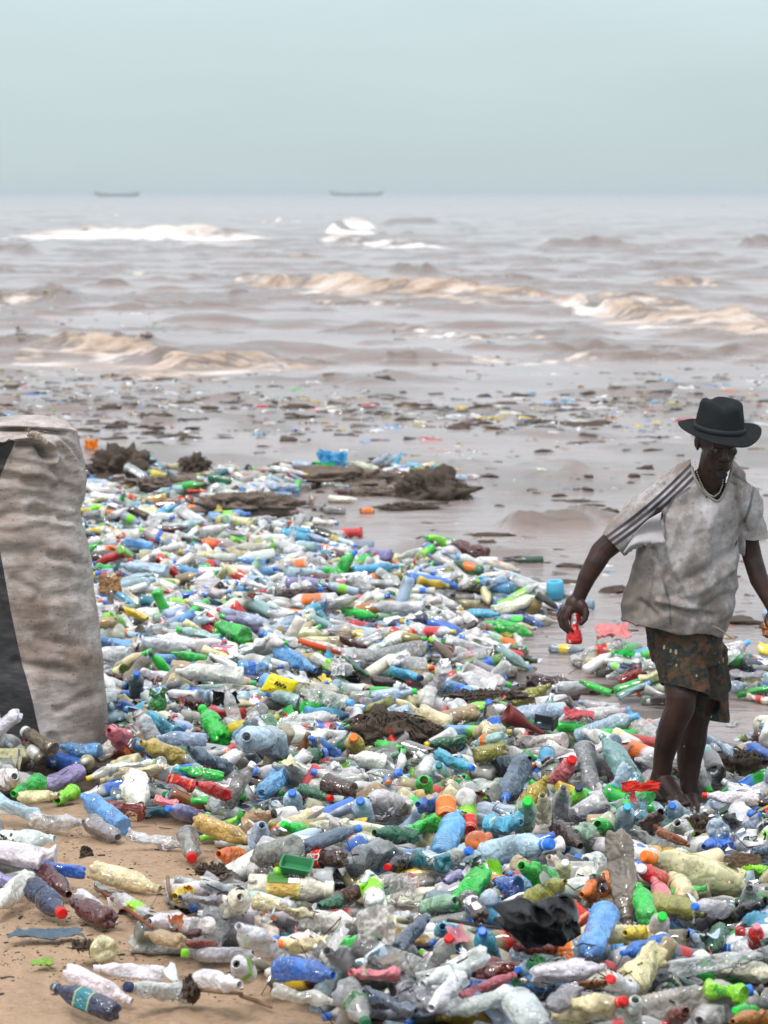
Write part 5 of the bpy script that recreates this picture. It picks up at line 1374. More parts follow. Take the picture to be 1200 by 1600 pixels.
# kind|base u,v|neck u,v|width px|neck towards the viewer (+1) or away (-1)|variant|colour|cap|wrap|label
HEROES = """
ribbed|457,1277|458,1234|31|1|0|paleblue|blue||small pale blue bottle standing upright under a blue cap, beside a dark green cut-off piece
ribbed|570,1287|563,1246|33|1|0|paleblue|blue||pale blue upright bottle with blue cap in front of the big clear crumpled dome
soda|497,1316|444,1284|27|1|5|green|green||bright green bottle leaning neck up against a long charcoal tube bottle
slim|474,1322|562,1296|26|-1|5|slate|blue||long charcoal bottle lying level with a blue cap, below the cream bottle
soda|540,1338|462,1346|30|-1|5|brown||red|dark brown bottle wearing a red label with white script, under the charcoal tube
big_soda|603,1340|540,1345|50|1|3|smoke|||squashed smoky grey bottle with a round belly between the red label and the teal cup
tall_ribbed|462,1316|392,1350|40|-1|0|smoke|||grey finely ribbed bottle tilted down to the lower left behind the green tray
tall_ribbed|686,1334|718,1276|42|-1|0|skyblue|||blue ribbed bottle propped steeply beside the lime can end
tall_ribbed|728,1348|857,1311|52|1|0|paleblue|blue||largest pale blue ribbed bottle, lying with its blue cap pointing right
cut|700,1345|655,1345|36|-1|1|teal|||dark teal cut-off bottle base lying open below the propped ribbed bottle
slim|672,1360|733,1324|28|1|1|clear|blue||slender clear bottle with blue cap tucked under the large pale blue bottle
soda|683,1288|625,1300|32|1|3|green|||crumpled bright green bottle behind the mouth of a tiny red-rimmed can
soda|757,1368|703,1412|40|1|2|green|||translucent bright green bottle slanting down beside the dark brown square bottle
soda|650,1312|585,1296|30|1|2|darkgreen|||dark green see-through bottle lying between the grey belly bottle and the green crumple
can|697,1256|697,1277|33|1|0|orange|||orange drink can with its ring end facing out, left of the lime can
can|731,1260|729,1281|31|1|0|lime|||lime green drink can with its ring end facing out, right of the orange can
can|735,1280|734,1296|22|1|0|red|||small red drink can end below the lime can
big_soda|546,1287|484,1290|22|-1|2|ivory|||cream smooth bottle lying level above the long charcoal bottle
ribbed|400,1320|413,1284|34|1|3|paleblue|||pale blue dented bottle with its shoulder up, left of the bright green leaning bottle
big_soda|590,1412|574,1370|38|-1|0|milky||lime|clear bottle, petal base facing out, lime wrap, right of the aloe label bottle
juice|388,1386|520,1390|42|1|0|ivory|ivory|gold|ivory bottle with wide pale cap and a green, white and golden aloe drink label
tall_ribbed|398,1412|492,1427|32|1|4|cream|||long squashed cream bottle lying under the aloe drink bottle
big_soda|470,1446|560,1434|38|1|2|milky|||cloudy bottle with rounded base beside the torn clear plastic sheet
slim|618,1478|668,1440|34|-1|2|slate|||slate blue crushed bottle standing steeply behind the torn plastic sheet
ribbed|712,1470|690,1442|36|1|3|cyan|||bent cyan blue bottle between the red-ringed clear bottle and the cloudy leaf shape
ribbed|768,1508|752,1448|36|1|0|cyan|blue||cyan bottle standing upright with a blue cap, next to a green cap
soda|686,1516|701,1458|34|1|1|clear|red||clear upright bottle with a red neck ring and red scribble
soda|760,1492|660,1534|38|1|2|milky|||large cloudy bottle, open mouth toward the lower left, before the cyan upright bottle
cup|815,1515|743,1522|38|1|0|redbrown|||dark red-brown open cup lying on its side with its mouth to the left
big_soda|438,1508|372,1440|46|1|3|white|||big white crumpled bottle lying from the sand edge up to its open mouth
ribbed|432,1520|522,1516|38|1|2|blue|||deep blue crumpled bottle with an open ring mouth on the sand's edge
soda|540,1550|572,1588|42|1|1|smoke|darkgreen|darkgreen|clear grey bottle whose dark green neck points at the viewer at the pile's foot
slim|425,1545|528,1567|26|1|4|clear|||flattened clear strip of a bottle lying on the sand below the deep blue bottle
tall_ribbed|572,1566|650,1572|38|1|4|slate|||crushed slate blue bottle lying right of the dark green neck
soda|622,1528|548,1516|30|1|3|pink|||dirty pinkish clear bottle above the slate blue crushed one
soda|722,1538|674,1566|38|1|2|milky|||cloudy bottle with a round open mouth facing out, among long ones at the edge
big_soda|808,1560|700,1578|40|1|3|milky|||long cloudy bottle sagging in the middle along the lower edge
slim|715,1557|806,1528|29|-1|2|pink|||long faintly pink clear bottle lying above the sagging cloudy bottle
squat|720,1370|694,1376|22|1|1|purple|||small lilac bottle with a ring mouth behind the white crumpled cap
flask|605,1411|692,1386|28|1|3|ivory|||pale flattened flask lying in front of the green bottle with black spots
soda|668,1428|710,1398|37|1|2|paleGreen|||pale green bottle with black leaf-like dirt spots and a black ring
cut|752,1432|732,1408|32|-1|1|brown|||dark brown square-cut bottle piece right of the spotted bottle
squat|527,1410|500,1413|27|1|3|darkgreen|||emerald lump of a crushed bottle under the aloe label
soda|560,1396|515,1402|27|1|2|maroon|||dark maroon bottle between the aloe bottle and the petal base
soda|640,1352|606,1350|28|1|2|black|red||black bottle neck with a red ring poking left, below the charcoal tube's cap
juice|664,1240|662,1216|29|1|0|green||lime|upright bottle wrapped in a green label with a red stripe, behind the blue loop
ribbed|440,1216|412,1236|40|1|3|skyblue|||sky blue dented shoulder of a bottle beside a black capped piece
big_soda|640,1262|575,1244|56|1|4|clear|||biggest clear crumpled dome of a bottle between the two upright blue-capped bottles
ribbed|688,1262|652,1254|29|1|4|blue|||blue looped crumple of a bottle before the green label
slim|470,1236|518,1244|23|1|1|darkgreen|red||dark green cut-off bottle ending in a red cap
tall_ribbed|818,1202|786,1243|38|1|1|slate|blue||steel blue ribbed bottle leaning against the green-capped bottle
soda|820,1298|822,1246|38|1|0|paleGreen|green||pale green bottle standing upright under a green cap
tall_ribbed|770,1292|812,1278|36|1|4|cyan|||bright cyan crushed loop of a bottle left of the upright pale green bottle
slim|852,1284|845,1238|27|1|0|cream|||slim cream bottle standing upright with an open ring mouth
soda|874,1284|878,1227|31|1|0|clear|||clear bumpy bottle standing upright left of the lime and navy one
squat|906,1262|903,1228|28|1|0|lime|navy||small lime bottle with a navy cap standing behind the clear cup
tall_ribbed|916,1172|926,1248|36|1|1|smoke|||tall cloudy grey bottle standing on its neck beside the pink jar
cup|893,1277|948,1249|38|1|0|clear|||clear open cup leaning with its mouth up to the right
ribbed|957,1254|954,1226|23|1|0|skyblue|blue||short sky blue bottle with a deep blue cap behind the clear cup
soda|1018,1240|972,1256|42|1|4|green|||bright green crushed bottle at the wading man's feet
ribbed|975,1303|977,1256|31|1|0|paleblue|cyan||pale blue bottle standing upright with a cyan cap, below the green crush
cut|1000,1284|1000,1262|28|-1|2|teal|||teal cut-off bottle piece between the cyan-capped bottle and the dark brown one
squat|1012,1300|1030,1266|36|1|3|brown|||dark chocolate brown dented bottle near the man's foot
soda|1085,1316|1053,1280|35|1|1|milky||lime|cloudy bottle with ring mouth facing out and torn lime wrap, by the seaweed knot
ribbed|1062,1278|1046,1254|29|1|1|paleblue|blue||pale blue bottle just in front of the man's toes
slim|1026,1297|1078,1322|15|1|5|rust|||thin rust coloured bottle lying below the ring mouth
big_soda|993,1300|1040,1332|28|1|4|smoke|||flattened smoky bottle running under the thin rust coloured one
slim|870,1296|904,1316|28|1|2|brown|||dark brown bottle stub left of the bright green cluster
soda|952,1306|930,1282|34|1|4|green|||bright green cluster of a crushed bottle left of the cyan-capped one
soda|925,1302|895,1296|28|1|3|paleGreen|||pale see-through green bottle joined to the bright green cluster
soda|966,1306|978,1442|50|1|2|mud|||tall mud-coated bottle standing upside down, brown and twisted, in the middle of the pile
soda|868,1390|814,1346|40|1|3|green|||bright green dented bottle left of the three small ring mouths
squat|884,1362|856,1336|27|1|1|ivory|||ivory bottle with a ring mouth looking up, topmost of the three
squat|894,1366|901,1336|24|1|0|paleblue|blue||small bottle with a blue screw cap looking up right of the ivory ring mouth
squat|880,1376|882,1344|28|1|1|cream|white||cream yellow bottle with a white ring cap looking up
squat|934,1350|912,1340|35|1|2|milky|||cloudy round shoulder of a bottle between the blue screw cap and the upside-down one
squat|925,1372|900,1372|32|1|2|ivory|||rounded ivory bottle base above the orange bottle
tall_ribbed|830,1410|882,1372|30|1|2|olive|||olive yellow ribbed bottle curving above the black bag
big_soda|962,1382|905,1394|38|1|3|orange|||see-through orange bottle crushed against the upside-down muddy bottle
big_soda|1162,1386|1003,1333|62|1|1|cream|orange||biggest cream yellow bottle, orange cap up to the left, dirt on its base
squat|1034,1380|998,1354|36|1|1|red|white||red round bottle with a white ring mouth under the big cream bottle
soda|1046,1420|1024,1378|30|-1|0|pink|||pinkish red bottle showing its petal base above the bright green petal base
soda|1008,1430|1002,1390|34|-1|0|green|||bright green bottle showing its petal base, beside the upside-down muddy bottle
soda|1070,1400|1056,1374|37|-1|0|cream|||cream bottle showing its petal base in front of the biggest cream bottle
slim|1022,1402|1103,1386|22|1|2|green|||long thin bright green bottle under the cream petal base
big_soda|1022,1412|1098,1424|38|1|1|olive|||olive yellow bottle with lobed belly beside a blue-capped one
ribbed|1135,1428|1082,1411|29|1|2|clear|blue||clear bottle with a blue cap pointing left toward the olive one
slim|1118,1452|1190,1402|36|1|3|black|||black shiny crushed bottle slanting up to the right
squat|1176,1420|1168,1384|37|1|1|smoke|||grey bottle with a wide ring mouth looking out above the black one
soda|1028,1470|1030,1424|35|1|0|milky|green||cloudy bottle standing upright with a crown of green foil
squat|1183,1478|1180,1444|27|1|0|red|pink||vivid red bottle with a pink ring cap beside the shiny black one
soda|1134,1462|1104,1478|34|1|1|darkgreen|||dark green bottle with a round open mouth beside the green jug
tall_ribbed|952,1440|912,1484|50|1|1|skyblue|||fat ribbed blue bottle lying behind the long blue one
squat|1004,1462|974,1454|28|1|1|yellow|||lemon yellow round bottle behind the fat ribbed blue one
tall_ribbed|1045,1476|970,1485|28|1|2|blue|blue||long deep blue bottle lying level with a blue cap to the left
slim|1042,1518|1192,1492|32|1|3|clear|||very long clear bottle lying below the green jug
slim|905,1490|842,1462|17|1|1|green|green||thin glossy green bottle running down from a green cap past the black bag
slim|868,1486|805,1474|28|1|1|redbrown|maroon||red-brown glass-like bottle with a dark red cap, left of the thin green one
soda|880,1506|832,1510|36|-1|1|darkgreen|||dark green bottle with petal base lying above the big white one
ribbed|852,1520|806,1509|26|1|2|paleblue|blue||pale blue bottle with a blue cap at its left end, above the black-ringed one
big_soda|832,1530|944,1506|40|1|1|white|||big white smooth bottle lying level in front, neck to the right
big_soda|1035,1510|975,1530|62|1|4|cream|||yellowish flattened bottle like a crumpled leaf, beside the fat ribbed blue one
soda|990,1552|948,1522|36|1|2|white|red||white bottle with a red cap pointing up to the left
slim|893,1548|944,1530|22|1|2|amber|||amber and blue slim bottle between the big white and the dark grey ones
big_soda|905,1555|852,1566|38|1|4|smoke|||dark grey crumpled bottle below the big white one
squat|810,1574|850,1596|56|1|2|clear|||clear crumpled bottle with a wide round mouth facing the viewer at the lower edge
big_soda|872,1594|970,1556|50|1|2|cream|red||cream yellow bottle with a red ring at its neck, lying along the lower edge
can|1108,1546|1160,1552|36|1|2|lime|||lime green drink wrap with green lettering and a red dot at the lower right
juice|990,1600|990,1556|30|1|1|white|||white vase-shaped bottle standing upright at the lower edge
slim|1056,1602|1066,1570|30|1|0|redbrown|||brown bottle neck rising at the lower edge
big_soda|1200,1598|1140,1586|38|1|3|amber|||amber orange crushed bottle in the lower right corner
soda|1185,1590|1144,1572|26|1|1|green|green||small green bottle with a green cap in the lower right corner
juice|1128,1516|1210,1520|40|1|2|ivory|||pale ivory cylinder of a bottle at the right edge under the long clear one
tall_ribbed|118,1211|66,1227|32|1|1|purple|||blue-violet ribbed bottle against the bottom of the sack
soda|-4,1225|32,1208|34|1|3|milky|||cloudy bottle piece below the sack at the left edge
soda|60,1224|28,1236|29|1|3|green|||green crushed bottle in front of the sack
juice|112,1240|92,1248|26|1|2|lime||lime|lime wrap of a bottle next to the clear blue tube
slim|28,1248|95,1240|22|1|2|cream|||pale greenish bottle running under the lime wrap
tall_ribbed|196,1288|124,1247|34|-1|1|skyblue|||clear blue tube bottle with its round base facing out on the sand's upper edge
tall_ribbed|-20,1252|74,1274|36|1|3|paleblue|||long bluish crumpled bottle entering at the left edge below the sack
soda|46,1282|132,1284|30|1|2|clear|||clear bottle with lobed base lying on the sand below the long bluish one
cut|228,1270|164,1264|30|1|3|redbrown|||torn red-brown half bottle beside the clear blue tube
ribbed|140,1292|190,1302|35|1|3|smoke|||grey clear dented bottle at the edge of the bare sand
big_soda|198,1302|288,1322|30|1|4|clear|||flattened clear bottle pointing right into the sand
big_soda|200,1222|226,1250|48|1|4|milky|||pale crumpled ball of a bottle right of the lime wrap
can|262,1216|304,1230|22|1|3|red|||crushed red can, left one of two above the purple bottle
soda|355,1248|310,1222|24|1|2|red|||red ridged bottle ending in sky blue, beside the crushed red can
can|242,1248|278,1258|18|1|3|pink|||pink and white striped crushed can
ribbed|312,1280|264,1260|26|1|1|purple|blue||lilac bottle with a blue cap pointing left, below the striped can
slim|304,1286|398,1312|31|1|1|gold|||amber-yellow translucent bottle lying above the orange one
squat|290,1308|302,1338|38|1|2|smoke|red||smoky squat bottle with a red ring cap toward the viewer on the sand
squat|372,1342|342,1332|31|1|2|orange||orange|orange wrapped bottle at the right end of the bare sand
slim|134,1364|48,1354|22|1|2|blue|||bright blue crumpled bottle on the sand behind the dark maroon one
soda|62,1366|112,1392|33|1|1|maroon|||dark maroon bottle leaning on the bright blue one
soda|44,1392|104,1420|41|1|1|navy|red||near-black blue bottle with a red-ringed mouth toward the viewer
soda|178,1432|108,1416|37|-1|1|maroon|||glossy dark maroon bottle right of the near-black one
big_soda|-26,1364|46,1390|28|1|2|purple|||lilac grey bottle entering at the left edge on the sand
soda|36,1378|-2,1410|40|1|2|milky|||white translucent bottle at the left edge beside the near-black one
slim|140,1362|252,1386|33|1|1|cream|||long cream bottle with a black ring lying on the sand
flask|150,1388|190,1396|24|1|4|smoke|||crumpled smoky scrap with a blue corner under the long cream bottle
slim|182,1408|248,1432|26|1|1|clear|orange|lime|clear bottle with a lime label and an orange band lying on the sand
soda|282,1446|236,1434|30|1|1|milky|||cloudy end of a bottle touching the orange band
slim|118,1396|184,1442|22|1|2|milky|||white slim bottle under the glossy dark maroon one
squat|290,1400|274,1396|30|1|1|yellow||yellow|yellow round lid-like bottle end standing on the sand
slim|340,1412|284,1398|26|1|4|smoke|||grey crushed bottle right of the yellow round end
big_soda|352,1424|380,1392|48|1|4|ivory|||ivory crumpled bag-like bottle with a lime print
ribbed|326,1452|272,1440|30|1|3|white|||white crushed bottle near the dark red slim pair
slim|312,1460|258,1456|18|1|2|maroon|||thin dark red bottle under the white crushed one
slim|336,1480|284,1470|18|1|2|redbrown|||thin dark red bottle, lower of the slim red pair
soda|288,1468|226,1464|27|-1|1|tan|||tan bottle with petal base lying left of the thin dark red one
soda|170,1474|148,1490|43|-1|0|cream|||cream yellow bottle with its petal base facing the viewer on the sand
slim|394,1496|286,1487|29|1|1|clear|lime||long clear bottle with a lime cap to the left
slim|258,1522|146,1512|28|1|3|milky|||cloudy long bottle behind the two on the sand
squat|382,1526|372,1500|40|1|1|white||lime|white ball-like bottle end with a lime wrap, on the sand edge
slim|100,1520|208,1562|32|1|5|white|||white slim bottle with a brown end lying on the sand
slim|186,1576|78,1548|35|-1|5|navy||teal|near-black teal labelled bottle lying lowest on the sand
soda|290,1560|202,1536|39|1|2|clear|navy||clear bottle with lobed base and a blue neck lying on the sand
slim|306,1538|378,1530|33|1|2|milky|||cloudy bottle lying on a wooden stick
soda|352,1154|313,1110|34|-1|0|green|green||bright green bottle with round shoulders rising from the middle of the pile
slim|323,1032|268,1020|15|1|1|green|||thin bright green bottle left of the round green ones, far up the pile
ribbed|384,992|338,978|30|-1|1|green|green||bright green bottle leaning above the lime disc
slim|430,1018|494,1046|25|1|2|skyblue|||blue ridged bottle above the yellow packet
big_soda|425,1175|385,1145|60|1|3|paleblue|||big milky blue dome of a bottle beside the rising green one
big_soda|285,1194|224,1156|34|1|2|gold|||amber-yellow speckled bottle left of the slate crushed one
cut|220,1168|196,1146|28|-1|2|redbrown|||red-brown cut piece beside the sack's lower half
jug|188,1158|172,1138|38|1|2|pink|||pale pink crumpled box-like bottle touching the sack
ribbed|210,1090|216,1050|24|1|0|slate|blue||small slate bottle standing upright with a blue cap, near the sack
soda|318,1100|280,1094|20|-1|1|maroon|red||dark maroon bottle with a red end right of the small upright slate one
big_soda|355,1206|298,1166|35|1|3|slate|||slate blue crushed bottle below the rising green one
flask|188,1210|262,1198|28|1|3|cream|||cream flattened flask at the foot of the sack
slim|350,1214|274,1200|16|1|2|green|cyan||thin bright green bottle with a cyan end, in front of the slate crushed one
slim|184,953|232,966|16|1|2|yellow|||yellow bottle high on the pile beside the sack
slim|535,954|590,963|17|1|1|green|||long green bottle at the upper right of the pile
slim|732,958|780,960|15|1|1|cyan|||cyan tube lying on the wet mud, right of the pile
ribbed|700,1075|748,1087|24|1|0|skyblue|blue|blue|blue banded bottle lying at the edge of the bare wet sand
soda|556,1186|553,1148|33|1|0|gold|orange||golden upright bottle with an orange cap, behind the white jug
jug|602,1194|545,1182|32|1|1|white|||white smooth jug lying in front of the golden bottle
slim|588,1164|630,1167|15|1|1|green|||short bright green bottle above the white jug
soda|730,1158|664,1163|21|1|1|darkgreen|yellow||dark green bottle with a yellow ring, beside the seaweed
tall_ribbed|782,1204|824,1182|38|1|2|slate|||steel blue crushed ribbed bottle behind the leaning steel blue one
squat|874,1222|892,1184|36|1|2|pink|red||pink jar-like bottle with a red rim beside the tall grey one
slim|612,1050|658,1058|20|1|2|cyan|navy||teal blue bottle with a dark end lying near the bare sand
ribbed|687,1224|685,1192|26|1|0|aqua|teal||pale aqua bottle standing upright under a teal cap
soda|800,1100|860,1070|22|1|3|olive|||olive bottle in the stranded row by the water
slim|955,1084|905,1064|13|1|1|green|||thin green bottle in the stranded row left of the man
slim|1082,1162|1006,1172|20|1|1|darkgreen|||green bottle end just behind the man's legs
slim|1186,1250|1098,1242|20|1|2|white|red||white bottle with a pale red end, alone on wet sand right of the man
big_soda|1190,1214|1120,1160|26|1|3|paleblue|||pale blue bottle beside the brown tangle right of the man
ribbed|1150,1312|1188,1268|26|1|2|paleblue|blue||pale blue bottle with a blue cap, behind the black knot
ribbed|1140,1320|1096,1318|28|1|3|blue|||blue crumpled bottle right of the thin rust coloured one
slim|1175,1338|1210,1320|28|1|3|slate|||slate crushed bottle at the right edge above the lime one
juice|1152,1356|1196,1360|26|1|3|lime|||lime crushed bottle at the right edge beside the big cream one
"""
def parse_hero(line):
    f = [q.strip() for q in line.split('|')]
    b = [float(q) for q in f[1].split(',')]; n = [float(q) for q in f[2].split(',')]
    return f[0], b, n, float(f[3]), int(f[4]), int(f[5]), f[6], f[7] or None, f[8] or None, f[9]
RV = np.array([1., 0, 0]); UV = np.array([0, SP, CP]); FV = np.array([0, CP, -SP])
def place_hero(h):
    kind, b, n, w, sg, var, col, cap, wrap, label = h
    cu, cv = (b[0] + n[0]) / 2, (b[1] + n[1]) / 2
    rr = ray(cu, cv)
    # meet the heap
    y = 8.3
    t0 = y / rr[1]
    for yy in np.arange(8.2, 27, .03):
        t = yy / rr[1]; x, z = rr[0] * t, H + rr[2] * t
        s = 1 / (F_PX / t); r = w * s / 2
        if z < hm_at(x, yy) + r * .9: break
    fl = KINDS[kind].get('flat', 1)
    for it in range(5):
        s = t / F_PX; r = w * s / 2
        A = KINDS[kind]['asp'] * 2; L = A * r
        du, dv = (n[0] - b[0]) * s, (n[1] - b[1]) * s
        l = math.hypot(du, dv)
        if l >= L * .97: k = 0.05 * l; L = max(L * .97, l)
        else: k = math.sqrt(max(0, L * L - l * l))
        ax = RV * du - UV * dv - FV * k * sg; L = float(np.linalg.norm(ax)); ax = ax / L
        P = np.array([rr[0] * t, rr[1] * t, H + rr[2] * t])
        low = 1e9
        for q in (-.45, -.2, 0, .2, .45):
            c = P + ax * L * q
            low = min(low, c[2] - r * .9 - float(hm_at(c[0], c[1])))
        t = t - 0 if abs(low) < .004 else t + low / max(.06, -rr[2]) * .5 * (1 if low < 0 else .6)
    return P, ax, L, r
# ---- order: a first layer, then the items of the photograph, then the fill between them
def sample_uv(v0, v1):
    pass
def try_fill(n, maxh, dmin, ok=None, sinkfun=None, ymin=7.2, ymax=27.0):
    c = 0
    for _ in range(n):
        y = ymin + (ymax - ymin) * rnd.random() ** 1.15
        x = rnd.uniform(-760, 770) / F_PX * y + 0.0
        gz = float(np.maximum(ground_z(np.array(x), np.array(y)), 0))
        u, v, _ = proj(np.array([x, y, gz]))
        d = density(float(u), float(v))
        if d < dmin: continue
        nz = .5 + 1.15 * float(fbm(np.array(x * 2.2), np.array(y * .8), octv=3, seed=201))
        if d < .93 and nz > d * 1.02 and not (v < 1110 and rnd.random() < d * .08): continue
        if 1262 < v and u < 470 and d < .68: continue
        if float(hm_at(x, y)) - gz > maxh * (0.25 + .75 * d) * (1 - .4 * float(sstep(15, 21, y))): continue
        # keep clear of the man's shins and the inside of the sack
        if abs(y - 12.55) < .33 and -2.1 < x < -1.12: continue
        if PD - .50 < y < PD + .16 and abs(x - PP(1060, 1200, 0).x) < .21: continue
        a = rand_item(x, y)
        if a[0][2] - gz > maxh + .1 - .05 * float(sstep(15, 20, y)): continue
        if ok is not None and not ok(a): continue
        stamp(a[0], a[1], a[2] * .9, a[3])
        add_item(*a); c += 1
    return c
# picture-space masks of the hand-placed items, for keeping the fill from burying them
HS = 4
hmask = np.full((420, 340), 1e9)
def cells_of(P, ax, L, r):
    a = proj(P - ax * L * .46); b = proj(P + ax * L * .46)
    dep = (a[2] + b[2]) / 2; w = r * F_PX / dep
    n = int(max(2, math.hypot(b[0] - a[0], b[1] - a[1]) / HS * 1.5))
    out = set()
    m = int(max(1, w / HS))
    for t in np.linspace(0, 1, n):
        u, v = (a[0] + (b[0] - a[0]) * t) / HS + 20, (a[1] + (b[1] - a[1]) * t) / HS
        for i in range(-m, m + 1):
            for j in range(-m, m + 1):
                if (i * i + j * j) * HS * HS <= w * w * .9:
                    q = (int(v + j), int(u + i))
                    if 0 <= q[0] < 420 and 0 <= q[1] < 340: out.add(q)
    return out, float(dep)
heroes = [parse_hero(l) for l in HEROES.strip().split('\n')]
heroes.sort(key=lambda h: min(h[1][1], h[2][1]) * .5 + max(h[1][1], h[2][1]) * .5)
print('heroes', len(heroes))
LAYER_SHADE = .55  # first layer coloured darker, painting in the shade deep in the heap
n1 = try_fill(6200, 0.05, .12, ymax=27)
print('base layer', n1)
LAYER_SHADE = 1.0
base_items = list(ITEMS)
hero_cells = []
for (u0, v0, u1, v1, dp) in [(1012, 1040, 1098, 1140, PD - .1), (1008, 1140, 1100, 1236, PD - .1), (1024, 1236, 1096, 1256, PD - .15), (1070, 1256, 1096, 1272, PD - .15), (0, 640, 162, 1190, 12.2), (30, 1186, 152, 1207, 12.2), (868, 930, 915, 1008, PD - .3)]:
    hmask[int(v0 / HS):int(v1 / HS), int(u0 / HS) + 20:int(u1 / HS) + 20] = dp
for h in heroes:
    P, ax, L, r = place_hero(h)
    it = add_item(P, ax, L, r, h[0], h[5], h[6], h[7], h[8], h[9], hero=True)
    stamp(P, ax, L * .9, r * .85)
    cs, dep = cells_of(P, ax, L, r)
    hero_cells.append((it, cs, dep))
    for q in cs: hmask[q] = min(hmask[q], dep)
hard = np.zeros_like(hmask, bool)
for (u0, v0, u1, v1) in [(1016, 1040, 1098, 1228), (0, 640, 158, 1186), (30, 1180, 150, 1206), (872, 935, 912, 1006), (1030, 1228, 1092, 1252)]: hard[int(v0 / HS):int(v1 / HS), int(u0 / HS) + 20:int(u1 / HS) + 20] = True
def not_burying(a):
    cs, dep = cells_of(a[0], a[1], a[2], a[3])
    if not cs: return True
    k = sum(1 for q in cs if hmask[q] < 1e8 and dep < hmask[q] + .05)
    kh = sum(1 for q in cs if hard[q] and dep < hmask[q] + .05)
    return k <= len(cs) * .10 and kh <= len(cs) * .03
# earlier items that would hide a hand-placed one are dropped
keep = []
for it in base_items:
    if not_burying((it.P, it.ax, it.L, it.r)): keep.append(it)
ITEMS[:] = keep + [h[0] for h in hero_cells]
n2 = try_fill(12000, 0.13, .30, ok=not_burying)
print('second', n2)
n3 = try_fill(5000, 0.06, .05, ok=not_burying)
print('third', n3, 'total', len(ITEMS))

# ---- how much of each item the picture shows
IDB = np.full((1640 // 2, 1240 // 2), -1, int); ZB = np.full(IDB.shape, 1e9)
for idx, it in enumerate(ITEMS):
    a = proj(it.P - it.ax * it.L * .46); b = proj(it.P + it.ax * it.L * .46)
    dep = float((a[2] + b[2]) / 2); w = it.r * F_PX / dep / 2
    a = (a[0] / 2 + 10, a[1] / 2); b = (b[0] / 2 + 10, b[1] / 2)
    x0, x1 = int(max(0, min(a[0], b[0]) - w)), int(min(IDB.shape[1] - 1, max(a[0], b[0]) + w))
    y0, y1 = int(max(0, min(a[1], b[1]) - w)), int(min(IDB.shape[0] - 1, max(a[1], b[1]) + w))
    if x1 <= x0 or y1 <= y0: continue
    X, Y_ = np.meshgrid(np.arange(x0, x1 + 1), np.arange(y0, y1 + 1))
    dx, dy = b[0] - a[0], b[1] - a[1]; l2 = dx * dx + dy * dy + 1e-6
    t = np.clip(((X - a[0]) * dx + (Y_ - a[1]) * dy) / l2, 0, 1)
    m = (X - a[0] - t * dx) ** 2 + (Y_ - a[1] - t * dy) ** 2 <= w * w
    zb = ZB[y0:y1 + 1, x0:x1 + 1]; ib = IDB[y0:y1 + 1, x0:x1 + 1]
    m &= dep < zb
    zb[m] = dep; ib[m] = idx
inner = IDB[:800, 10:610]
cnt = np.bincount(inner[inner >= 0], minlength=len(ITEMS))
for i, it in enumerate(ITEMS): it.vis = int(cnt[i])
order = sorted(range(len(ITEMS)), key=lambda i: -ITEMS[i].vis)
SINGLE, DRIFT = [], []
nonhero = 0
LIMIT = 300
hs = [i for i in order if ITEMS[i].hero]
rest = [i for i in order if not ITEMS[i].hero]
room = LIMIT - sum(1 for i in hs if ITEMS[i].kind not in ('can', 'cup', 'jug'))
for i in hs: SINGLE.append(ITEMS[i])
for i in rest:
    it = ITEMS[i]
    if it.kind not in ('can', 'cup') and room > 0 and it.vis > 0: SINGLE.append(it); room -= 1
    elif it.kind in ('can', 'cup') and it.vis > 60: SINGLE.append(it)
    else: DRIFT.append(it)
for _i in SINGLE:
    if _i.label and len(_i.label.split()) > 16: print('LONG', _i.label)
print('single', len(SINGLE), 'smallest', min(i.vis for i in SINGLE), 'drift', len(DRIFT))

# ---- labels for the fill: its own look, then the landmark it lies by
LAND = [('the woven sack', 90, 1180), ('the man\'s feet', 1065, 1262), ('the black plastic bag', 850, 1430), ('the green jug', 1068, 1475), ('the yellow packet', 437, 1067), ('the upside-down muddy bottle', 970, 1375), ('the red funnel', 822, 1135),
        ('the aloe drink bottle', 455, 1388), ('the golden upright bottle', 554, 1165), ('the rising green bottle', 335, 1130), ('the orange drink can', 697, 1270), ('the dark seaweed heap', 590, 1140), ('the near-black blue bottle', 75, 1405),
        ('the biggest cream bottle', 1085, 1360), ('the deep blue crumpled bottle', 475, 1518), ('the blue cylinder on the mud', 868, 922), ('the leaning bright green bottle', 362, 985), ('the fat ribbed blue bottle', 935, 1462), ('the long green bottle', 562, 958),
        ('the petal base on the sand', 155, 1485), ('the big white bottle', 890, 1518), ('the cyan upright bottle', 760, 1478), ('the tall grey standing bottle', 921, 1210), ('the big clear crumpled dome', 607, 1252), ('the clear blue tube', 160, 1268)]
KW = {'ribbed': 'ribbed bottle', 'tall_ribbed': 'tall ribbed bottle', 'soda': 'waisted bottle', 'big_soda': 'large soda bottle', 'slim': 'slim bottle', 'juice': 'wide-mouthed bottle', 'squat': 'squat bottle', 'flask': 'flat flask', 'jug': 'jug', 'can': 'drink can', 'cup': 'cup', 'cut': 'cut-off bottle', 'funnel': 'bottle top'}
def state(it): return ['smooth', 'dented', 'crumpled', 'crushed', 'flattened', 'whole'][it.var % 6]
ORD = ['', 'second ', 'third ', 'fourth ', 'fifth ', 'sixth ', 'seventh ']
groups = {}
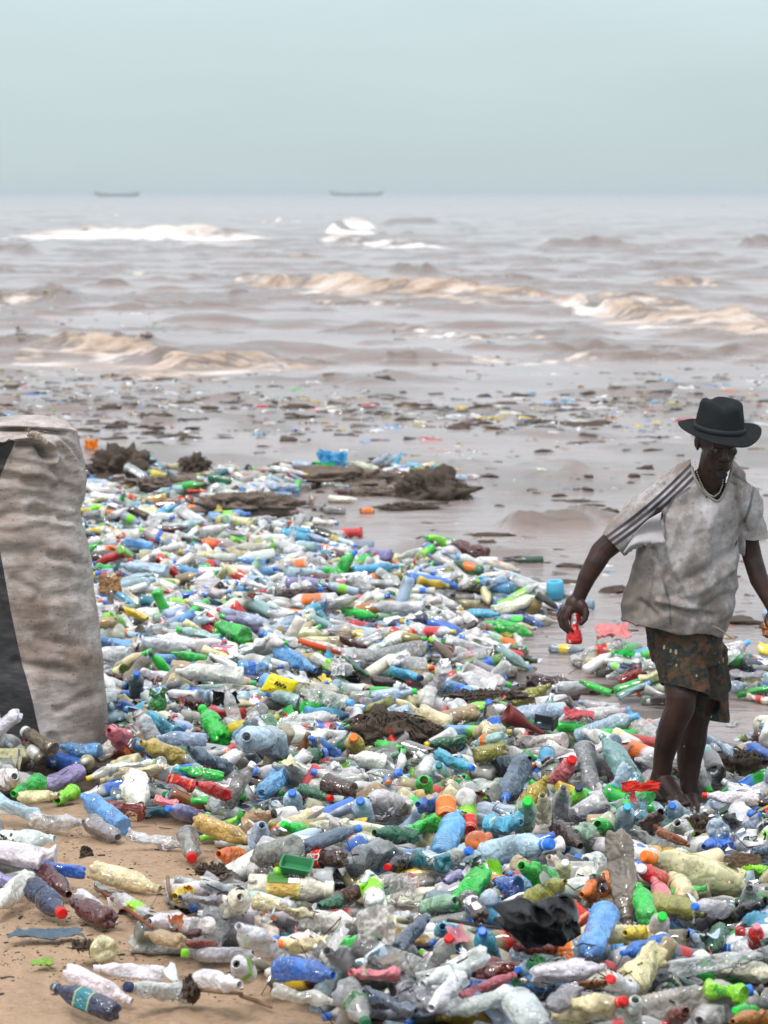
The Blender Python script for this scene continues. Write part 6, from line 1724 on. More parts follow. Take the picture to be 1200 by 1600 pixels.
for it in SINGLE:
    if it.hero: continue
    u, v, _ = proj(it.P)
    best = min(LAND, key=lambda l: math.hypot(l[1] - u, (l[2] - v) * 1.6))
    du, dv = u - best[1], v - best[2]
    side = 'right of' if abs(du) > abs(dv) * 1.3 and du > 0 else 'left of' if abs(du) > abs(dv) * 1.3 else 'in front of' if dv > 0 else 'behind'
    d = math.hypot(du, dv)
    desc = state(it) + ' ' + CNAME.get(it.col, it.col) + ' ' + KW[it.kind]
    if it.cap: desc += ', ' + CNAME.get(it.cap, it.cap) + ' cap,'
    elif it.wrap: desc += ', ' + CNAME.get(it.wrap, it.wrap) + ' label,'
    groups.setdefault((desc, side, best[0]), []).append((d, it))
for (desc, side, lm), lst in groups.items():
    lst.sort(key=lambda q: q[0])
    for k, (d, it) in enumerate(lst):
        it.label = (ORD[min(k, 6)] + desc + (' just ' if k == 0 and d < 45 else ' ') + side + ' ' + lm)
        if len(it.label.replace(',', '').split()) > 16: it.label = it.label.replace(' just ', ' ').replace(' bottle', '', 1) if ' bottle' in it.label.split(',')[0] and len(it.label.split()) > 17 else it.label.replace(' just ', ' ')

# ---- build the individuals
def orient(it, o, root_loc=True):
    v = variant(it.kind, it.var)
    q = Vector(it.ax).to_track_quat('Z', 'Y') @ Quaternion((0, 0, 1), it.roll)
    o.rotation_mode = 'QUATERNION'; o.rotation_quaternion = q
    o.location = it.P
    o.scale = (it.r, it.r, it.L / v['A'])
def thing_name(it):
    return it.name or {'can': 'drink_can', 'cup': 'plastic_cup', 'jug': 'plastic_jug', 'cut': 'cut_bottle', 'funnel': 'cut_bottle'}.get(it.kind, 'plastic_bottle')
for it in SINGLE:
    v = variant(it.kind, it.var)
    cat = {'can': 'can', 'cup': 'cup', 'jug': 'jug'}.get(it.kind, 'bottle')
    o = obj(thing_name(it), v['body'], M_PL, label=it.label, category=cat, group={'can': 'drink cans in the litter', 'cup': 'cups in the litter', 'jug': 'jugs in the litter'}.get(cat, 'plastic bottles strewn over the beach'))
    orient(it, o); o.color = it.rgba
    it.obj = o
    if it.cap and v['cap']:
        c = obj('cap', v['cap'], M_CAP, o); c.color = (*CL[it.cap][:3], 1)
    wr = it.wrap
    if it.kind == 'can' and it.col != 'smoke': wr = it.col
    if wr and v['wrap']:
        c = obj('label', v['wrap'], M_WRAP, o); c.color = (*CL[wr][:3], 1)

# ---- the rest of the drift: one mesh
def build_drift(items, name, label, mat):
    lo = {}
    VV, FF, TT = [], [], []; off = 0
    for it in items:
        key = (it.kind, it.var)
        if key not in lo:
            K = KINDS[it.kind]; seed = hash((len(it.kind) * 31 + ord(it.kind[0]) * 7 + ord(it.kind[-1]), it.var * 13)) % 9973
            nseg = 12
            V, nr, A = lathe_pts(it.kind, nseg, True)
            V = Crush(seed, [0.06, .35, .6, .85, 1.0, .18][it.var % 6], A)(V); V[:, 2] -= A / 2
            Fc = grid_faces(nr, nseg, True)
            capn = 0
            if K['mouth']:
                th = np.linspace(0, 2 * np.pi, 8, endpoint=False); rows = []
                for z, r in ((.90, K['mouth'] * 1.2), (1.01, K['mouth'] * 1.15), (1.015, .01)):
                    rows.append(np.stack([r * np.cos(th), r * np.sin(th), np.full(8, z * A - A / 2)], -1))
                cv = np.concatenate(rows); capn = len(cv)
                Fc = np.concatenate([Fc, grid_faces(3, 8, True) + len(V)]); V = np.concatenate([V, cv])
            lo[key] = (V, Fc, A, capn)
        V, Fc, A, capn = lo[key]
        q = Vector(it.ax).to_track_quat('Z', 'Y') @ Quaternion((0, 0, 1), it.roll)
        R = np.array(q.to_matrix())
        S = np.array([it.r, it.r, it.L / A])
        W = (V * S) @ R.T + it.P
        T = np.tile(np.array(it.rgba), (len(V), 1))
        if it.wrap:
            zz = V[:, 2] / A + .5; T[(zz > .3) & (zz < .62)] = (*CL[it.wrap][:3], 1)
        if capn:
            cc = (*CL[it.cap][:3], 1) if it.cap else tuple(it.rgba)
            T[-capn:] = cc
        VV.append(W); FF.append(Fc + off); TT.append(T); off += len(V)
    me = mesh_np(name, np.concatenate(VV), np.concatenate(FF))
    add_attr(me, 'tone', np.concatenate(TT))
    o = obj(name, me, mat, kind='stuff', label=label)
    return o
build_drift(DRIFT, 'bottle_drift', 'drift of smaller plastic bottles filling the heap', M_PLV)
# ================================================================== OTHER LITTER
def surf(u, v, lift=0.0):
    """where the view ray through this spot meets the heap or the ground"""
    rr = ray(u, v)
    for yy in np.arange(7.5, 60, .02):
        t = yy / rr[1]; x, z = rr[0] * t, H + rr[2] * t
        g = float(hm_at(x, yy)) if yy < 28.5 and abs(x) < 4.4 else max(0., float(ground_z(np.array(x), np.array(yy))))
        if z < g + lift: break
    return np.array([x, yy, z]), t / F_PX
def film_mesh(name, c, ux, uy, w, h, seed, amp=.25, n=36, thick=.0):
    """crumpled sheet: c centre, ux/uy unit axes, w/h metres"""
    g = np.linspace(-.5, .5, n); A, B = np.meshgrid(g, g)
    a, b = A, B
    ed = .5 * (1 + .22 * fbm(np.arctan2(B, A) * 2.2, A * 0 + seed, octv=3, seed=seed))
    rr_ = np.maximum(np.abs(A), np.abs(B)) / .5
    k = 1 + (2 * ed - 1) * rr_
    a, b = A * k, B * k
    rid = 1 - np.abs(fbm(a * 3.2 + seed, b * 3.2, octv=4, seed=seed)) * 3.2
    nzz = amp * .5 * rid + amp * .6 * fbm(a * 2 + 7, b * 2 + seed, octv=2, seed=seed + 2)
    un = np.cross(ux, uy)
    V = c + a[..., None] * w * ux + b[..., None] * h * uy + (nzz * min(w, h))[..., None] * un
    V = V + (fbm(a * 5, b * 5, octv=3, seed=seed + 5) * .05)[..., None] * w * ux
    return mesh_np(name, V.reshape(-1, 3), grid_faces(n, n))
def film_mat(name, c, alpha=1.0, rough=.3):
    m = NT(name); co = m.coord()
    n1 = m.noise(co, 60, 5, .65); spk = m.ramp(m.noise(co, 150, 3, .6), [(.64, 0), (.68, 1)])
    col = m.mix(m.math('MULTIPLY', spk, .7), c, (.06, .05, .04))
    nd = m.pbr(Base_Color=col, Roughness=rough, Specular_IOR_Level=.28, Normal=m.bump(n1, .8, .01), Alpha=alpha)
    return m.m
def thick(o, t=.0015):
    so = o.modifiers.new('thickness', 'SOLIDIFY'); so.thickness = t; return o

def heights(x, y):
    g = np.maximum(0.0, ground_z(x, y))
    return np.where(y > 24, sea_surface(x[None, :], y[None, :])[0][0], g)
def misc():
    blk = film_mat('black_film', (.0025, .0025, .003), 1, .16)
    # black plastic bag: crumpled shell over the heap
    for (u, v, wpx, hpx, lab, seed) in [(848, 1432, 142, 92, 'torn black plastic bag sprawled like a wing in the middle of the heap', 3),
                                        (1086, 1287, 0, 0, None, 0)]:
        if not wpx: continue
        p, s = surf(u, v + 30, .02); w, h = wpx * s, hpx * s
        c = p + np.array([0, -.03, h * .30]); c = np.array([0, 0, H]) + (c - np.array([0, 0, H])) * .966
        sil = np.array([(770, 1406), (802, 1417), (840, 1402), (872, 1388), (890, 1382), (903, 1402), (908, 1432), (914, 1458), (893, 1470), (862, 1462), (838, 1470), (812, 1458), (795, 1444), (778, 1424)], float)
        cu, cv = 856, 1432
        an = np.arctan2(-(sil[:, 1] - cv), sil[:, 0] - cu); rd_ = np.hypot(sil[:, 0] - cu, sil[:, 1] - cv) * s
        o_ = np.argsort(an); an, rd_ = an[o_], rd_[o_]
        an = np.concatenate([an[-1:] - 2 * np.pi, an, an[:1] + 2 * np.pi]); rd_ = np.concatenate([rd_[-1:], rd_, rd_[:1]])
        Vs, Fs = sphere_np(90, 56)                     # poles along the view depth
        Vs = Vs[:, [0, 2, 1]]; Fs = Fs[:, ::-1]
        ang = np.arctan2(Vs[:, 2], Vs[:, 0]); rr0 = np.hypot(Vs[:, 0], Vs[:, 2])
        ph = np.arccos(np.clip(-Vs[:, 1], -1, 1)) / np.pi
        rr1 = np.where(ph < .5, (ph * 2) ** .8, ((1 - ph) * 2) ** .8)
        R_ = np.interp(ang, an, rd_) * rr1
        X = R_ * np.cos(ang); Z = R_ * np.sin(ang)
        rid = 1 - np.abs(fbm(X * 13 + 3 + Z * 8, Z * 9, ph * 2, octv=4, seed=8)) * 4.2
        Yd = np.where(ph < .5, -.11 * (1 - rr1 ** 2), .09 * (1 - rr1 ** 2)) - .055 * rid * np.minimum(1, (1 - rr1) * 6) - Z * .5
        Z = Z + .010 * fbm(X * 20, Z * 20, octv=3, seed=12)
        root = empty('plastic_bag', tuple(c), label=lab, category='bag')
        obj('bag_film', mesh_np('bag_film', np.stack([X, Yd, Z], -1), Fs), blk, root)
    # yellow packet with red print
    p, s = surf(437, 1072, .03)
    n = 22; g = np.linspace(-.5, .5, n); A, B = np.meshgrid(g, g)
    w, h = 50 * s, 38 * s
    puff = .5 * h * (1 - (2 * A) ** 2) ** .5 * (1 - (2 * B) ** 2) ** .5 * (1 + .3 * fbm(A * 5, B * 5, seed=4, octv=3)) * .45
    ca, sa = math.cos(.45), math.sin(.45)
    ax_ = A * w; bz = B * h
    Xp = ax_ * ca + bz * sa; Zp = -ax_ * sa * .6 + bz * ca * .8
    root = empty('snack_packet', tuple(p + np.array([0, 0, .0])), label='bright yellow puffed packet with dark and red print, high on the heap', category='packet', group=None or 'wrappers in the litter')
    m = NT('yellow_packet_print'); u_ = m.attr('pu'); v_ = m.attr('pv')
    vec = m.n('ShaderNodeCombineXYZ', {'X': m.math('MULTIPLY', u_, 9), 'Y': m.math('MULTIPLY', v_, 6)}).outputs[0]
    blob = m.math('LESS_THAN', m.n('ShaderNodeTexVoronoi', {'Vector': vec, 'Scale': .8}).outputs['Distance'], .27)
    lower = m.math('LESS_THAN', v_, .35)
    rc = m.mix(m.math('MULTIPLY', blob, lower), (.90, .74, .01), (.75, .04, .02))
    m.pbr(Base_Color=rc, Roughness=.3, Normal=m.bump(m.noise(m.coord(), 60, 4), .5, .01))
    for sgn, nm in ((-1, 'front_film'), (1, 'back_film')):
        V = np.stack([Xp, sgn * puff, Zp], -1).reshape(-1, 3)
        me = mesh_np(nm, V, grid_faces(n, n)); add_attr(me, 'pu', (A + .5).ravel()); add_attr(me, 'pv', (B + .5).ravel())
        obj(nm, me, m.m, root)
    bmk = simple_mat('dark_print', (.02, .02, .03), .5)
    pts = []
    for i, (x0, z0, x1, z1) in enumerate([(-.20, .08, -.16, .26), (-.20, .17, -.12, .19), (-.10, .05, -.05, .22), (-.06, .22, .0, .10), (.02, .03, .05, .18), (.05, .18, .12, .16), (.13, .0, .17, .14), (.17, .14, .20, .04)]):
        def mp(a, b):
            pf = .5 * h * math.sqrt(max(0, 1 - 4 * a * a)) * math.sqrt(max(0, 1 - 4 * b * b)) * .50
            return (a * w * ca + b * h * sa, -pf - .004, -a * w * sa * .6 + b * h * ca * .8)
        pts.append((mp(x0, z0), mp(x1, z1)))
    bm = bmesh.new()
    for a, b in pts:
        t = tube_mesh('packet_lettering', [a, b], .0035, 4); bm.from_mesh(t)
    me = bpy.data.meshes.new('packet_lettering'); bm.to_mesh(me); bm.free()
    obj('packet_lettering', me, bmk, root)
    # green tray
    p, s = surf(462, 1360, .01); w = 62 * s
    grn = simple_mat('green_tray_plastic', (.03, .22, .08), .35, .3, 30)
    bm = bmesh.new()
    def ringq(a, b, z): return [bm.verts.new((x * a, y * b, z)) for x, y in ((-1, -1), (-.9, -1.08), (.9, -1.08), (1, -1), (1.06, 0), (1, 1), (.9, 1.08), (-.9, 1.08), (-1, 1), (-1.06, 0))]
    rings_ = [ringq(w * .40, .045, 0), ringq(w * .46, .055, .028), ringq(w * .50, .060, .030), ringq(w * .50, .060, .033), ringq(w * .45, .053, .033), ringq(w * .39, .043, .006)]
    for r0, r1 in zip(rings_[:-1], rings_[1:]):
        for k in range(10): bm.faces.new((r0[k], r0[(k + 1) % 10], r1[(k + 1) % 10], r1[k]))
    bm.faces.new(rings_[0][::-1]); bm.faces.new(rings_[-1])
    me = bpy.data.meshes.new('plastic_tray'); bm.to_mesh(me); bm.free()
    o = obj('plastic_tray', me, grn, label='small green rectangular plastic tray tilted on the heap behind the aloe drink bottle', category='tray')
    o.location = p + np.array([0, 0, .0]); o.rotation_euler = (.22, .16, -.1); o.scale = (.8, .7, .8)
    # green square jug at the lower right
    # cyan cylinder standing on the mud
    p, s = surf(868, 934, .0); r = 13.5 * s
    cy_ = simple_mat('cyan_tub_plastic', (.10, .50, .72), .4, .25, 25)
    prof = [(0, 0), (0, .9), (.05, 1), (.3, .97), (.33, 1.02), (.6, 1), (.95, .98), (1.0, .92), (1.0, .55), (.93, .50), (.5, .48), (.5, 0)]
    th = np.linspace(0, 6.2832, 28, endpoint=False)
    V = np.concatenate([np.stack([rr * r * np.cos(th), rr * r * np.sin(th), np.full(28, z * 27 * s)], -1) for z, rr in prof])
    o = obj('plastic_tub', mesh_np('plastic_tub', V, grid_faces(len(prof), 28, True)), cy_, label='cyan plastic cylinder with a hole on top, upright in the grey mud', category='tub')
    o.location = p; o.rotation_euler = (.12, -.06, 0)
    # red funnel shaped piece and black crate shard by it
    p, s = surf(822, 1146, .03)
    redm = simple_mat('red_worn_plastic', (.20, .018, .014), .5, .6, 20)
    prof = [(0, .30), (.12, .32), (.35, .40), (.5, .62), (.62, .95), (.85, 1.1), (1, 1.15), (.99, 1.08), (.62, .86), (.5, .54), (.2, .3)]
    V = np.concatenate([np.stack([rr * .055 * np.cos(th) * (1 + .15 * np.sin(3 * th)), rr * .055 * np.sin(th), np.full(28, z * .30)], -1) for z, rr in prof])
    o = obj('red_funnel', mesh_np('red_funnel', V, grid_faces(len(prof), 28, True)), redm, label='worn dark red funnel of broken plastic at the edge of the wet sand', category='funnel')
    o.location = p + np.array([.07, 0, .0]); o.rotation_euler = (0, -1.05, .2); o.scale = (.62, .62, .62)
    p, s = surf(852, 1132, .01)
    dk = simple_mat('charcoal_plastic', (.02, .024, .03), .45, .3, 30)
    root = empty('broken_crate', tuple(p), label='black broken crate corner lying beside the red funnel on wet sand', category='crate')
    obj('crate_wall', box_mesh('crate_wall', (0, 0, .035), (.13, .012, .06)), dk, root)
    o = obj('crate_end', box_mesh('crate_end', (.068, -.05, .045), (.012, .11, .09)), dk, root)
    o = obj('crate_base', box_mesh('crate_base', (-.005, -.05, .006), (.13, .10, .010)), dk, root)
    root.rotation_euler = (.1, .12, -.3); root.scale = (.75, .75, .6)
    # sheets, scraps
    clr = film_mat('clear_sheet_film', (.80, .77, .74), .55, .25)
    pinkf = film_mat('pink_sheet_film', (.80, .28, .28), .7, .3)
    bluef = film_mat('blue_grey_film', (.10, .15, .20), .9, .35)
    redf = film_mat('red_sheet_film', (.62, .03, .02), .95, .35)
    whf = film_mat('white_sheet_film', (.82, .82, .82), .95, .35)
    grf = film_mat('leaf_green_film', (.25, .42, .08), .95, .45)
    brf = film_mat('brown_sheet_film', (.13, .085, .05), 1, .6)
    sheets = [(588, 1448, 58, 62, clr, 'torn clear plastic sheet standing like a tent with a pink stained hem', 'plastic_sheet', 'plastic sheet', .9, 5),
              (630, 1388, 44, 40, clr, 'pale crumpled plastic shard in front of the grey belly bottle', 'plastic_sheet', 'plastic sheet', .8, 6),
              (72, 1464, 108, 9, bluef, 'dark blue-grey strip of film lying flat on the sand above the cream petal base', 'film_strip', 'film', .05, 7),
              (1000, 1232, 60, 18, redf, 'red plastic loop behind the bright green crush at the man\'s feet', 'red_scrap', 'scrap', .6, 8),
              (500, 1345, 26, 12, whf, 'small white folded card beside the red script label', 'white_card', 'card', .6, 9),
              (65, 1510, 34, 7, grf, 'small green leaf-like scrap on the sand left of the lowest bottles', 'green_scrap', 'scrap', .05, 10),
              (357, 1108, 0, 0, None, '', '', '', 0, 0),
              (352, 1094, 40, 22, blk, 'black film scrap between the maroon bottle and the blue crush', 'black_scrap', 'scrap', .6, 11),
              (528, 1044, 22, 26, whf, 'white square scrap standing among bottles right of the orange stick', 'white_scrap', 'scrap', 1.1, 12),
              (172, 915, 36, 26, film_mat('tan_film', (.42, .24, .12), 1, .5), 'rounded tan scrap of plastic beside the sack\'s upper edge', 'tan_scrap', 'scrap', .9, 13),
              (978, 1020, 28, 16, film_mat('green_film', (.01, .55, .08), .9, .3), 'bright green scrap on the grey mud below the man\'s hand', 'green_scrap', 'scrap', .3, 14),
              (960, 992, 52, 14, pinkf, 'pinkish torn film on the mud right of the red can', 'pink_film', 'film', .15, 15),
              (985, 1042, 34, 14, bluef, 'slate triangular scrap of film on the grey mud', 'slate_scrap', 'scrap', .4, 16),
              (1010, 1338, 0, 0, None, '', '', '', 0, 0),
              (1160, 1345, 60, 22, brf, 'brown broken board sheet at the right edge behind the biggest cream bottle', 'brown_sheet', 'sheet', .4, 17),
              (1058, 1190, 0, 0, None, '', '', '', 0, 0),
              (905, 1118, 46, 24, film_mat('rose_film', (.72, .16, .18), .85, .3), 'rose red crumpled film by the waterline right of the red funnel', 'rose_film', 'film', .4, 18),
              (520, 715, 44, 26, film_mat('far_blue_film', (.10, .42, .70), .95, .4), 'sky blue crumpled sheet on the far brown mound', 'blue_film', 'film', .8, 19),
              (505, 728, 34, 16, film_mat('far_green_film', (.01, .42, .08), .95, .4), 'green crumpled sheet below the sky blue one on the far mound', 'green_film', 'film', .6, 20),
              (648, 727, 26, 8, film_mat('pale_cyan_film', (.30, .62, .80), .95, .4), 'pale cyan scrap capping the right far weed mound', 'cyan_scrap', 'scrap', .5, 21),
              (142, 694, 20, 20, film_mat('orange_film', (.85, .30, .03), .95, .4), 'orange scrap just right of the sack\'s top', 'orange_scrap', 'scrap', .8, 22)]
    for u, v, wp, hp, mt, lab, nm, cat, lean, seed in sheets:
        if not wp: continue
        p, s = surf(u, v + hp * .45, .015)
        w, h = wp * s, hp * s
        if lean < .3: h = h / .24
        ux = np.array([1, 0, 0.]); uy = np.array([0, math.cos(lean * 1.2), math.sin(lean * 1.2)])
        c = p + uy * h * .35 + np.array([0, 0, .012])
        o = obj(nm, film_mesh(nm, np.zeros(3), ux, uy, w, h, seed, .22 if lean < .3 else .55), mt, label=lab, category=cat)
        o.location = c; thick(o)
    # sticks
    wood = simple_mat('driftwood', (.30, .19, .11), .8, .4, 30)
    rust = simple_mat('rusty_stick', (.24, .06, .02), .7, .5, 40)
    orng = simple_mat('orange_stick', (.70, .09, .015), .6, .3, 40)
    dwd = simple_mat('wet_dark_wood', (.045, .03, .022), .6, .4, 40)
    for (pts, wpx, mt, lab, cat) in [([(160, 1396), (195, 1420), (238, 1452)], 7, rust, 'long thin rust red stick lying across the bottles on the sand', 'stick'),
                                [([(314, 1548), (345, 1552), (378, 1555)]), 8, wood, 'pale wooden stick under the cloudy bottle on the sand', 'stick'],
                                [([(376, 1558), (400, 1566), (424, 1576)]), 7, wood, 'pale wooden stick end, lower right of the one under the cloudy bottle', 'stick'],
                                [([(262, 1372), (263, 1390), (268, 1408)]), 6, wood, 'short wooden peg standing up left of the yellow round bottle end', 'stick'],
                                [([(466, 1002), (498, 1012), (532, 1022)]), 9, orng, 'orange-red stick lying level high on the heap, right of the bright green bottles', 'stick'],
                                [([(1023, 1292), (1048, 1306), (1072, 1318)]), 8, rust, 'rust brown stick slanting down below the black knot of weed', 'stick'],
                                [([(700, 1440), (745, 1448), (780, 1452)]), 6, dwd, 'wet dark twig running into the black bag from the left', 'stick'],
                                [([(792, 1442), (820, 1452), (850, 1462)]), 11, dwd, 'thick wet dark branch under the black bag', 'stick']]:
        P3 = []
        for (u, v) in pts:
            p, s = surf(u, v, .015); P3.append(p + np.array([0, 0, .004]))
        me = tube_mesh('stick', [tuple(q - P3[0]) for q in P3], [wpx * s * .5, wpx * s * .55, wpx * s * .35], 8)
        o = obj('stick', me, mt, label=lab, category='stick', group='sticks in the litter'); o.location = P3[0]
    # weed tangles
    weedm = NT('dark_weed'); co = weedm.coord()
    weedm.pbr(Base_Color=weedm.mix(weedm.noise(co, 14, 5, .7), (.018, .012, .008), (.10, .062, .035)), Roughness=.65, Normal=weedm.bump(weedm.noise(co, 40, 5), .8, .02))
    mudm = NT('sandy_weed'); co = mudm.coord()
    mudm.pbr(Base_Color=mudm.mix(mudm.noise(co, 10, 6, .7), (.10, .07, .05), (.22, .165, .125)), Roughness=.7, Normal=mudm.bump(mudm.noise(co, 25, 6), .9, .03))
    def weed(u, v, wpx, hpx, lab, seed, mt, ns=240, spread=1.0, rgh=1.0):
        R = random.Random(seed)
        p, s = surf(u, v + hpx * .4, .0); w, h = wpx * s, hpx * s
        bm = bmesh.new()
        me = blob_mesh('mound', (0, 0, 0), (w * .46, max(h * .9, w * .22), h * .72), seed, .95, 64, 36, 3.2)
        bm.from_mesh(me)
        for i in range(ns):
            a = R.uniform(0, 6.28); rr = R.random() ** .5
            x, y = math.cos(a) * rr * w * .48 * spread, math.sin(a) * rr * w * .22
            z = h * .70 * math.sqrt(max(0, 1 - rr * rr)) + R.uniform(-.01, .012)
            l = R.uniform(.03, .10) * (1 + h * 2) * rgh * min(1, w / .35) * (min(1, h / .05) ** .5); yaw = R.uniform(0, 6.28); el = R.uniform(-.5, .28)
            d = Vector((math.cos(yaw) * math.cos(el), math.sin(yaw) * math.cos(el), math.sin(el)))
            p0 = Vector((x, y, z)); p1 = p0 + d * l * .5 + Vector((0, 0, .008)); p2 = p0 + d * l + Vector((0, 0, -.012))
            bm.from_mesh(tube_mesh('t', [p0, p1, p2], [R.uniform(.0015, .006)] * 2 + [.001], 3, False))
        m_ = bpy.data.meshes.new('weed_tangle'); bm.to_mesh(m_); bm.free(); m_.shade_smooth()
        o = obj('weed_tangle', m_, mt, label=lab, category='weed', group='heaps of dark weed on the shore'); o.location = p
        return p, s
    weed(188, 716, 92, 46, 'dark brown tangle standing up just right of the sack top', 1, weedm.m)
    weed(255, 752, 120, 16, 'low brown weed strip trailing right of the tangle by the sack', 2, mudm.m, 200)
    weed(305, 722, 44, 26, 'slanting dark weed knot between the two far mounds', 3, weedm.m)
    weed(520, 742, 230, 26, 'long low brown mound under the sky blue sheet at the far shore', 4, mudm.m, 320)
    weed(678, 758, 118, 48, 'dark lumpy weed mound, furthest right on the far shore', 5, weedm.m, 360)
    weed(600, 768, 120, 14, 'sandy brown weed fringe left of the furthest right mound', 6, mudm.m, 200)
    weed(640, 792, 90, 12, 'thin dark weed line in the shallows below the far mounds', 7, weedm.m, 160)
    weed(385, 780, 150, 24, 'brown weed mixed with bottles in front of the far long mound', 8, mudm.m, 260)
    weed(600, 1130, 105, 44, 'dark brown weed heap full of scraps left of the red funnel', 9, weedm.m, 420)
    weed(660, 1142, 60, 26, 'dark weed clump on the right flank of the brown weed heap', 10, weedm.m, 200)
    weed(1092, 1288, 66, 30, 'black knotted weed clump beside the man\'s toes', 11, weedm.m, 300)
    weed(1165, 1190, 95, 40, 'rusty brown tangle of weed on the wet sand at the right edge', 12, weedm.m, 380)
    weed(760, 1085, 120, 8, 'flat dark weed line on the bare wet sand', 13, weedm.m, 160)
    weed(330, 1358, 50, 10, 'scattered dark weed flakes at the right end of the bare sand', 14, weedm.m, 60)
    weed(135, 1332, 20, 13, 'small black lump alone on the bare sand', 15, weedm.m, 40, 1, .3)
    weed(25, 1312, 60, 4, 'thin dark weed strand on the sand at the left edge', 16, weedm.m, 60)
    weed(140, 1478, 60, 5, 'thin dark weed strand beside the blue-grey film on the sand', 17, weedm.m, 60)
    weed(300, 1538, 26, 24, 'small brown rag-like weed tuft on the cloudy bottle at the sand', 18, weedm.m, 90, 1, .4)
    # low dark flakes of weed and bark in the shallows and over the wet sand, too many to count
    bm = bmesh.new(); R = random.Random(55)
    V, Fq, off = [], [], 0
    bv, bf = sphere_np(9, 6)
    for i in range(900):
        u = R.uniform(-120, 1330); k = R.random()
        v = R.uniform(715, 1110) if k < .55 else R.gauss(650, 26)
        if not (575 < v < 1120): continue
        d = float(density_np(np.array([u]), np.array([v]))[0])
        if d > .8: continue
        if float(fbm(np.array(u * .008), np.array(v * .03), seed=77, octv=3)) < R.uniform(-.35, .25): continue
        y = flat_y(v); x = (u - 600) / F_PX * y
        g = 0.0
        r_ = R.uniform(.012, .07) * (1.4 if v < 700 else 1)
        q = bv * np.array([r_ * R.uniform(1, 2.6), r_ * R.uniform(.7, 1.4), r_ * R.uniform(.18, .5)])
        q = q * (1 + 1.0 * fbm(bv[:, 0] * 2.4 + i * 3.1, bv[:, 1] * 2.4, bv[:, 2] * 2.4, octv=3, seed=9))[:, None]
        V.append(q + np.array([x, y, g])); Fq.append(bf + off); off += len(bv)
    C = np.array([q.mean(0) for q in V]); G = heights(C[:, 0], C[:, 1])
    V = [q + np.array([0, 0, g]) for q, g in zip(V, G)]
    me = mesh_np('weed_flakes', np.concatenate(V), np.concatenate(Fq))
    obj('weed_flakes', me, weedm.m, kind='stuff', label='dark flakes of weed and bark lying in the shallows')
    # crumbs on the sand
    V, Fq, T = [], [], []; off = 0
    sv, sf = sphere_np(5, 3)
    for i in range(7000):
        v = rnd.uniform(1262, 1640); u = rnd.uniform(-200, 520)
        if density(u, v) > .75: continue
        y = flat_y(v, .25); x = (u - 600) / F_PX * y
        z = float(ground_z(np.array(x), np.array(y)))
        r_ = rnd.uniform(.0008, .0030) * (2.6 if rnd.random() < .06 else 1)
        if float(fbm(np.array(u * .02), np.array(v * .05), seed=6)) < rnd.uniform(-.3, .3): continue
        q = sv * np.array([r_ * rnd.uniform(.8, 3.2), r_ * rnd.uniform(.8, 2), r_ * .7]) 
        a = rnd.uniform(0, 3.14); ca, sa = math.cos(a), math.sin(a)
        q = np.stack([q[:, 0] * ca - q[:, 1] * sa, q[:, 0] * sa + q[:, 1] * ca, q[:, 2]], -1)
        V.append(q + np.array([x, y, z])); Fq.append(sf + off); off += len(sv)
    me = mesh_np('sand_crumbs', np.concatenate(V), np.concatenate(Fq))
    obj('sand_crumbs', me, simple_mat('dark_crumbs', (.045, .034, .026), .8), kind='stuff', label='dark crumbs of weed and bark scattered over the sand')

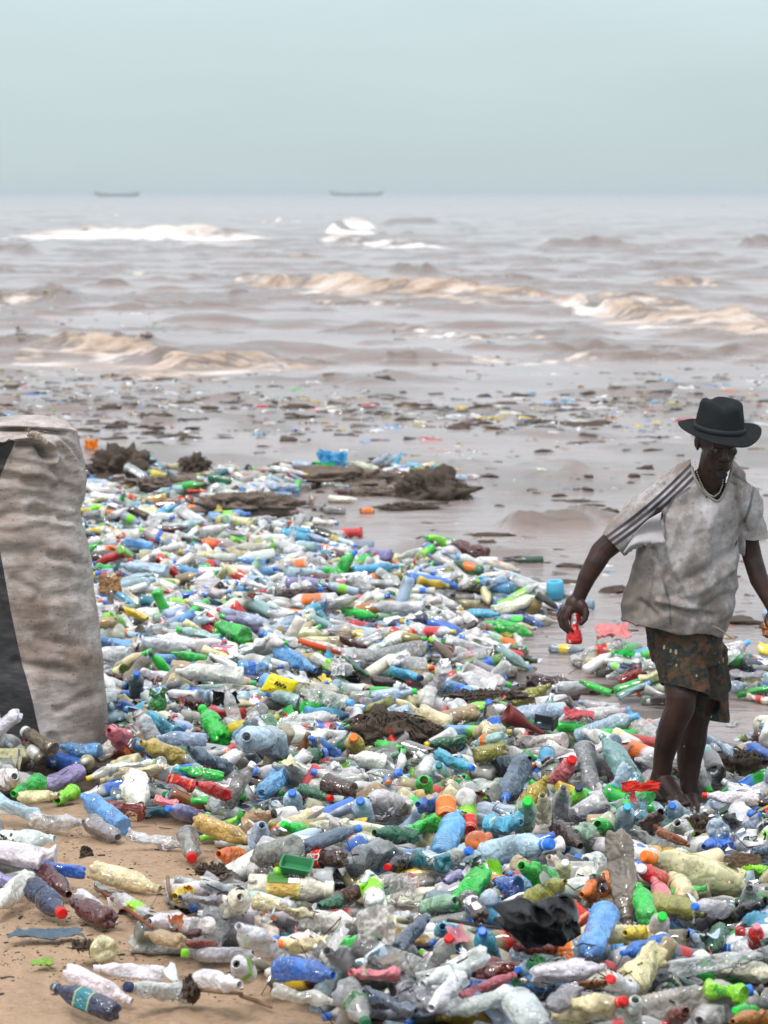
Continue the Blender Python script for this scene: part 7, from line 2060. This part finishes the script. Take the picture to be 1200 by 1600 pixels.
def scraps():
    R = random.Random(17)
    V, Fq, T, off = [], [], [], 0
    n = 9; g = np.linspace(-.5, .5, n); A, B = np.meshgrid(g, g); gf = grid_faces(n, n)
    pal = ['clear'] * 5 + ['white'] * 6 + ['milky'] * 5 + ['black'] * 5 + ['paleblue'] * 3 + ['blue', 'red', 'yellow', 'green', 'brown', 'tan', 'mud', 'mud', 'orange', 'cyan', 'smoke', 'smoke', 'pink', 'cream', 'cream', 'redbrown', 'lime']
    k = 0
    for i in range(6000):
        y = 7.3 + 17 * R.random() ** 1.2; x = R.uniform(-700, 720) / F_PX * y
        u, v, _ = proj(np.array([x, y, float(hm_at(x, y))]))
        if R.random() > density(float(u), float(v)) - .25: continue
        if hard[min(419, max(0, int(v / HS))), min(339, max(0, int(u / HS) + 20))]: continue
        s = R.uniform(.02, .065); w, h = s * R.uniform(.7, 2.2), s
        if hmask[min(419, max(0, int(v / HS))), min(339, max(0, int(u / HS) + 20))] < 1e8 and R.random() < .8: continue
        z = .50 * (fbm(A * 1.9 + i * 1.7, B * 1.9, octv=2, seed=i % 50) - A * B * 1.2 + A * A * R.uniform(-1.2, 1.2)) * h
        rr_ = 1 + .35 * fbm(np.arctan2(B, A) * 1.6 + i, A * 0, octv=3, seed=3)
        P = np.stack([A * w * rr_ + .2 * z, B * h * rr_, z], -1).reshape(-1, 3)
        q = np.array(Quaternion((R.gauss(0, 1), R.gauss(0, .6), R.gauss(0, .6), R.gauss(0, 1))).normalized().to_matrix())
        V.append(P @ q.T + np.array([x, y, float(hm_at(x, y)) + s * .12])); Fq.append(gf + off); off += n * n
        c = CL[R.choice(pal)]; j = R.uniform(.6, 1.05)
        T.append(np.tile([c[0] * j, c[1] * j, c[2] * j, max(.6, c[3])], (n * n, 1))); k += 1
        if k > 900: break
    me = mesh_np('film_scraps', np.concatenate(V), np.concatenate(Fq)); add_attr(me, 'tone', np.concatenate(T))
    obj('film_scraps', me, M_PLV, kind='stuff', label='torn scraps of film and broken plastic between the bottles')
    # stringy weed and twigs caught between the bottles
    bm_v, bm_f, off = [], [], 0
    k = 0
    for i in range(5000):
        y = 7.3 + 17 * R.random() ** 1.3; x = R.uniform(-700, 720) / F_PX * y
        u, v, _ = proj(np.array([x, y, float(hm_at(x, y))]))
        if R.random() > density(float(u), float(v)) - .25: continue
        if float(fbm(np.array(x * 1.7), np.array(y * 1.1), seed=71, octv=2)) < R.uniform(-.2, .5): continue
        l = R.uniform(.04, .16); a = R.gauss(0, .8); pts = []
        for t in np.linspace(0, 1, 5):
            a += R.gauss(0, .5); px, py = x + math.cos(a) * l * t, y + math.sin(a) * l * t
            pts.append((px, py, float(hm_at(px, py)) + .004 - .012 * t))
        r = R.uniform(.001, .0032)
        P = np.array(pts); ring = []
        for q in P:
            ring += [q + np.array([0, 0, r]), q + np.array([0, -r, -r * .5]), q + np.array([0, r, -r * .5])]
        bm_v.append(np.array(ring)); bm_f.append(grid_faces(5, 3, True) + off); off += 15; k += 1
        if k > 900: break
    me = mesh_np('weed_strands', np.concatenate(bm_v), np.concatenate(bm_f))
    obj('weed_strands', me, simple_mat('dark_strand', (.03, .02, .013), .7), kind='stuff', label='dark weed strands and twigs caught between the bottles')

# litter floating in the shallows and the surf
def floaters():
    R = random.Random(91)
    its = []
    cols = [('mud', 40), ('smoke', 10), ('slate', 9), ('tan', 12), ('brown', 24), ('clear', 10), ('white', 4), ('blue', 1.6), ('green', 1.2), ('red', 2.0), ('orange', 1.5), ('yellow', 1.5), ('cyan', 1.6), ('pink', 1.3), ('olive', 3), ('skyblue', 2), ('ivory', 4)]
    def fl(u, v, big=1.0, ypal=cols):
        y = flat_y(v); x = (u - 600) / F_PX * y
        if y < 29 and abs(x) < 4.5 and float(hm_at(x, y)) > .03: return
        z = 0.0
        it = Item(); s = sum(w for _, w in ypal); q = R.random() * s
        for k, w in ypal:
            q -= w
            if q <= 0: break
        it.kind = R.choice(['soda', 'ribbed', 'flask', 'slim', 'cut', 'squat', 'juice']); it.var = R.choice([1, 2, 3, 4])
        it.r = R.uniform(.014, .040) * big; it.L = KINDS[it.kind]['asp'] * 2 * it.r * R.uniform(.6, 1.1)
        yaw = R.gauss(0, .7); it.ax = np.array([math.cos(yaw), math.sin(yaw), R.uniform(-.12, .12)]); it.ax /= np.linalg.norm(it.ax)
        it.P = np.array([x, y, z - it.r * R.uniform(.2, .75)])
        it.col = k; it.cap = None; it.wrap = None; it.roll = R.uniform(0, 6.28)
        j = R.uniform(.4, .9); c = CL[k]; it.rgba = tuple(min(1, a * j) for a in c[:3]) + (.95,)
        its.append(it)
    ys = []
    for i in range(3800):      # the dense band of floating litter beyond the wet sand
        u = R.uniform(-150, 1350); 
        v = R.gauss(655, 20) - 14 * math.sin((u - 200) / 300) if R.random() < .62 else R.uniform(575, 735)
        if 570 < v < 745 and (.5 + .9 * float(fbm(np.array(u * .006), np.array(v * .04), seed=301, octv=3))) > R.random() * (1.0 if v < 690 else 1.9): ys.append((u, v))
    for i in range(420): ys.append((R.uniform(-100, 320), R.uniform(585, 650)))
    for i in range(260):
        u = R.uniform(640, 1300); v = R.uniform(735, 1000)
        ys.append((u, v))
    for i in range(220): ys.append((R.uniform(-150, 260), R.uniform(455, 545)))
    for i in range(60): ys.append((R.uniform(600, 1300), R.uniform(520, 600)))
    ys.sort(key=lambda q: q[1])
    for u, v in ys: fl(u, v, 1.25 if v < 690 else .8)
    G = heights(np.array([i.P[0] for i in its]), np.array([i.P[1] for i in its]))
    for i, g in zip(its, G): i.P[2] += g
    o = build_drift(its, 'floating_litter', 'small scraps of litter floating in the brown shallows', M_PLV)

# a hand-held red can, an amber bottle, and print on two labels
def held():
    m = NT('red_can_print'); co = m.coord('Object')
    n1 = m.noise(co, 55, 4); nd = m.ramp(m.noise(m.coord(scale=(1, 1, .5)), 38, 3, .6), [(.56, 0), (.60, 1)])
    m.pbr(Base_Color=m.mix(nd, (.55, .012, .012), (.75, .66, .64)), Roughness=.28, Metallic=.25, Normal=m.bump(n1, .5, .006))
    K = KINDS['can']; V, nr, A = lathe_pts('can', 36, False)
    V[:, 2] -= A / 2
    zn = V[:, 2] / A + .5
    pin = np.exp(-((zn - .62) / .22) ** 2)
    V[:, 0] *= 1 - .42 * pin; V[:, 1] *= 1 - .30 * pin
    k = 1 + .10 * fbm(V[:, 0] * 2.5, V[:, 1] * 2.5, V[:, 2] * 3, octv=3, seed=44) * sstep(.03, .15, zn) * (1 - sstep(.85, .97, zn)); V[:, 0] *= k; V[:, 1] *= k
    a, b = PP(897, 1006, -.18), PP(898, 956, -.15)
    r = .033
    me = mesh_np('can_body', V * r, grid_faces(nr, 36, True))
    d = (b - a)
    root = empty('drink_can', tuple((a + b) / 2), label='pinched red and white drink can held in the man\'s lowered hand', category='can', group='drink cans in the litter')
    root.rotation_mode = 'QUATERNION'; root.rotation_quaternion = d.to_track_quat('Z', 'Y')
    root.scale = (1, 1, d.length / (A * r))
    obj('can_body', me, m.m, root)
    al = NT('bare_aluminium'); al.pbr(Base_Color=(.6, .6, .6), Metallic=.9, Roughness=.3)
    lid = []
    th = np.linspace(0, 6.2832, 30, endpoint=False)
    for z, rr in ((A / 2 * .985, .80), (A / 2 * 1.01, .82), (A / 2 * 1.01, .74), (A / 2 * .97, .70), (A / 2 * .97, .01)):
        lid.append(np.stack([rr * r * np.cos(th), rr * r * np.sin(th), np.full(30, z * r)], -1))
    obj('can_lid', mesh_np('can_lid', np.concatenate(lid), grid_faces(5, 30, True)), al.m, root)
    v = variant('soda', 0)
    a = PP(1201, 984, -.20); b = PP(1234, 975, -.05)
    it = Item(); it.kind, it.var, it.r = 'soda', 0, .040; it.P = np.array((a + b) / 2) + np.array([.03, .02, 0]); ax = np.array(b - a); it.L = .20; it.ax = ax / np.linalg.norm(ax); it.roll = .4
    it.P = np.array(a) + it.ax * .09
    o = obj('plastic_bottle', v['body'], M_PL, label='amber brown bottle in the man\'s other hand at the right edge', category='bottle', group='plastic bottles strewn over the beach')
    orient(it, o); o.color = (.42, .11, .008, .75)
def text_on(parent_it, s, size, z, ang, colr, flip=False, spin=0):
    """lettering wrapped on a bottle's side: body space has radius 1 and its axis along z"""
    cu = bpy.data.curves.new('lettering', 'FONT'); cu.body = s; cu.size = size; cu.extrude = .012; cu.align_x = 'CENTER'; cu.align_y = 'CENTER'; cu.shear = .25 if flip else 0; cu.offset = .012
    tmp = bpy.data.objects.new('tmp', cu); COL.objects.link(tmp)
    me = bpy.data.meshes.new_from_object(tmp.evaluated_get(bpy.context.evaluated_depsgraph_get()))
    bpy.data.objects.remove(tmp)
    bm = bmesh.new(); bm.from_mesh(me)
    bmesh.ops.subdivide_edges(bm, edges=[e_ for e_ in bm.edges if e_.calc_length() > .12], cuts=2)
    bm.to_mesh(me); bm.free()
    co, _ = me_arrays(me)
    x, y, h = co[:, 0].copy(), co[:, 1].copy(), co[:, 2]
    if spin: x, y = -y, x
    R_ = 1.07 + h
    th = ang + x
    V = np.stack([R_ * np.cos(th), R_ * np.sin(th), z + y], -1)
    me.vertices.foreach_set('co', V.astype(np.float32).ravel()); me.update()
    o = obj('lettering', me, colr, parent_it.obj)
    return o
def face_angle(it):
    """the direction round the bottle that looks at the camera"""
    q = it.obj.rotation_quaternion
    d = q.inverted() @ (Vector((0, 0, H)) - Vector(it.P))
    return math.atan2(d.y, d.x)
def lettering():
    wh = simple_mat('white_print', (.85, .85, .85), .4); bk = simple_mat('black_print', (.02, .03, .02), .4); rd = simple_mat('red_print', (.6, .02, .02), .4); gn = simple_mat('green_print', (.02, .30, .04), .4)
    for it in SINGLE:
        if not it.hero: continue
        A = KINDS[it.kind]['asp'] * 2
        fa = face_angle(it)
        if 'red label with white script' in it.label: text_on(it, 'Cola', .95, .02 * A, fa + .25, wh, True, 1)
        if 'aloe drink label' in it.label:
            # white panel, coloured fruit band and words on the upper half of the wrap
            def patch(a0, a1, z0, z1, mat, nm, rr=1.045):
                th = np.linspace(a0, a1, 12); V = []
                for z in np.linspace(z0, z1, 4):
                    V.append(np.stack([rr * np.cos(th), rr * np.sin(th), np.full(12, z)], -1))
                obj(nm, mesh_np(nm, np.concatenate(V), grid_faces(4, 12)), mat, it.obj)
            upv = it.obj.rotation_quaternion.inverted() @ Vector((0, -.35, 1)); au = math.atan2(upv.y, upv.x)
            pr = simple_mat('fruit_print', (.08, .34, .03), .4, .9, 14)
            patch(au - .62, au + .62, -.02 * A, .115 * A, wh, 'white_panel')
            patch(au - .62, au + .62, -.27 * A, -.02 * A, pr, 'fruit_panel')
            text_on(it, 'Aloe', .52, .075 * A, au, bk, False, 1); text_on(it, 'Gold', .52, .018 * A, au, bk, False, 1)
        if 'green lettering and a red dot' in it.label: text_on(it, 'App', .85, 0, fa, gn, False, 1)
        if it.label.startswith('clear bottle with a lime label'): text_on(it, 'lemon', .45, -.02 * A, fa + .2, rd, False, 1)
misc()
scraps()
floaters()
held()
lettering()
